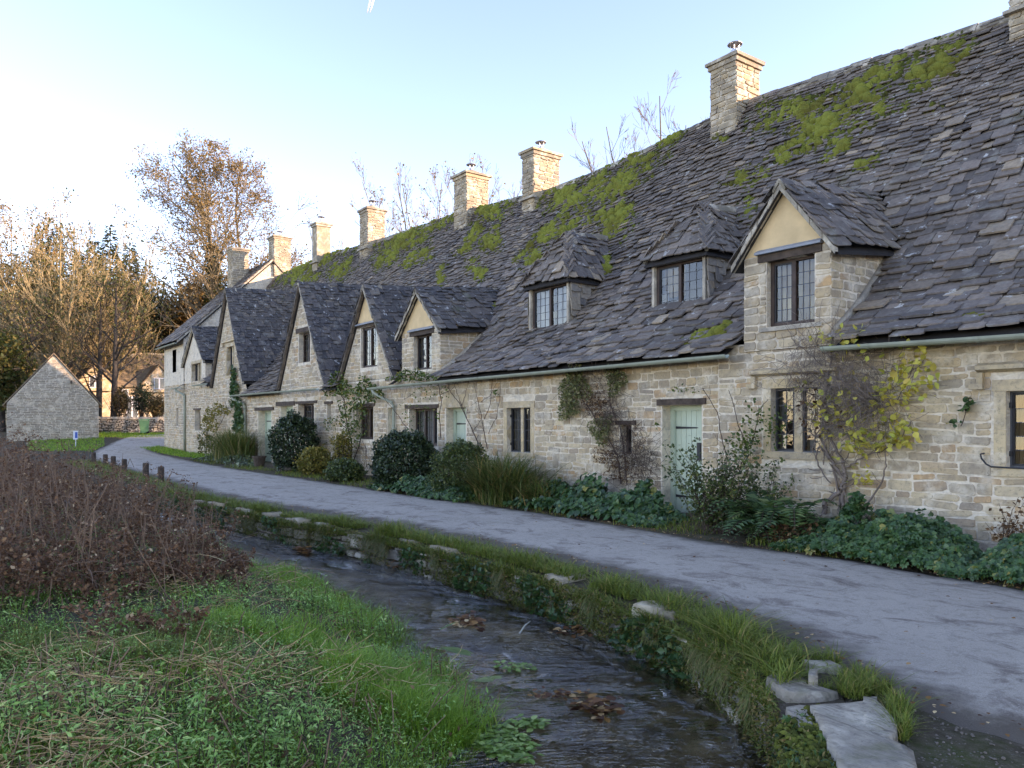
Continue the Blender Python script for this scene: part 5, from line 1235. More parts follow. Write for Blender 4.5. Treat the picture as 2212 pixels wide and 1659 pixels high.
cm.box(c0.x - .45, c0.x + .45, c0.y - .4, c0.y + .4, c0.z, c0.z + 1.9); cmo = cm.build('chimney', MATS['sunlit_stone'], hr1, org=c0)
simple('terracotta', (.36, .10, .07), .8, .2, 4, .1, .1)
pt = MB(); pt.tube([(c0.x, c0.y, c0.z + 1.9), (c0.x, c0.y, c0.z + 2.75)], [.24, .19], 10); pt.build('pot', MATS['terracotta'], cmo, org=c0)
far_house('sunlit stone house half hidden behind the barn at the far left edge', -120, 60.0, 15, R(30), 2.9, 5.6, 1.6, [(6, 1.4, 4.6)], [(9.0, 1.3, 1.0, .9)])
# ------------------------------------------------------------------ trees and the wooded hill
CF3 = [(5, .10, .05, 5, .75, .55), (4, .16, .04, 4, .8, .6), (3, .2, .05, 0, 0, 0)]
# tall alder with ivy on one of its two stems
dA = 74.0
s1 = [gpt(466, 0, dA)] + [pd(*p, dA) for p in ((464, 720), (461, 630), (457, 540), (444, 475), (422, 425), (398, 385), (375, 355))]
s2 = [gpt(466, 0, dA), pd(500, 790, dA)] + [pd(*p, dA + 1) for p in ((530, 690), (528, 610), (518, 540), (510, 470), (512, 410), (520, 365))]
s3 = [pd(458, 560, dA), pd(450, 470, dA - 1), pd(444, 400, dA - 1), pd(440, 355, dA - 1)]
_, oA, _ = tree('tall two-stemmed tree with sparse brown leaves, ivy thick on its left trunk', gpt(480, 0, dA), [(s1, .42, 38, 9.4), (s2, .34, 38, 9.2), (s3, .18, 18, 5.5)], [(5, .12, .03, 6, .7, .55), (4, .18, .02, 5, .8, .6), (3, .22, .02, 0, 0, 0)], ('bark', 'bark'), 11, 'alder_tree', leaf=(2, .20, .3, 'autumn_brown'), minr=.018)
rg = np.random.default_rng(4); iv = []
for s in oA[0][3:17]:
    a, b = np.array(s[:3]), np.array(s[3:6]); n = 420; t_ = rg.random((n, 1)); th = rg.uniform(0, 6.28, n); rr = rg.uniform(.35, .95, n) * (1.0 if s[2] < 14 else .75)
    iv.append(a + (b - a) * t_ + np.stack([np.cos(th) * rr, np.sin(th) * rr, rg.normal(0, .25, n)], 1))
par = [o for o in COL.objects if o.name.startswith('alder_tree')][0]
leaf_obj('ivy', par, 'ivy_far', np.concatenate(iv), .24, LEAF, math.pi, rg, 'stuff')
# coppiced bare trees behind the barn
def coppice(label, px, dep, top, spread, seed, nst=11, twig='twig_tan', leaf=None, group='bare trees behind the barn', lean=0.0):
    rg_ = random.Random(seed); b = gpt(px, 0, dep); stems = []; H_ = pd(px, top, dep).z - b.z
    for k in range(nst):
        a = 2 * math.pi * (k + rg_.random()) / nst; sp = spread * rg_.uniform(.35, 1.0); e = Vector((math.cos(a) * sp, math.sin(a) * sp, 0)); hh = H_ * rg_.uniform(.72, 1.0)
        stems.append(([b + e * .03, b + e * .16 + Vector((0, 0, hh * .22)), b + e * .5 + Vector((0, 0, hh * .58)), b + e * .85 + Vector((0, 0, hh * .86)), b + e + Vector((0, 0, hh))], .13 * rg_.uniform(.7, 1.4), 15, H_ * .26))
    return tree(label, b, stems, [(5, .07, .16, 6, .42, .55), (3, .12, .10, 3, .5, .6), (2, .12, .06, 0, 0, 0)], ('twig_tan' if twig == 'twig_tan' else 'bark', twig), seed, 'bare_tree', leaf, group=group, minr=.014 if twig == 'twig_tan' else .010)
coppice('many-stemmed bare tan tree rising right behind the barn peak', 132, 62, 470, 7.0, 21, 11, leaf=(.45, .22, .3, 'wood_green'))
coppice('bare tan tree at the far left edge of the picture', 18, 66, 430, 6.0, 22, 10, leaf=(.8, .22, .3, 'autumn_orange'))
coppice('bare tan tree right of the barn, second of the many-stemmed ones', 235, 66, 520, 5.0, 23, 9, leaf=(.6, .22, .3, 'wood_green'))
coppice('slender bare tree between the barn trees and the end house', 315, 84, 560, 4.0, 24, 6, 'twig_grey', group=None)
# dark trunks by the dry wall
for k, (px, dep, top, lab) in enumerate([(245, 59, 610, 'dark-trunked tree standing behind the dry-stone wall'), (212, 61, 640, 'thin dark-trunked tree close to the right edge of the barn'), (60, 58, 660, 'dark-branched tree left of the barn gable')]):
    b = gpt(px, 0, dep); tp = pd(px + 6, top, dep)
    tree(lab, b, [([b, b.lerp(tp, .4) + Vector((.2, 0, 0)), tp], .28, 20, 5.0)], CF3, ('bark_dark', 'bark_dark'), 40 + k, 'dark_tree', (.5, .22, .25, 'wood_green'), minr=.016)
# conifers
def conifer(label, px, dep, top, rad, seed, mat='evergreen', n=5200):
    rg_ = np.random.default_rng(seed); b = gpt(px, 0, dep); H_ = pd(px, top, dep).z - b.z
    root = empty('conifer_tree', b, label, 'tree', 'conifers on the hillside')
    seg_obj('trunk', root, 'bark_dark', [(*b, b.x, b.y, b.z + H_ * .95, .25, .04)], 6)
    f = 1 - rg_.random(n) ** .55 * .97; z = H_ * (.06 + .94 * f); lobe = 1 + .25 * np.sin(z * 3.1 + rg_.normal(0, .3, n)); a = rg_.uniform(0, 2 * np.pi, n); R_ = rad * (1 - f) ** .8 * lobe * rg_.uniform(.35, 1.05, n)
    P_ = np.stack([b.x + np.cos(a) * R_, b.y + np.sin(a) * R_, b.z + z - .18 * R_], 1)
    yv = np.stack([np.cos(a) * .85, np.sin(a) * .85, rg_.uniform(-.45, .35, n)], 1); yv /= np.linalg.norm(yv, axis=1, keepdims=True); xv = np.cross(yv, [0, 0, 1.0]); xv /= np.linalg.norm(xv, axis=1, keepdims=True); zv = np.cross(xv, yv)
    M = np.stack([xv * .55, yv, zv], axis=2)
    leaf_obj('foliage', root, mat, P_, .62, LEAF, 0, rg_, 'stuff', M)
for k, (px, dep, top, rad) in enumerate([(92, 88, 478, 2.4), (122, 86, 488, 2.6), (238, 84, 482, 2.8), (204, 90, 508, 2.8), (280, 86, 520, 3.2), (170, 84, 540, 3.4)]):
    conifer(['pointed dark conifer, leftmost on the skyline', 'pointed dark conifer, second from the left on the skyline', 'tallest pointed conifer on the skyline above the barn trees', 'conifer between the two tall skyline conifers', 'broad conifer nearest the tall ivy-clad tree', 'wide conifer low behind the bare tan tree'][k], px, dep, top, rad, 60 + k, 'wood_green' if k in (2, 4) else 'evergreen')
# round trees and scrub filling the slope
def round_tree(label, px, dep, ytop, ybot, w, mat, seed, n=5200, size=.30, name='leafy_tree', group='leafy trees on the slope'):
    rg_ = np.random.default_rng(seed); c = pd(px, (ytop + ybot) / 2, dep); rz = (ybot - ytop) / 2 * dep / FPX; rx = w / 2 * dep / FPX; b = gpt(px, 0, dep)
    root = empty(name, b, label, 'tree', group)
    rr = random.Random(seed); segs = [(*b, c.x, c.y, c.z, .22, .1)]
    for k in range(26):
        v = rdir(rr); v.z = abs(v.z) * .8; e = Vector((c.x + v.x * rx * .95, c.y + v.y * rx * .95, c.z + v.z * rz * .95)); m_ = c.lerp(e, .5) + Vector((0, 0, -.2)); st = Vector((c.x, c.y, c.z - rz * rr.uniform(.1, .7)))
        segs += [(*st, *m_, .07, .045), (*m_, *e, .045, .015)]
    seg_obj('trunk', root, 'bark_dark', segs, 4)
    leaf_obj('crown', root, mat, bush_pts(c, rx, rx, rz, n, rg_, .35, .38, -2, 2.6), size, LEAF, math.pi, rg_)
for k, a in enumerate([(420, 78, 545, 800, 110, 'autumn_orange', 'orange autumn tree below the ivy-clad tall tree'), (330, 84, 600, 780, 150, 'wood_green', 'green round tree left of the end house roof'), (375, 82, 650, 790, 130, 'wood_brown', 'brownish tree leaning over the roof of the end house'), (440, 80, 600, 790, 110, 'wood_brown', 'brown leafy tree just behind the end house roof'), (40, 80, 560, 800, 170, 'evergreen', 'dark green tree at the left edge behind the bare ones'), (150, 78, 600, 800, 200, 'wood_green', 'green tree low behind the barn'), (255, 76, 590, 790, 170, 'evergreen', 'dark evergreen tree above the sunlit house'), (470, 82, 560, 760, 100, 'wood_green', 'green tree at the foot of the tall ivy-clad tree'), (585, 80, 560, 720, 130, 'autumn_orange', 'golden tree behind the end chimneys'), (300, 86, 690, 790, 110, 'evergreen', 'low dark evergreen behind the golden house roof'), (5, 56, 720, 900, 120, 'wood_green', 'green tree at the left picture edge beside the barn'), (75, 70, 560, 780, 170, 'wood_green', 'olive leafy tree behind the left half of the barn'), (205, 70, 600, 770, 150, 'wood_brown', 'golden brown tree above the right slope of the barn'), (290, 76, 610, 770, 120, 'wood_green', 'olive tree between the barn trees and the tall ivy-clad tree')]):
    round_tree(a[6], a[0], a[1], a[2], a[3], a[4], a[5], 80 + k, 4400 if a[4] > 100 else 2800)
# trees showing over the roof
for k, (px, dep, top, spread, nst, lab, lf) in enumerate([(960, 52, 365, 6.5, 8, 'bare tree behind the roof between the two middle chimneys', (.12, .18, .15, 'autumn_brown')), (1085, 50, 395, 4.5, 6, 'bare tree partly hidden behind the second tallest chimney', None), (1440, 44, 250, 5.5, 8, 'pale bare tree above the roof left of the tall right chimney', None), (730, 66, 480, 6.0, 7, 'faint bare tree behind the slim chimney', None), (905, 56, 400, 4.0, 6, 'bare tree with russet leaves above the roof ridge', (.3, .18, .15, 'autumn_brown')), (655, 70, 505, 4.0, 5, 'small bare tree right of the tall ivy-clad tree', (.3, .18, .15, 'autumn_orange'))]):
    coppice(lab, px, dep, top, spread, 130 + k, nst, 'twig_grey', lf, 'bare trees behind the roof')
# undergrowth on the hill: a mass nobody could count
rg = np.random.default_rng(77); n = 20000
q_ = rg.uniform(84, 130, n); r_ = rg.uniform(-.72, -.12, n) * q_; hx, hy = -CA * q_ + SA * r_, SA * q_ + CA * r_
hp = np.stack([hx, hy, ground_z(hx, hy) + rg.random(n) ** 1.5 * 3.2 * (.4 + np.abs(np.sin(hx * .31) * np.cos(hy * .27)))], 1)
half = n // 2
o = leaf_obj('hill_undergrowth', None, 'wood_green', hp[:half], .75, LEAF, math.pi, rg); tag(o, 'dark green undergrowth covering the wooded slope', 'undergrowth', kind='stuff')
o = leaf_obj('hill_scrub', None, 'wood_brown', hp[half:], .7, LEAF, math.pi, rg); tag(o, 'brown scrub among the trees on the slope', 'scrub', kind='stuff')
# shrubs behind the dry wall
for k, (px, py, dep, w, h, mat, lab) in enumerate([(262, 868, 59, 34, 60, 'wood_brown', 'red-brown bare shrub behind the left part of the dry-stone wall'), (308, 862, 60, 44, 60, 'evergreen', 'small dark conifer bush behind the dry-stone wall'), (340, 878, 59, 40, 44, 'wood_brown', 'brown shrub behind the dry-stone wall next to the end house')]):
    rg_ = np.random.default_rng(150 + k); c = pd(px, py, dep); b = gpt(px, 0, dep); root = empty('shrub', b, lab, 'shrub', 'shrubs behind the dry wall')
    seg_obj('stems', root, 'bark_dark', [(*b, c.x + rg_.normal(0, .5), c.y + rg_.normal(0, .5), c.z + rg_.uniform(0, .9), .03, .012) for _ in range(30)], 3)
    leaf_obj('foliage', root, mat, bush_pts(c, w / 2 * dep / FPX, w / 2 * dep / FPX, h / 2 * dep / FPX, 1500, rg_, .2, .4, -2), .16, LEAF, math.pi, rg_)
# contrail
simple('vapour', (.9, .9, .9), 1, .02, 1, 0, 0)
ct = MB()
for dx in (0, 6):
    a, b = at_d(793 + dx, 28, 4000), at_d(803 + dx, -12, 4000); ct.tube([a, a.lerp(b, .4), b], [1.5, 5, 7], 6)
tag(ct.build('contrail', MATS['vapour'], smooth=True, org=at_d(798, 10, 4000)), 'short white double vapour trail at the top of the sky', 'contrail')
# ------------------------------------------------------------------ plants along the cottages
TINT = (1.75, 1.45, 1.05)
leafy('box_dark', [(0, (.008, .020, .012)), (.5, (.018, .040, .022)), (.85, (.032, .062, .032)), (1, (.06, .10, .05))], .12, .35, .5)
leafy('box_mid', [(0, (.022, .045, .018)), (.5, (.045, .085, .030)), (.85, (.075, .12, .04)), (1, (.13, .16, .06))], .2, .4, .5)
leafy('yellowgreen', [(0, (.07, .085, .02)), (.5, (.13, .14, .035)), (.85, (.19, .18, .05)), (1, (.26, .22, .07))], .3)
leafy('ivy', [(0, (.013, .044, .020)), (.4, (.026, .078, .032)), (.8, (.044, .115, .045)), (.95, (.07, .14, .055)), (1, (.20, .20, .05))], .18, .38, .5)
leafy('rose_leaf', [(0, (.030, .065, .02)), (.5, (.060, .115, .03)), (.9, (.10, .16, .04)), (1, (.22, .20, .05))], .3, .4, .45)
leafy('clematis', [(0, (.075, .11, .055)), (.5, (.13, .17, .085)), (.85, (.19, .22, .13)), (1, (.32, .32, .24))], .3)
leafy('yellow_leaf', [(0, (.36, .40, .09)), (.4, (.46, .47, .13)), (.75, (.32, .42, .11)), (1, (.50, .44, .16))], .4, .45)
leafy('dead_leaf', [(0, (.055, .036, .028)), (.5, (.095, .062, .045)), (.85, (.14, .095, .065)), (1, (.24, .19, .14))], .2, .8, .1)
leafy('sedge', [(0, (.035, .07, .022)), (.5, (.075, .125, .036)), (.8, (.13, .155, .06)), (1, (.26, .21, .11))], .25)
leafy('grass', [(0, (.065, .11, .022)), (.5, (.11, .18, .034)), (.85, (.16, .225, .05)), (1, (.28, .25, .11))], .3, .5, .3)
leafy('grass_bright', [(0, (.085, .21, .025)), (.5, (.15, .32, .04)), (.85, (.21, .38, .06)), (1, (.30, .40, .11))], .35, .45, .3)
simple('stem_brown', (.085, .060, .050), .85, .3, 5, .1, .1)
simple('stem_grey', (.20, .16, .135), .85, .3, 5, .1, .1)
simple('seedhead', (.42, .40, .33), .9, .2, 5, .1, .1)
def foot(px, y): p = at_y(px, 1000, y); return Vector((p.x, y, float(ground_z(p.x, y))))
def bush(label, px0, px1, py0, py1, y, ry, mat, size, n, seed, proto=LEAF, name='shrub', group='shrubs along the cottage fronts', lump=.16, hollow=.6, cat='shrub'):
    rg_ = np.random.default_rng(seed); c = at_y((px0 + px1) / 2, (py0 + py1) / 2, y); dep = depth_of(c)
    rx = (px1 - px0) / 2 * dep / FPX / .80; b = foot((px0 + px1) / 2, y); zt = at_y((px0 + px1) / 2, py0, y).z
    rz = max(.2, (zt - b.z) * .56); cz = zt - rz
    root = empty(name, b, label, cat, group); rr = random.Random(seed)
    segs = []
    for k in range(40):
        v = rdir(rr); v.z = abs(v.z); e = Vector((c.x + v.x * rx * .9, y + v.y * ry * .9, cz + v.z * rz * .9)); m_ = Vector((b.x + rr.gauss(0, .06), y + rr.gauss(0, .06), b.z)).lerp(e, .5); segs += [(b.x + rr.gauss(0, .08), y + rr.gauss(0, .06), b.z - .05, *m_, .018, .012), (*m_, *e, .012, .005)]
    seg_obj('stems', root, 'stem_brown', segs, 3)
    P_ = bush_pts((c.x, y, cz), rx, ry, rz, n, rg_, hollow, lump, -.75, 3.0); P_[:, 2] = np.maximum(P_[:, 2], b.z + .03)
    leaf_obj('foliage', root, mat, P_, size, proto, math.pi, rg_)
    return root
bush('large clipped dark evergreen beside the far green door', 590, 682, 893, 1026, 9.15, .75, 'box_dark', .085, 9000, 201, lump=.12, hollow=.75)
bush('yellowish loose shrub right of the far dark evergreen', 640, 722, 965, 1028, 8.95, .5, 'yellowgreen', .085, 2600, 202)
bush('low bluish green shrub with pale flowers next to the yellowish one', 698, 790, 993, 1048, 8.9, .5, 'box_mid', .07, 4200, 203)
bush('big rounded dark evergreen under the small dormer cottage window', 806, 945, 932, 1072, 8.95, .75, 'box_dark', .075, 14000, 204, lump=.12, hollow=.75)
bush('green clipped shrub at the left of the tall sedge clump', 948, 1045, 953, 1068, 9.0, .65, 'box_mid', .055, 9000, 205, hollow=.7)
bush('slim dark green shrub behind the yellowish one', 720, 760, 935, 1010, 9.55, .3, 'yellowgreen', .075, 1300, 206)
# leafy mounds: the largest leaves are parts of their own
def leaf_mound(label, px0, px1, py0, y, ry, hgt, mat, size, n, seed, proto, name='ivy_mound', singles=300, cat='plant', group='leafy mounds along the wall foot', pxs=None):
    rg_ = np.random.default_rng(seed); x0, x1 = foot(px0, y).x, foot(px1, y).x; xm = (x0 + x1) / 2; b = Vector((xm, y, float(ground_z(xm, y)))); root = empty(name, b, label, cat, group)
    f = rg_.uniform(-1, 1, n); v = rg_.random(n) ** .8; x = xm + f * (x1 - x0) / 2; yy = y - ry + v * 1.55 * ry + .12 * np.array([nz(a * 2.3, seed, 1.0) for a in x])
    lum = np.array([nz(a * 1.5, b_ * 2.2, seed) + .6 * nz(a * 4.1, b_ * 4.5, seed + 3.0) for a, b_ in zip(x, yy)]); dn = 1 - .4 * rg_.random(n) ** 2
    prof = np.clip(1 - np.abs(f) ** 3.5, 0.08, 1); zz = b.z + .03 + np.maximum(.04, hgt * prof * (.16 + .84 * v ** .8) * (1 + .75 * lum)) * dn
    N_ = np.stack([f * .25 + rg_.normal(0, .4, n), -.75 + rg_.normal(0, .4, n), .75 + rg_.normal(0, .35, n)], 1); N_ /= np.linalg.norm(N_, axis=1, keepdims=True)
    dv = np.stack([rg_.normal(0, .5, n), -.4 + rg_.normal(0, .4, n), -.8 + rg_.normal(0, .3, n)], 1); Yv = dv - N_ * (dv * N_).sum(1, keepdims=True); Yv /= np.linalg.norm(Yv, axis=1, keepdims=True); Xv = np.cross(Yv, N_)
    M = np.stack([Xv, Yv, N_], axis=2); sz = size * rg_.uniform(.45, 1.35, n); P_ = np.stack([x, yy, zz], 1)
    key = sz * (dn > .9); order = np.argsort(-key); sing = order[:singles]; rest = order[singles:]
    meshes = [np_mesh('leaf', proto[0] * np.array([1 + .1 * k, 1, 1 + .8 * k]), [proto[1]], MATS[mat], np.full(len(proto[0]), .13 * k)) for k in range(4)]
    for i in sing:
        o = bpy.data.objects.new('leaf', meshes[int(i) % 4]); COL.objects.link(o); o.parent = root; q_ = P_[i] - np.array(b); m_ = M[i] * sz[i]
        o.matrix_basis = Matrix([[*m_[r_], q_[r_]] for r_ in range(3)] + [[0, 0, 0, 1]])
    leaf_obj('leaves', root, mat, P_[rest], 1.0, proto, 0, rg_, 'stuff', M[rest] * sz[rest][:, None, None])
    st = [(*(np.array(b) + [rg_.uniform(-1, 1) * (x1 - x0) * .45, rg_.uniform(-.2, .3), -.03]), *P_[j], .006, .003) for j in rest[:260]]
    seg_obj('stems', root, 'stem_brown', st, 3)
    return root
leaf_mound('glossy heart-leaved ground cover left of the door numbered 6', 1135, 1462, 1045, 9.25, .58, .54, 'ivy', .098, 5200, 211, OVAL)
leaf_mound('large-leaved green ground cover under the yellow climber at the right', 1722, 2130, 1110, 9.1, .58, .50, 'ivy', .085, 6000, 212, LOBED)
leaf_mound('green ground cover running out of the picture at the lower right wall', 2120, 2330, 1150, 8.95, .5, .36, 'ivy', .08, 2600, 213, LOBED, singles=120)
leaf_mound('ivy carpet at the foot of the rounded dark evergreen', 820, 945, 1030, 8.62, .35, .40, 'ivy', .095, 1500, 214, LOBED, singles=200)
leaf_mound('ivy patch in front of the clipped shrub beside the sedge', 925, 1010, 1050, 8.6, .35, .30, 'ivy', .085, 900, 215, LOBED, singles=120)
leaf_mound('low dark plants at the foot of the tall shaggy bush', 440, 545, 985, 8.9, .5, .4, 'box_mid', .11, 1000, 216, LEAF, singles=0)
# sedge clump
def sedge(label, px, y, n, h, spread, seed, mat='sedge', name='sedge_clump', w=.028, bend=1.1):
    rg_ = np.random.default_rng(seed); b = foot(px, y); root = empty(name, b, label, 'grass clump')
    P_ = np.stack([rg_.normal(0, spread, n), rg_.normal(0, spread * .55, n), np.full(n, -.03)], 1)
    V, F4, F3 = blades(P_, h * rg_.uniform(.5, 1.1, n), np.full(n, w) * rg_.uniform(.6, 1.2, n), .28, bend, rg_)
    o = bpy.data.objects.new('blades', np_mesh('blades', V, [F4, F3], MATS[mat], np.repeat(rg_.uniform(0, 1, n), 7))); link(o, root); tag(o, kind='stuff')
    return root
sedge('tall arching sedge clump below the stone mullioned window', 1085, 9.1, 1700, 1.15, .34, 221)
sedge('smaller drooping sedge tuft right of the tall clump', 1165, 9.05, 500, .75, .2, 222)
sedge('shaggy brown and green grass bush below the tallest gable', 505, 9.2, 1800, 1.5, .5, 223, w=.03, bend=.7)
# fern
def fern(label, px, y, n, L, seed):
    rg_ = random.Random(seed); b = foot(px, y); root = empty('fern', b, label, 'fern'); P_ = []; Ms = []; segs = []; sz = []
    for k in range(n):
        a = rg_.uniform(0, 6.283); l = L * rg_.uniform(.6, 1.1); el = rg_.uniform(.7, 1.3); st = Vector((b.x + rg_.gauss(0, .22), y + rg_.gauss(0, .1), b.z)); d = Vector((math.cos(a) * math.cos(el), math.sin(a) * math.cos(el) * .7 - .12, math.sin(el))); p = st.copy(); m_ = 18
        for i in range(m_):
            q_ = p + d.normalized() * l / m_; segs.append((*p, *q_, .004, .003)); d += Vector((d.x * .02, d.y * .02, -.085)); side = d.cross(Vector((0, 0, 1))).normalized(); up_ = side.cross(d).normalized()
            if i > 2:
                for sd in (-1, 1):
                    yv = (side * sd + d.normalized() * .45).normalized(); xv = yv.cross(up_).normalized(); P_.append(tuple(q_)); Ms.append([[xv[j] * .42, yv[j], up_[j]] for j in range(3)]); sz.append(.20 * math.sin(math.pi * min(1, (i + 1.5) / m_) ** .8) + .03)
            p = q_
    seg_obj('stalks', root, 'stem_brown', segs, 3); rn = np.random.default_rng(seed)
    leaf_obj('fronds', root, 'fern_green', np.array(P_), np.array(sz), LEAF, 0, rn, None, np.array(Ms))
leafy('fern_green', [(0, (.018, .05, .022)), (.5, (.036, .09, .038)), (.9, (.06, .125, .05)), (1, (.10, .15, .06))], .25, .45, .4)
fern('dark green fern right of the door numbered 6', 1668, 9.2, 70, 1.15, 231)
fern('small fern tucked behind the leafy mound at the right', 1995, 9.45, 16, .6, 232)
# climbers on the walls
def climber(label, conv, stems, clouds, y=9.94, name='climber', twigs=None, seed=0, group='climbing plants on the cottage fronts', stem_mat='stem_brown', base=None):
    """stems: (pixel path, radius); clouds: (cx, cy, rx, ry, n, size, mat, proto, out)"""
    rg_ = random.Random(seed); rn = np.random.default_rng(seed); b = at_y(*conv(*stems[0][0][0]), y); b.z = max(float(ground_z(b.x, b.y)), min(b.z, 5)); root = empty(name, b, label, 'climber', group); segs = []
    for path, r0 in stems:
        pts = [at_y(*conv(*p), y - rg_.uniform(0, .05)) for p in path]; fine = []
        for a, c in zip(pts[:-1], pts[1:]):
            for i in range(4): fine.append(a.lerp(c, i / 4) + Vector((rg_.gauss(0, .008), rg_.gauss(0, .01), rg_.gauss(0, .008))))
        fine.append(pts[-1]); m_ = len(fine)
        for i in range(m_ - 1): segs.append((*fine[i], *fine[i + 1], r0 * (1 - .6 * i / m_), r0 * (1 - .6 * (i + 1) / m_)))
        for i in range(2, m_, 2):
            if rg_.random() < .6:
                p = fine[i]; d = Vector((rg_.gauss(0, 1), -.3, rg_.gauss(.3, .8))).normalized()
                for j in range(4):
                    q_ = p + d * rg_.uniform(.03, .08); q_.y = min(q_.y, 9.97); segs.append((*p, *q_, r0 * .3, r0 * .2)); p = q_; d = (d + rdir(rg_) * .5).normalized()
    seg_obj('stems', root, stem_mat, segs, 5)
    if twigs:
        tw = []
        for (cx, cy, rx, ry, n, L) in twigs:
            for k in range(n):
                a = rg_.uniform(0, 6.283); rr = math.sqrt(rg_.random()); p = at_y(*conv(cx + rx * rr * math.cos(a), cy + ry * rr * math.sin(a)), y - rg_.uniform(-.02, .20)); d = Vector((rg_.gauss(0, .8), rg_.gauss(0, .3), rg_.gauss(.1, .8))).normalized()
                for j in range(6):
                    q_ = p + d * L / 6; q_.y = min(q_.y, 9.98); tw.append((*p, *q_, .0034, .0026)); p = q_; d = (d + rdir(rg_) * .45 + Vector((0, 0, -.05))).normalized()
        seg_obj('twigs', root, stem_mat, tw, 3, 'stuff')
    for ci, (cx, cy, rx, ry, n, size, mat, proto, out_) in enumerate(clouds):
        a = rn.uniform(0, 6.283, n); rr = np.sqrt(rn.random(n)) * (1 + .3 * np.sin(a * 3 + ci)); P_ = np.array([tuple(at_y(*conv(cx + rx * r_ * math.cos(t_), cy + ry * r_ * math.sin(t_)), y - abs(rn.normal(0, out_)))) for t_, r_ in zip(a, rr)])
        leaf_obj('leaves', root, mat, P_, size, proto, math.pi, rn, 'stuff')
    return root
Kp = 2480 / 2212
z8 = lambda x, y: ((1900 + x * .2833) / Kp, (780 + y * .2833) / Kp)
zd = lambda x, y: ((780 + x * .2411) / Kp, (800 + y * .2411) / Kp)
ze_ = lambda x, y: ((1200 + x * .2653) / Kp, (860 + y * .2653) / Kp)
z2_ = lambda x, y: ((380 + x * .3617) / Kp, (580 + y * .3617) / Kp)
z5_ = lambda x, y: ((1480 + x * .4521) / Kp, (850 + y * .4521) / Kp)
yl = climber('large twiggy climber with scattered yellow leaves and twisted trunk on the near cottage wall', z8,
    [([(330, 1640), (350, 1540), (480, 1450), (515, 1350), (430, 1230), (360, 1100), (310, 1000), (330, 800)], .035), ([(540, 1660), (500, 1500), (520, 1330), (500, 1200), (420, 1050), (360, 900), (330, 700), (380, 450), (400, 200)], .03), ([(470, 1650), (475, 1480), (400, 1200), (300, 1060), (265, 1150), (300, 1260), (400, 1380)], .02),
     ([(670, 1650), (700, 1570), (830, 1380), (870, 1230), (860, 1110)], .016), ([(510, 1260), (600, 1200), (720, 1130), (850, 1100), (1000, 1000), (1080, 850)], .014), ([(590, 1660), (530, 1500), (440, 1300)], .014), ([(380, 450), (500, 500), (560, 650), (640, 820)], .010), ([(360, 900), (700, 780), (950, 700), (1050, 500), (1130, 330)], .010), ([(400, 200), (620, 250), (900, 260), (1120, 120)], .009), ([(330, 700), (200, 600), (60, 520)], .009), ([(380, 450), (250, 300), (100, 200), (60, 120)], .009)],
    [(1100, 420, 190, 300, 126, .088, 'yellow_leaf', OVAL, .16), (1000, 960, 130, 130, 86, .088, 'yellow_leaf', OVAL, .16), (720, 1020, 170, 120, 86, .088, 'yellow_leaf', OVAL, .16), (470, 880, 240, 220, 86, .088, 'yellow_leaf', OVAL, .16), (480, 160, 250, 140, 56, .088, 'yellow_leaf', OVAL, .16), (560, 560, 340, 260, 52, .088, 'yellow_leaf', OVAL, .16), (640, 1280, 130, 110, 24, .075, 'yellow_leaf', OVAL, .06), (940, 640, 220, 220, 71, .088, 'yellow_leaf', OVAL, .16), (250, 800, 200, 300, 60, .07, 'dead_leaf', OVAL, .1), (680, 1380, 60, 60, 12, .06, 'yellow_leaf', OVAL, .04)],
    twigs=[(300, 420, 330, 330, 260, .55), (480, 700, 330, 260, 200, .5), (760, 560, 300, 300, 110, .5), (650, 880, 300, 160, 80, .4), (650, 640, 90, 50, 110, .25)], seed=241, stem_mat='stem_grey')
climber('grey-green clematis with pale seed heads hanging over the gutter left of the door numbered 6', ze_,
    [([(1140, 1170), (1130, 1000), (1080, 850), (980, 700), (900, 560), (800, 400), (740, 250), (720, 120)], .016), ([(1200, 1180), (1180, 900), (1140, 650), (1060, 480), (1050, 300), (1090, 150)], .012)],
    [(720, 260, 130, 160, 1350, .052, 'clematis', LEAF, .10), (660, 460, 90, 130, 780, .052, 'clematis', LEAF, .08), (1090, 230, 90, 130, 630, .052, 'clematis', LEAF, .08), (900, 420, 130, 110, 300, .045, 'dead_leaf', LEAF, .06), (960, 680, 100, 130, 720, .052, 'clematis', LEAF, .06), (1000, 900, 100, 130, 330, .04, 'dead_leaf', LEAF, .05), (1140, 1050, 130, 120, 330, .04, 'dead_leaf', LEAF, .05)],
    twigs=[(1180, 860, 100, 260, 150, .5), (1340, 980, 90, 200, 120, .45), (900, 350, 260, 220, 140, .4), (1050, 560, 120, 120, 100, .35)], seed=242)
climber('green climbing rose between the narrow gable and the middle gable', zd, [([(290, 1300), (300, 1150), (250, 950), (220, 700), (120, 520), (60, 430)], .02), ([(320, 1300), (420, 1000), (470, 750), (480, 560), (400, 480)], .016), ([(260, 1000), (150, 900), (60, 880)], .01), ([(440, 1380), (450, 1200), (400, 1100)], .01)],
    [(160, 560, 140, 120, 420, .075, 'rose_leaf', OVAL, .12), (440, 620, 140, 130, 480, .075, 'rose_leaf', OVAL, .12), (280, 850, 130, 170, 420, .07, 'rose_leaf', OVAL, .10), (330, 1040, 110, 120, 200, .065, 'rose_leaf', OVAL, .08), (80, 940, 80, 90, 90, .06, 'rose_leaf', OVAL, .08), (180, 1120, 130, 100, 180, .06, 'yellowgreen', OVAL, .08)], twigs=[(420, 1280, 100, 150, 60, .5)], seed=243)
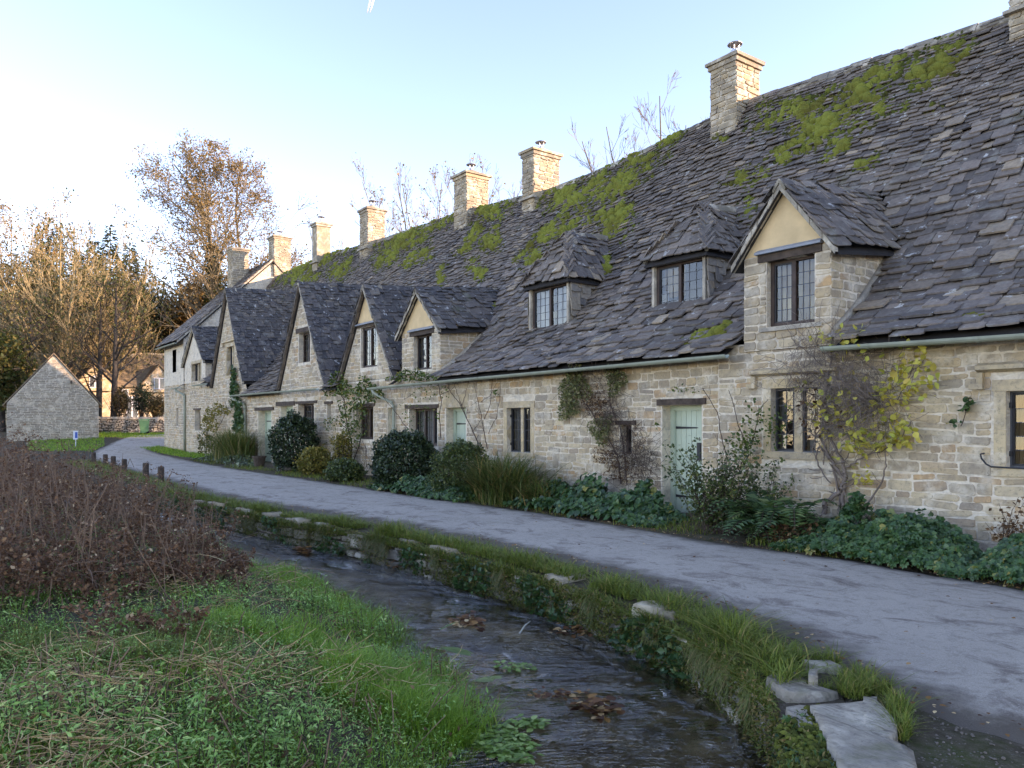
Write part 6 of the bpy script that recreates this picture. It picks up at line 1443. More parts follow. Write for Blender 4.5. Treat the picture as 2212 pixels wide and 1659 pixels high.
climber('leafy vine trailing over the gutter below the small gabled dormer', zd, [([(1190, 1080), (1180, 900), (1200, 700), (1150, 480), (950, 440), (740, 460)], .012), ([(870, 1000), (760, 850), (640, 700), (600, 640)], .010), ([(1180, 650), (1300, 600), (1350, 520)], .008), ([(900, 640), (820, 700), (860, 560)], .006)],
    [(900, 460, 230, 60, 420, .06, 'rose_leaf', OVAL, .14), (1060, 600, 220, 120, 130, .05, 'rose_leaf', OVAL, .08), (960, 860, 200, 140, 110, .05, 'rose_leaf', OVAL, .08)], y=9.80, seed=244)
climber('leafless dark-stemmed shrub fanned out beside the mullioned window', zd, [([(1590, 1190), (1520, 1010), (1400, 770), (1310, 640), (1250, 560)], .014), ([(1530, 1050), (1450, 880), (1380, 700), (1330, 560)], .010), ([(1660, 1190), (1630, 1030), (1600, 850), (1530, 560)], .012), ([(1630, 900), (1690, 750), (1710, 480)], .009), ([(1670, 1040), (1750, 880), (1790, 650), (1785, 470)], .008), ([(1590, 720), (1680, 660), (1760, 520)], .007), ([(1400, 770), (1440, 660), (1470, 500)], .007), ([(1520, 1010), (1590, 900), (1560, 780)], .006)],
    [(1740, 630, 30, 40, 16, .06, 'rose_leaf', OVAL, .03)], seed=245, name='bare_shrub')
climber('dark ivy column climbing the tallest gable', z2_, [([(550, 1290), (530, 1150), (505, 1000), (515, 860)], .03)], [(545, 1200, 28, 110, 420, .13, 'ivy', LOBED, .12), (515, 1010, 26, 110, 300, .12, 'ivy', LOBED, .1), (510, 900, 14, 60, 90, .10, 'ivy', LOBED, .08)], seed=246)
climber('pale green loose climber left of the dark ivy column', z2_, [([(330, 1400), (340, 1280), (370, 1150), (440, 1110)], .02), ([(330, 1400), (400, 1280), (470, 1150), (455, 1080)], .015)], [(350, 1220, 50, 80, 420, .11, 'yellowgreen', LEAF, .2), (420, 1140, 60, 40, 260, .11, 'yellowgreen', LEAF, .2), (330, 1360, 60, 70, 420, .11, 'wood_green', LEAF, .25)], y=9.75, seed=247)
climber('thin rose stems with sparse leaves right of the door numbered 6', z5_, [([(690, 660), (640, 620), (600, 500), (570, 330), (490, 200)], .011), ([(690, 660), (740, 560), (680, 400), (630, 210)], .010), ([(690, 660), (700, 600), (760, 480), (800, 300), (840, 260)], .009)],
    [(760, 400, 90, 120, 160, .05, 'rose_leaf', OVAL, .08), (400, 205, 100, 20, 50, .04, 'rose_leaf', OVAL, .05), (700, 520, 80, 80, 160, .05, 'rose_leaf', OVAL, .1), (900, 400, 60, 120, 90, .045, 'rose_leaf', OVAL, .08), (240, 400, 14, 20, 14, .05, 'rose_leaf', OVAL, .03)], y=9.88, seed=248)
climber('single green sprig on the bare wall left of the near hooded window', z5_, [([(1880, 400), (1905, 320), (1925, 240)], .006)], [(1910, 280, 28, 40, 22, .08, 'ivy', OVAL, .03), (1840, 385, 34, 14, 12, .07, 'ivy', OVAL, .03)], y=9.94, seed=249)
# loose shrub before the green door
def twiggy(label, px, y, h, sp, n, leafn, size, mat, seed, name='loose_shrub'):
    rg_ = random.Random(seed); rn = np.random.default_rng(seed); b = foot(px, y); root = empty(name, b, label, 'shrub'); segs = []; P_ = []
    for k in range(n):
        p = Vector((b.x + rg_.gauss(0, .12), y + rg_.gauss(0, .08), b.z)); d = Vector((rg_.gauss(0, sp), rg_.gauss(-.05, sp * .5), 1)).normalized(); l = h * rg_.uniform(.5, 1.1)
        for i in range(9):
            q_ = p + d * l / 9; q_.y = min(q_.y, 9.9); segs.append((*p, *q_, .007 * (1 - .08 * i), .006 * (1 - .08 * i))); d = (d + rdir(rg_) * .2 + Vector((0, 0, -.03))).normalized(); p = q_
            if i > 0:
                for j in range(leafn): P_.append(tuple(q_ + rdir(rg_) * rg_.uniform(.02, .10)))
    seg_obj('stems', root, 'stem_brown', segs, 3); leaf_obj('foliage', root, mat, np.array(P_), size, LEAF, math.pi, rn)
twiggy('loose small-leaved shrub half covering the door numbered 6', 1545, 9.0, 1.35, .33, 70, 6, .055, 'box_mid', 251)
twiggy('small sprawling shrub under the near mullioned window', 1640, 9.4, 1.05, .3, 36, 5, .05, 'box_mid', 252)
twiggy('thin stalky weeds at the wall foot by the right picture edge', 2190, 9.55, .75, .2, 24, 2, .05, 'dead_leaf', 253)
twiggy('brown stalky weeds between the fern and the leafy mound', 1700, 8.95, .35, .5, 40, 3, .06, 'dead_leaf', 254)
# stone pot by the far door
tp = foot(648, 8.9); mb = MB(); n = 12; V = []
p0 = foot(560, 8.95)
for r_, z in ((.16, 0), (.22, .32), (.25, .33), (.25, .38), (.20, .38), (.19, .30)): V += [(p0.x + r_ * math.cos(2 * math.pi * k / n), p0.y + r_ * math.sin(2 * math.pi * k / n), p0.z + z) for k in range(n)]
mb.add(V, [(j * n + k, j * n + (k + 1) % n, (j + 1) * n + (k + 1) % n, (j + 1) * n + k) for j in range(5) for k in range(n)] + [tuple(5 * n + k for k in range(n))]); tag(mb.build('flower_pot', MATS['oak'], org=p0), 'dark tub standing by the far green door', 'pot')
# grass verge at the wall foot
rg = np.random.default_rng(261); n = 15000
x = -34 + 36.5 * rg.random(n) ** .75; y = y_far(x) + rg.uniform(-.06, 1.0, n) ** 1.0; ok = np.array([nz(a * .8, b * .8, 3) > -.12 for a, b in zip(x, y)]); x, y = x[ok], y[ok]; P_ = np.stack([x, y, ground_z(x, y) - .01], 1); k = len(x)
V, F4, F3 = blades(P_, rg.uniform(.05, .15, k), rg.uniform(.008, .014, k), .5, 1.0, rg)
o = bpy.data.objects.new('verge_grass', np_mesh('verge_grass', V, [F4, F3], MATS['grass'], np.repeat(rg.uniform(0, 1, k), 7))); link(o); tag(o, 'short grass on the verge along the cottage fronts', 'grass', kind='stuff')
# ------------------------------------------------------------------ moss on the roof
m, nt, out = new_mat('moss'); t = NT(nt); p = t.pos()
c = t.ramp(t.math('ADD', t.math('MULTIPLY', t.n('ShaderNodeAttribute', attribute_name='rnd').outputs['Fac'], .62), t.math('MULTIPLY', t.noise(12, 6, .75, p), .42)), [(.25, (.035, .040, .014)), (.5, (.105, .122, .024)), (.8, (.225, .24, .045))])
c = t.mix(t.ramp(t.noise(1.6, 4, .6, p), [(.45, 0.0), (.68, .7)]), c, (.09, .07, .02))
t.principled(out, c, .95, t.bump(t.noise(40, 5, .7, p), .9, .03), .1); MATS['moss'] = m
ME = [(1690, 250, 75, 42, 24), (1790, 270, 110, 60, 24), (1880, 200, 130, 40, 24), (1990, 155, 110, 42, 24), (2060, 100, 70, 26, 24), (1620, 385, 60, 24, 20), (1700, 330, 50, 26, 24), (1880, 345, 36, 22, 24), (1920, 240, 60, 20, 24), (1620, 440, 26, 50, 0), (2030, 235, 34, 14, 15), (1810, 330, 40, 12, 30), (1560, 300, 14, 10, 0),
      (1440, 300, 56, 22, 26), (1385, 360, 62, 40, 30), (1300, 410, 90, 42, 28), (1220, 430, 60, 26, 26), (1330, 480, 50, 50, 40), (1190, 510, 60, 30, 24), (1160, 560, 40, 30, 24), (1250, 470, 60, 30, 26), (1310, 575, 16, 30, 0), (1060, 460, 50, 24, 20), (1050, 510, 34, 40, 60), (1100, 430, 20, 14, 0),
      (930, 490, 60, 18, 20), (880, 520, 70, 26, 22), (840, 560, 40, 22, 24), (900, 560, 40, 20, 30), (700, 560, 70, 20, 20), (740, 580, 40, 24, 30), (640, 585, 60, 24, 20), (660, 600, 40, 20, 20), (1060, 655, 14, 30, 0), (1550, 720, 70, 16, 12), (1480, 745, 50, 10, 10), (1010, 540, 30, 12, 20), (2110, 690, 50, 16, 6), (960, 600, 14, 30, 0), (1030, 580, 20, 30, 30)]
rg = np.random.default_rng(301); MP = []; MS = []; MV = []
cand = 52000; cx = -41.4 + rg.random(cand) ** .8 * 40.0; cu = rg.random(cand) * ROOF_L
CP = np.array([tuple(main_pt(float(x), float(u))) for x, u in zip(cx, cu)]); cd = -CA * CP[:, 0] + SA * CP[:, 1]
pa, pb = CX + FPX * (SA * CP[:, 0] + CA * CP[:, 1]) / cd, HY - FPX * (CP[:, 2] - ZC) / cd; best = np.full(cand, -9.0)
for (ex, ey, rx, ry, an) in ME:
    dx, dy = pa - ex, pb - ey; ca_, sa_ = math.cos(R(-an)), math.sin(R(-an)); d = ((dx * ca_ + dy * sa_) / rx) ** 2 + ((-dx * sa_ + dy * ca_) / ry) ** 2
    best = np.maximum(best, 1.15 - d * .75)
for i in np.nonzero((best > -.3) & (pa < 2240))[0]:
    p = Vector(CP[i]); nn = nz(p.x * 1.5, p.y * 1.5, p.z * 1.5) * .8 + nz(p.x * 4.2, p.y * 4.2, p.z * 4.2) * .75 + nz(p.x * 11, p.y * 11, p.z * 11) * .35
    if best[i] + nn > .22 + .3 * rg.random() ** 2 and not hidden(p):
        MP.append((p.x, p.y - .03, p.z + .012)); MV.append(min(1, max(0, (best[i] + nn - .2) / .95))); MS.append(.036 + .085 * min(1, max(0, best[i] + nn - .6)) * rg.random())
ic = []; 
for k in range(6):
    th = 2 * math.pi * k / 6; ic += [(math.cos(th), math.sin(th), 0), ]
MOSS = (np.array(ic + [(.62 * math.cos(2 * math.pi * (k + .5) / 6), .62 * math.sin(2 * math.pi * (k + .5) / 6), .62) for k in range(6)] + [(0, 0, .85)]), np.array([[k, (k + 1) % 6, 6 + k] for k in range(6)] + [[(k + 1) % 6, 6 + (k + 1) % 6, 6 + k] for k in range(6)] + [[6 + k, 6 + (k + 1) % 6, 12] for k in range(6)]))
MP = np.array(MP); K = len(MP); MM = rand_rot(K, .3, rg); tiltm = np.array(Matrix.Rotation(R(50), 3, 'X')); MM = np.einsum('ij,kjl->kil', tiltm, MM); MM = MM * (np.array(MS) * rg.uniform(.6, 1.3, K))[:, None, None]; MM[:, :, 0] *= 1.35; MM[:, :, 2] *= 1.5
V, F = inst(MOSS[0], MOSS[1], MP, MM)
o = bpy.data.objects.new('moss', np_mesh('moss', V, [F], MATS['moss'], np.repeat(np.array(MV), 13), True)); link(o); tag(o, 'bright green moss in drifts on the long slate roof', 'moss', kind='stuff')

simple('wall_moss', (.10, .105, .03), .95, .5, 7, .5, .1)
# ------------------------------------------------------------------ stream wall, its grass and the stone slabs
it = []
xg = -22.0
def wall_world(e, z):
    y = float(y_wall(e)); d = Vector((.2, float(y_wall(e + .1)) - float(y_wall(e - .1)), 0)).normalized(); return Vector((e, y - .06 + .02 * nz(e * 2, z * 4), z)), d, Vector((d.y, -d.x, 0)), Vector((0, 0, 1))
swall = empty('stream_wall', (-10, 5.2, -.6), 'rough stone retaining wall between the stream and the lane, overgrown with grass', 'wall')
cw = MB(); ex = np.arange(-22, 2.5, .25)
for a, b in zip(ex[:-1], ex[1:]):
    ya, yb = float(y_wall(a)), float(y_wall(b)); cw.quad((a, ya - .05, -.8), (b, yb - .05, -.8), (b, yb - .05, -.03), (a, ya - .05, -.03)); cw.quad((a, ya - .05, -.03), (b, yb - .05, -.03), (b, yb + .55, -.008), (a, ya + .55, -.008))
core = cw.build('core', MATS['soil'], swall, org=(-10, 5.2, -.6))
it = lay_stones(wall_world, lambda z: -21.5, lambda z: -2.8, -.60, -.06, [], (.08, .19), (.16, .5), (.02, .07), .022, .05)
emit('stone', it, 'wallstone', core, 300, 'stone', 'wall_stones')
def slab(label, pts, z, th, seed, name='stone_slab', mat='weathered', parent=None, rough=.012):
    rn = random.Random(seed); c = Vector((sum(p[0] for p in pts) / len(pts), sum(p[1] for p in pts) / len(pts), 0)); fine = []
    for i in range(len(pts)):
        a, b = Vector((*pts[i], 0)), Vector((*pts[(i + 1) % len(pts)], 0)); m_ = max(2, int((b - a).length / .10))
        for k in range(m_): fine.append(a.lerp(b, k / m_) + Vector((rn.gauss(0, .008), rn.gauss(0, .008), 0)))
    n = len(fine); V = []; rings = [(1.0, -th), (1.03, -th * .5), (1.0, -.035), (.965, 0), (.8, .004), (.6, .0), (.38, .003), (.16, 0)]
    for s, dz in rings:
        for f_ in fine:
            q_ = c + (f_ - c) * s; V.append((q_.x, q_.y, z + dz + (rough * (nz(q_.x * 4, q_.y * 7, seed) + .6 * nz(q_.x * 13, q_.y * 17, seed)) if s < 1.01 and dz > -.03 else .02 * nz(q_.x * 9, q_.y * 9, dz * 9))))
    V.append((c.x, c.y, z)); mb = MB(); m_ = len(rings)
    mb.add(V, [(j * n + k, j * n + (k + 1) % n, (j + 1) * n + (k + 1) % n, (j + 1) * n + k) for j in range(m_ - 1) for k in range(n)] + [((m_ - 1) * n + k, (m_ - 1) * n + (k + 1) % n, m_ * n) for k in range(n)])
    o = mb.build(name, MATS[mat], parent, smooth=True, org=(c.x, c.y, z - th))
    if label: tag(o, label, 'stone', 'worn slabs at the stream edge')
    return o
zs = lambda x, y: ((1780 + x * .3165) / Kp, (1500 + y * .3165) / Kp)
mk_stone('slab_stone', [(0, (.40, .36, .32)), (.5, (.48, .44, .39)), (1, (.36, .32, .28))], .5, .06, True)
def zpts(L, z): return [tuple(at_z(*zs(*p), z))[:2] for p in L][::-1]
slab('large flat pale stone slab at the stream edge in the right foreground', zpts([(575, 650), (760, 632), (965, 630), (980, 590), (1080, 588), (1130, 655), (1255, 810), (1230, 870), (1140, 920), (1250, 970), (1370, 1010), (1400, 1200), (800, 1210), (760, 1030), (700, 880), (610, 770)], .045), .045, .30, 1, mat='slab_stone')
slab('small pale block wedged against the large slab at the water', zpts([(392, 672), (450, 655), (555, 655), (600, 770), (610, 830), (500, 830), (430, 740)], .02), .02, .26, 2, mat='slab_stone')
slab('broad cracked stone behind the large slab', zpts([(235, 445), (350, 388), (470, 400), (540, 450), (560, 500), (700, 522), (795, 552), (690, 575), (400, 565), (300, 515)], .03), .03, .16, 3, mat='slab_stone')
slab('flat stone set in the verge behind the cracked one', zpts([(500, 312), (620, 303), (730, 306), (825, 355), (700, 362), (570, 360)], .035), .035, .15, 4, mat='slab_stone')
slab('farthest of the near flat stones, half buried in grass', zpts([(195, 208), (330, 195), (480, 200), (515, 225), (420, 268), (260, 255)], .03), .03, .15, 5, mat='slab_stone')
slab('rounded small stone beside the cracked slab', zpts([(555, 395), (600, 378), (640, 400), (620, 430), (570, 428)], .09), .09, .1, 6, mat='slab_stone', rough=.02)
slab('dark low stone layered under the broad cracked one', zpts([(250, 600), (420, 570), (760, 580), (800, 620), (560, 640), (400, 655), (300, 660)], -.08), -.08, .35, 7, mat='wallstone')
rn = random.Random(9)
for k in range(20):                                            # flat stones along the wall top
    x = -17 + 13.0 * (k + rn.random()) / 20; y = float(y_wall(x)) + .10
    if rn.random() < .35: continue
    l = rn.uniform(.25, .55); w = rn.uniform(.14, .24)
    slab(None, [(x - l / 2, y - w), (x + l / 2, y - w * .9), (x + l / 2 + .04, y + w * .7), (x - l / 2 + .03, y + w)], rn.uniform(.0, .05), .12, 20 + k, 'cap_stone', 'chimney_stone', swall)
# grass along the wall top, hanging over the water side
rg = np.random.default_rng(311); n = 25000
x = -20 + 17.2 * rg.random(n) ** .7; off_ = rg.normal(.06, .16, n); y = y_wall(x) + np.clip(off_, -.12, .7); tuft = np.array([nz(a * 1.25, 4.0) + .5 * nz(a * 3.7, 8.0) for a in x]); ok = (tuft > -.18) & (y < y_near(x) - .03)
x, y, tuft = x[ok], y[ok], tuft[ok]; k = len(x); P_ = np.stack([x, y, np.where(y < y_wall(x), -.10, .0) + .0 * x], 1)
hh = (.10 + .22 * np.clip(tuft + .2, 0, 1)) * rg.uniform(.5, 1.3, k)
V, F4, F3 = blades(P_, hh, rg.uniform(.006, .011, k), .5, 1.5, rg)
o = bpy.data.objects.new('wall_top_grass', np_mesh('wall_top_grass', V, [F4, F3], MATS['grass'], np.repeat(rg.uniform(0, 1, k), 7))); link(o); tag(o, 'tufted grass growing along the top of the stream wall', 'grass', kind='stuff')
n = 9000; x = -20 + 17.0 * rg.random(n) ** .7; tuft = np.array([nz(a * 1.25, 4.0) + .5 * nz(a * 3.7, 8.0) for a in x]); ok = tuft > .1; x = x[ok]; k = len(x); a0 = rg.normal(0, .5, k)
P_ = np.stack([x, y_wall(x) - rg.uniform(.05, .14, k), rg.uniform(-.14, .03, k)], 1); L_ = rg.uniform(.06, .22, k)
V = np.zeros((k, 4, 3)); ww = rg.uniform(.002, .0035, k)
V[:, 0] = P_; V[:, 1] = P_ + np.stack([ww * 2, 0 * ww, 0 * ww], 1); e = P_ + np.stack([a0 * .08, -.05 - .06 * rg.random(k), -L_], 1); V[:, 2] = e + np.stack([ww, 0 * ww, 0 * ww], 1); V[:, 3] = e
o = bpy.data.objects.new('hanging_grass', np_mesh('hanging_grass', V.reshape(-1, 3), [(np.arange(k) * 4)[:, None] + np.array([[0, 1, 2, 3]])], MATS['hang'] if 'hang' in MATS else leafy('hang', [(0, (.05, .085, .02)), (.5, (.09, .13, .03)), (.75, (.13, .14, .05)), (1, (.25, .19, .11))], .25), np.repeat(rg.uniform(0, 1, k), 4))); link(o); tag(o, 'dry grass hanging down the face of the stream wall', 'grass', kind='stuff')
n = 5200; x = -20 + 17.0 * rg.random(n) ** .7; z = rg.uniform(-.42, .0, n); P_ = np.stack([x, y_wall(x) - .13 - .05 * rg.random(n), z], 1); ok = np.array([nz(a * 1.1, b * 2, 6.0) > .08 for a, b in zip(x, z)]); 
o = leaf_obj('wall_plants', None, 'ivy', P_[ok], .07, LEAF, math.pi, rg); tag(o, 'small dark plants and ivy rooted in the stream wall', 'plants', kind='stuff')
n = 2600; x = -20 + 17.0 * rg.random(n) ** .7; z = rg.uniform(-.42, .0, n); P_ = np.stack([x, y_wall(x) - .10 - .03 * rg.random(n), z], 1); ok = np.array([nz(a * .9, b * 1.5, 16.0) > -.05 for a, b in zip(x, z)]); P_ = P_[ok]; kk = len(P_); MM = rand_rot(kk, .3, rg); MM = np.einsum('ij,kjl->kil', np.array(Matrix.Rotation(R(80), 3, 'X')), MM) * rg.uniform(.010, .026, kk)[:, None, None]
V, F = inst(MOSS[0], MOSS[1], P_, MM); o = bpy.data.objects.new('wall_moss', np_mesh('wall_moss', V, [F], MATS['wall_moss'], None, True)); link(o); tag(o, 'moss cushions on the face of the stream wall', 'moss', kind='stuff')

n = 30000; x = -20 + 17.4 * rg.random(n) ** .7; z = rg.uniform(-.42, .02, n); P_ = np.stack([x, y_wall(x) - .09 - .08 * rg.random(n), z], 1); ok = np.array([nz(a * 1.0, b * 1.8, 16.0) + .4 * nz(a * 4, b * 5, 2.0) > -.16 for a, b in zip(x, z)])
o = leaf_obj('wall_growth', None, 'hang', P_[ok], .034, NARROW, math.pi, rg); tag(o, 'fine green and brown growth matted on the stream wall', 'plants', kind='stuff')
# tufts round the slabs
def zsp(n, cx, cy, rx, ry, z):
    a = rg.uniform(0, 6.283, n); r_ = np.sqrt(rg.random(n)); return np.array([tuple(at_z(*zs(cx + rx * s * math.cos(t_), cy + ry * s * math.sin(t_)), z)) for t_, s in zip(a, r_)])
P_ = np.concatenate([zsp(900, 930, 520, 150, 100, .0), zsp(420, 1240, 720, 90, 90, -.01), zsp(260, 1290, 880, 60, 60, -.01), zsp(700, 380, 310, 150, 45, .0), zsp(300, 650, 600, 130, 22, -.05), zsp(160, 1130, 560, 60, 22, .0), zsp(200, 700, 330, 120, 30, 0.0)]); k = len(P_)
V, F4, F3 = blades(P_, rg.uniform(.04, .15, k), rg.uniform(.004, .007, k), .5, 1.1, rg)
o = bpy.data.objects.new('slab_grass', np_mesh('slab_grass', V, [F4, F3], MATS['grass'], np.repeat(rg.uniform(0, 1, k), 7))); link(o); tag(o, 'grass tufts growing between the near flat stones', 'grass', kind='stuff')
def slab_side(n):
    x = rg.uniform(-2.5, -1.5, n); u = rg.random(n); y = y_wall(x) + np.where(u < .45, -.08 - .03 * rg.random(n), rg.uniform(-.08, .30, n)); return np.stack([x, y, np.where(u < .45, rg.uniform(-.42, .0, n), rg.uniform(-.01, .02, n))], 1)
P_ = slab_side(1300); kk = len(P_); MM = rand_rot(kk, .6, rg) * rg.uniform(.010, .028, kk)[:, None, None]; V, F = inst(MOSS[0], MOSS[1], P_, MM)
o = bpy.data.objects.new('slab_moss', np_mesh('slab_moss', V, [F], MATS['moss'], np.repeat(rg.uniform(.2, .8, kk), 13), True)); link(o); tag(o, 'moss on the water side of the large near slab', 'moss', kind='stuff')
o = leaf_obj('slab_plants', None, 'hang', slab_side(5200), .03, NARROW, math.pi, rg); tag(o, 'fine growth on the water side of the large near slab', 'plants', kind='stuff')
o = leaf_obj('slab_ivy', None, 'ivy', slab_side(420), .045, LOBED, math.pi, rg); tag(o, 'small ivy on the water side of the large near slab', 'ivy', kind='stuff')
# ------------------------------------------------------------------ the overgrown near bank
leafy('herb', [(0, (.08, .18, .055)), (.5, (.17, .36, .12)), (.85, (.26, .48, .20)), (1, (.40, .54, .28))], .3, .55, .3)
leafy('straw', [(0, (.22, .165, .11)), (.5, (.36, .29, .19)), (.9, (.50, .42, .30)), (1, (.60, .53, .42))], .2, .7, .2)
leafy('thicket', [(0, (.066, .042, .038)), (.4, (.12, .074, .060)), (.8, (.17, .108, .082)), (.93, (.25, .18, .14)), (1, (.42, .38, .33))], .2, .8, .1)
simple('stalk', (.25, .16, .105), .85, .4, 3, .2, .1)
simple('bramble', (.22, .145, .105), .8, .4, 3, .2, .15)
def bank_pts(n, px0, px1, py0, py1, rng, mix=.5):
    """points on the bank spread between the two frame limits, denser near by"""
    q0, q1 = FPX * ZC / (py1 - HY), FPX * ZC / (py0 - HY); u = rng.random(n); qa = 1 / (1 / q1 + (1 / q0 - 1 / q1) * u); qb = q0 + (q1 - q0) * rng.random(n); q = np.where(rng.random(n) < mix, qa, qb)
    r = (rng.uniform(px0, px1, n) - CX) / FPX * q; x, y = -CA * q + SA * r, SA * q + CA * r; ok = y < y_bank(x) - .05
    return np.stack([x[ok], y[ok], ground_z(x[ok], y[ok])], 1)
def nzv(P_, f, s): return np.array([nz(a * f, b * f, s) for a, b in P_[:, :2]])
def px_of(P_): return np.array([pix((a, b, 0.0)) for a, b in P_[:, :2]])
rg = np.random.default_rng(401)
# short herbs everywhere
P_ = bank_pts(31000, -150, 1180, 1060, 1760, rg, .8); g_ = nzv(P_, .9, 3.0); P_ = P_[g_ > -.25]
P_ = np.repeat(P_, 4, axis=0) + rg.normal(0, .05, (len(P_) * 4, 3)) * np.array([1, 1, .5]); P_[:, 2] += np.abs(rg.normal(.05, .06, len(P_)))
o = leaf_obj('bank_herbs', None, 'herb', P_, .026, NARROW, 1.1, rg); tag(o, 'low green herbs covering the near stream bank', 'herbs', kind='stuff')
# clumps of taller green plants: nettles
st = []; lf = []
C_ = bank_pts(170, -100, 1150, 1080, 1700, rg, .7); rr = random.Random(5)
for c in C_:
    if nz(c[0] * .7, c[1] * .7, 9.0) < .02: continue
    for k in range(rr.randint(4, 9)):
        p = Vector((c[0] + rr.gauss(0, .12), c[1] + rr.gauss(0, .12), c[2] - .02)); d = Vector((rr.gauss(0, .2), rr.gauss(0, .2), 1)).normalized(); h = rr.uniform(.10, .30)
        for i in range(5):
            q_ = p + d * h / 5; st.append((*p, *q_, .003, .0025)); 
            for j in range(5): v = rdir(rr); lf.append((q_.x + v.x * .045, q_.y + v.y * .045, q_.z + v.z * .02))
            p = q_
o = leaf_obj('nettles', None, 'herb', np.array(lf), .042, NARROW, 1.2, rg); tag(o, 'clumps of green nettles on the near bank', 'nettles', kind='stuff')
o = seg_obj('nettle_stems', None, 'stem_brown', st, 3, 'stuff'); tag(o, 'thin stems of the nettles on the near bank', 'stems')
# grass: bright tongues near the water, thinner elsewhere
def grass(name, label, P_, h, w, mat, lean=.4, bend=.9):
    k = len(P_); V, F4, F3 = blades(P_, h * rg.uniform(.5, 1.25, k), w * rg.uniform(.7, 1.2, k), lean, bend, rg)
    o = bpy.data.objects.new(name, np_mesh(name, V, [F4, F3], MATS[mat], np.repeat(rg.uniform(0, 1, k), 7))); link(o); tag(o, label, 'grass', kind='stuff')
zf_ = lambda x, y: ((0 + x * .5184) / Kp, (1000 + y * .5184) / Kp)
def patch(n, cx, cy, rx, ry):
    a = rg.uniform(0, 6.283, n); r_ = np.sqrt(rg.random(n)) * (1 + .25 * np.sin(3 * a)); L = []
    for t_, s in zip(a, r_):
        p = at_z(*zf_(cx + rx * s * math.cos(t_), cy + ry * s * math.sin(t_)), -.18); L.append((p.x, p.y))
    L = np.array(L); ok = L[:, 1] < y_bank(L[:, 0]) + .12; L = L[ok]; return np.stack([L[:, 0], L[:, 1], ground_z(L[:, 0], L[:, 1]) - .02], 1)
grass('bright_grass', 'bright green long grass by the water on the near bank', np.concatenate([patch(5200, 1780, 1270, 260, 130), patch(2600, 1420, 1110, 230, 70), patch(1500, 2020, 1310, 160, 90), patch(1400, 1080, 1090, 120, 60), patch(1800, 1700, 1180, 200, 80), patch(2200, 1950, 1330, 230, 110)]), .20, .007, 'grass_bright', .35, .9)
grass('pale_grass', 'bluish green grass across the middle of the near bank', np.concatenate([patch(5200, 720, 1230, 380, 130), patch(1400, 250, 880, 110, 90), patch(1300, 300, 680, 60, 40), patch(1500, 150, 1230, 140, 90)]), .19, .008, 'grass', .5, 1.1)
P_ = bank_pts(26000, -150, 1150, 1050, 1760, rg, .75); P_ = P_[nzv(P_, 1.4, 21.0) > -.15]; grass('thin_grass', 'thin grass scattered over the near bank', P_, .15, .0055, 'grass_bright', .6, 1.1)
x = rg.uniform(-10.5, -3.75, 7000); y = y_bank(x) - rg.random(7000) ** 1.4 * .75 + .06; grass('edge_grass', 'fresh green grass fringing the water along the near bank', np.stack([x, y, ground_z(x, y) - .02], 1), .19, .006, 'grass_bright', .45, 1.0)
P_ = bank_pts(4200, -100, 480, 985, 1080, rg, .4); grass('far_bank_grass', 'green grass on the strip between the dead weeds and the lane', P_, .16, .012, 'grass', .4)
x = -36 + 16 * rg.random(4200); y = y_near(x) - rg.random(4200) * 1.3; grass('post_grass', 'grass around the wooden posts by the lane', np.stack([x, y, ground_z(x, y) - .02], 1), .15, .012, 'grass', .4)
# grass verges at the far end
q_ = rg.uniform(50.5, 55.5, 4200); r_ = (rg.uniform(196, 372, 4200) - CX) / FPX * q_; x, y = -CA * q_ + SA * r_, SA * q_ + CA * r_
q2 = rg.uniform(40, 50, 4000); r2 = (rg.uniform(60, 225, 4000) - CX) / FPX * q2; x2, y2 = -CA * q2 + SA * r2, SA * q2 + CA * r2; ok = y2 < y_near(x2); x3 = rg.uniform(-47, -34, 2600); y3 = rg.uniform(8.9, 9.9, 2600)
x, y = np.concatenate([x, x2[ok], x3]), np.concatenate([y, y2[ok], y3]); grass('far_grass', 'green grass at the far bend of the lane', np.stack([x, y, ground_z(x, y)], 1), .14, .03, 'grass_bright', .4)
# straw and fallen stems
sg_ = []; P_ = bank_pts(6500, -150, 1150, 1090, 1760, rg, .75); P_ = P_[nzv(P_, .9, 55.0) > .06]
for c in P_:
    p = Vector((c[0], c[1], c[2] + rr.uniform(.02, .16))); a = rr.uniform(0, 6.283); d = Vector((math.cos(a), math.sin(a), rr.gauss(.12, .22))); l = rr.uniform(.08, .40)
    for i in range(4):
        q_ = p + d.normalized() * l / 4; sg_.append((*p, *q_, .0026, .0020)); p = q_; d += rdir(rr) * .32 + Vector((0, 0, -.09))
o = seg_obj('fallen_straw', None, 'straw', sg_, 3, 'stuff'); tag(o, 'pale dry stems strewn over the near bank', 'straw')
P_ = bank_pts(7000, -150, 1150, 1040, 1760, rg, .7); P_[:, 2] += .03 + np.abs(rg.normal(0, .05, len(P_))); o = leaf_obj('bank_litter', None, 'dead_leaf', P_, .04, LEAF, 1.0, rg); tag(o, 'withered brown leaves lying among the bank herbs', 'leaf litter', kind='stuff')
P_ = bank_pts(9000, -150, 1150, 1040, 1760, rg, .75); P_ = P_[nzv(P_, 1.6, 71.0) > .05]; P_ = np.repeat(P_, 3, axis=0) + rg.normal(0, .04, (len(P_) * 3, 3)); P_[:, 2] += .05; o = leaf_obj('pale_herbs', None, 'yellowgreen', P_, .034, NARROW, 1.1, rg); tag(o, 'pale yellowish herbs in patches on the near bank', 'herbs', kind='stuff')
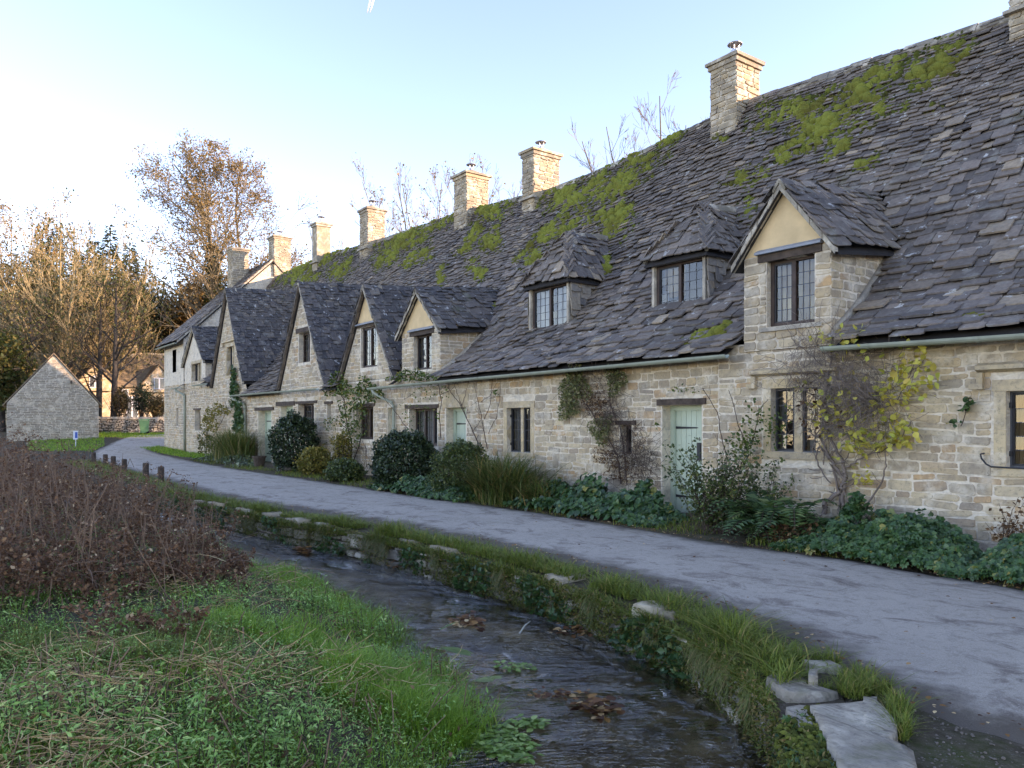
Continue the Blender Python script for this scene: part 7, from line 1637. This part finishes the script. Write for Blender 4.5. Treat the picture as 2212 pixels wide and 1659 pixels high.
# cut stalks standing up
sg_ = []; P_ = bank_pts(520, -100, 1080, 1150, 1760, rg, .7)
for c in P_:
    if nz(c[0] * 1.1, c[1] * 1.1, 31.0) < -.05: continue
    p = Vector((c[0], c[1], c[2] - .03)); d = Vector((rr.gauss(.15, .6), rr.gauss(0, .6), 1)).normalized(); l = rr.uniform(.10, .42); r0 = rr.uniform(.0028, .0055)
    for i in range(3): q_ = p + d * l / 3; sg_.append((*p, *q_, r0, r0 * .9)); p = q_; d = (d + rdir(rr) * .08).normalized()
o = seg_obj('cut_stalks', None, 'stalk', sg_, 4, 'stuff'); tag(o, 'dark cut stalks standing on the near bank', 'stalks')
# the brown dead thicket
def weed(rr, h):
    sg, lv = [], []; p = Vector((0, 0, 0)); d = Vector((rr.gauss(0, .15), rr.gauss(0, .15), 1)).normalized(); n = 9
    for i in range(n):
        q_ = p + d * h / n; sg.append((*p, *q_, .007 * (1 - .07 * i), .007 * (1 - .07 * (i + 1)))); p = q_; d = (d + rdir(rr) * .14).normalized()
        if i > 1:
            for b in range(2):
                e = q_.copy(); dd = (Vector((rr.gauss(0, 1), rr.gauss(0, 1), .5))).normalized(); L = h * rr.uniform(.10, .28)
                for j in range(2):
                    f = e + dd * L / 2; sg.append((*e, *f, .0028, .0022)); e = f; dd = (dd + rdir(rr) * .35).normalized()
                    for kx in range(3): v = rdir(rr); lv.append((*(f + v * .022),))
    return sg, lv
rr = random.Random(77); WE = [weed(rr, 1.0) for _ in range(8)]
def scatter_weeds(name, label, P_, H_, lmat='thicket', lsize=.040):
    S_, L_ = [], []
    for c, h in zip(P_, H_):
        sg, lv = WE[rr.randrange(8)]; a = rr.uniform(0, 6.283); ca_, sa_ = math.cos(a), math.sin(a); A_ = np.array([[ca_, -sa_, 0], [sa_, ca_, 0], [rr.gauss(0, .12), rr.gauss(0, .12), 1]]).T * h; A_[2, :2] = 0; A_[0, 2] += h * rr.gauss(0, .18); A_[1, 2] += h * rr.gauss(0, .18)
        s = np.array(sg); s2 = s.copy(); s2[:, 0:3] = s[:, 0:3] @ A_.T + c; s2[:, 3:6] = s[:, 3:6] @ A_.T + c; S_.append(s2); L_.append(np.array(lv) @ A_.T + c)
    S_ = np.concatenate(S_); L_ = np.concatenate(L_)
    o = seg_obj(name + '_stems', None, 'bramble', S_, 3, 'stuff'); tag(o, label[0], 'dead weeds')
    o = leaf_obj(name, None, lmat, L_, lsize, LEAF, math.pi, rg); tag(o, label[1], 'dead weeds', kind='stuff')
P_ = bank_pts(1350, -260, 560, 1012, 1400, rg, .6); pp = px_of(P_)
H_ = np.clip(1.25 - pp[:, 0] / 620, .3, 1.35) * np.clip((1420 - pp[:, 1]) / 250, .45, 1) * rg.uniform(.4, 1.25, len(P_)); edge = pp[:, 0] < 600 - (pp[:, 1] - 1000) * .25
g_ = nzv(P_, .5, 41.0); ok = edge & (g_ > -.16) & ((pp[:, 1] < 1300) | (pp[:, 0] < 430)); P_, H_ = P_[ok], H_[ok]
scatter_weeds('dead_thicket', ('tangled brown stems of the dead thicket on the left bank', 'brown withered leaves and seed heads of the dead thicket on the left bank'), P_, H_)
P_ = bank_pts(150, 60, 480, 1030, 1110, rg, .4); scatter_weeds('tall_weeds', ('stems of the tall dead weeds standing against the lane', 'brown sprays of the tall dead weeds standing against the lane'), P_, rg.uniform(.75, 1.25, len(P_)))
sg_ = []; P_ = bank_pts(520, -220, 470, 1015, 1300, rg, .55)
for c in P_:
    p = Vector((c[0], c[1], c[2])); d = Vector((rr.gauss(.1, .22), rr.gauss(0, .22), 1)).normalized(); l = rr.uniform(.6, 1.45) * max(.45, min(1.0, 1.2 - pix((c[0], c[1], 0))[0] / 700))
    for i in range(6):
        q_ = p + d * l / 6; sg_.append((*p, *q_, .0042, .0036)); p = q_; d = (d + rdir(rr) * .10).normalized()
        if i > 2: e = p + rdir(rr) * .12; sg_.append((*p, *e, .003, .002))
o = seg_obj('dry_stalks', None, 'stalk', sg_, 3, 'stuff'); tag(o, 'thin dry stalks standing up through the brown thicket', 'stalks')
# bramble arcs and long pale stems leaning over the bank
sg_ = []; P_ = bank_pts(260, -200, 560, 1040, 1330, rg, .6)
for c in P_:
    p = Vector((c[0], c[1], c[2])); a = rr.uniform(0, 6.283); d = Vector((math.cos(a) * .6, math.sin(a) * .6, 1)).normalized(); l = rr.uniform(.4, 1.1)
    for i in range(10): q_ = p + d * l / 10; q_.z = max(q_.z, c[2] + .02); sg_.append((*p, *q_, .0032, .0026)); p = q_; d = (d + Vector((math.cos(a) * .06, math.sin(a) * .06, -.16)) + rdir(rr) * .08).normalized()
o = seg_obj('bramble_canes', None, 'straw', sg_[:600], 3, 'stuff'); tag(o, 'long pale canes arching out of the dead thicket', 'canes'); o = seg_obj('bramble_stems', None, 'bramble', sg_[600:], 3, 'stuff'); tag(o, 'dark bramble stems arching through the thicket', 'brambles')

# ------------------------------------------------------------------ on the water and the lane
leafy('cress', [(0, (.06, .13, .03)), (.5, (.12, .24, .06)), (1, (.22, .34, .14))], .2, .4, .4)
leafy('fallen', [(0, (.05, .025, .02)), (.4, (.11, .055, .03)), (.8, (.22, .13, .05)), (1, (.48, .42, .30))], .2, .6, .3)
zw_ = lambda x, y: ((1000 + x * .669) / Kp, (1150 + y * .669) / Kp); zl_ = lambda x, y: ((480 + x * .3436) / Kp, (1100 + y * .3436) / Kp)
def float_patch(label, conv, cx, cy, rx, ry, n, size, mat, name, seed, lift=.02, tilt=.35):
    rn = np.random.default_rng(seed); a = rn.uniform(0, 6.283, n); r_ = np.sqrt(rn.random(n)) * (1 + .3 * np.sin(2 * a)); P_ = np.array([tuple(at_z(*conv(cx + rx * s * math.cos(t_), cy + ry * s * math.sin(t_)), WATER + .012)) for t_, s in zip(a, r_)]); P_[:, 2] += np.abs(rn.normal(0, lift, n))
    c = P_.mean(0); root = empty(name, c, label, 'leaves' if mat == 'fallen' else 'water plant', 'clumps on the stream'); leaf_obj('leaves', root, mat, P_, size, OVAL, tilt, rn)
for k, (lab, cv, cx, cy, rx, ry, n, sz, mat, nm) in enumerate([('raft of dark fallen leaves in mid-stream, nearest the camera', zw_, 670, 850, 70, 30, 90, .075, 'fallen', 'leaf_raft'), ('clump of fallen leaves beside the white stick in the stream', zw_, 200, 540, 55, 22, 80, .075, 'fallen', 'leaf_raft'), ('few fallen leaves right of the white stick', zw_, 570, 575, 70, 16, 60, .06, 'fallen', 'leaf_raft'), ('dark leaves caught at the foot of the stream wall', zl_, 1430, 795, 70, 14, 60, .08, 'fallen', 'leaf_raft'), ('small far clump of fallen leaves in the stream', zl_, 745, 690, 60, 16, 50, .10, 'fallen', 'leaf_raft'), ('string of fallen leaves drifting above the nearest raft', zw_, 530, 805, 110, 12, 60, .05, 'fallen', 'leaf_raft'),
    ('bright green weed floating along the wall foot', zw_, 880, 610, 110, 26, 420, .05, 'cress', 'water_weed'), ('watercress at the foot of the wall by the near stones', zw_, 1065, 720, 50, 40, 160, .06, 'cress', 'water_weed'), ('pale watercress at the tip of the near bank', zw_, 330, 980, 110, 60, 420, .05, 'cress', 'water_weed'), ('small watercress patch by the bank tip', zw_, 420, 905, 60, 14, 110, .05, 'cress', 'water_weed'), ('floating weed strip along the far part of the wall', zl_, 1640, 810, 120, 12, 260, .07, 'cress', 'water_weed'), ('scattered watercress in the middle of the stream', zw_, 370, 700, 70, 14, 70, .045, 'cress', 'water_weed')]):
    float_patch(lab, cv, cx, cy, rx, ry, n, sz, mat, nm, 500 + k, .03 if mat == 'fallen' else .015)
leafy('broad_pale', [(0, (.20, .34, .22)), (1, (.30, .44, .30))], .3)
for k, (cx, cy, s) in enumerate([(150, 645, .26), (245, 750, .20), (100, 560, .16)]):
    p = at_z(*zw_(cx, cy), -.30); o = bpy.data.objects.new('broad_leaf', np_mesh('broad_leaf', LOBED[0] * s, [LOBED[1]], MATS['broad_pale'], np.full(13, .3 * k))); link(o); o.location = p; o.rotation_euler = (R(25), R(-20), R(-110 + 40 * k)); tag(o, ['broad pale green leaf hanging over the water', 'smaller pale leaf below the broad one at the water edge', 'small pale leaf above the broad one on the bank edge'][k], 'leaf', 'pale leaves at the bank edge')
sk = MB(); a, b = at_z(*zw_(385, 575), WATER + .02), at_z(*zw_(425, 530), WATER + .12); sk.tube([a, a.lerp(b, .5) + Vector((0, 0, .02)), b], [.009, .007, .003], 5); tag(sk.build('stick', MATS['seedhead'], org=a), 'bleached stick poking out of the stream', 'stick')
rg = np.random.default_rng(611); n = 1500; x = -22 + 20.5 * rg.random(n) ** .6; f = rg.random(n); f = np.where(rg.random(n) < .9, np.where(rg.random(n) < .65, .93 + .10 * f, -.02 + .06 * f), f); y = y_near(x) + (y_far(x) - y_near(x)) * f
o = leaf_obj('lane_leaves', None, 'fallen', np.stack([x, y, np.where(f > 1, .03, .045) + 0 * x], 1), .032, OVAL, .35, rg); tag(o, 'fallen leaves scattered on the lane and its edges', 'leaves', kind='stuff')
simple('pebble', (.17, .14, .115), .9, .45, 30, .2, .15)
# gravel beside the slab
n = 900; x = rg.uniform(-2.9, -.6, n); y = y_wall(x) + (y_near(x) - y_wall(x)) * rg.uniform(.15, 1.05, n); ok = y < y_near(x) + .1; P_ = np.stack([x, y, ground_z(x, y)], 1)[ok]; kk = len(P_); MM = rand_rot(kk, .8, rg) * rg.uniform(.004, .011, kk)[:, None, None]
V, F = inst(MOSS[0], MOSS[1], P_, MM); o = bpy.data.objects.new('gravel', np_mesh('gravel', V, [F], MATS['pebble'], np.repeat(rg.uniform(0, 1, kk), 13))); link(o); tag(o, 'loose gravel on the bare ground beside the large slab', 'gravel', kind='stuff')
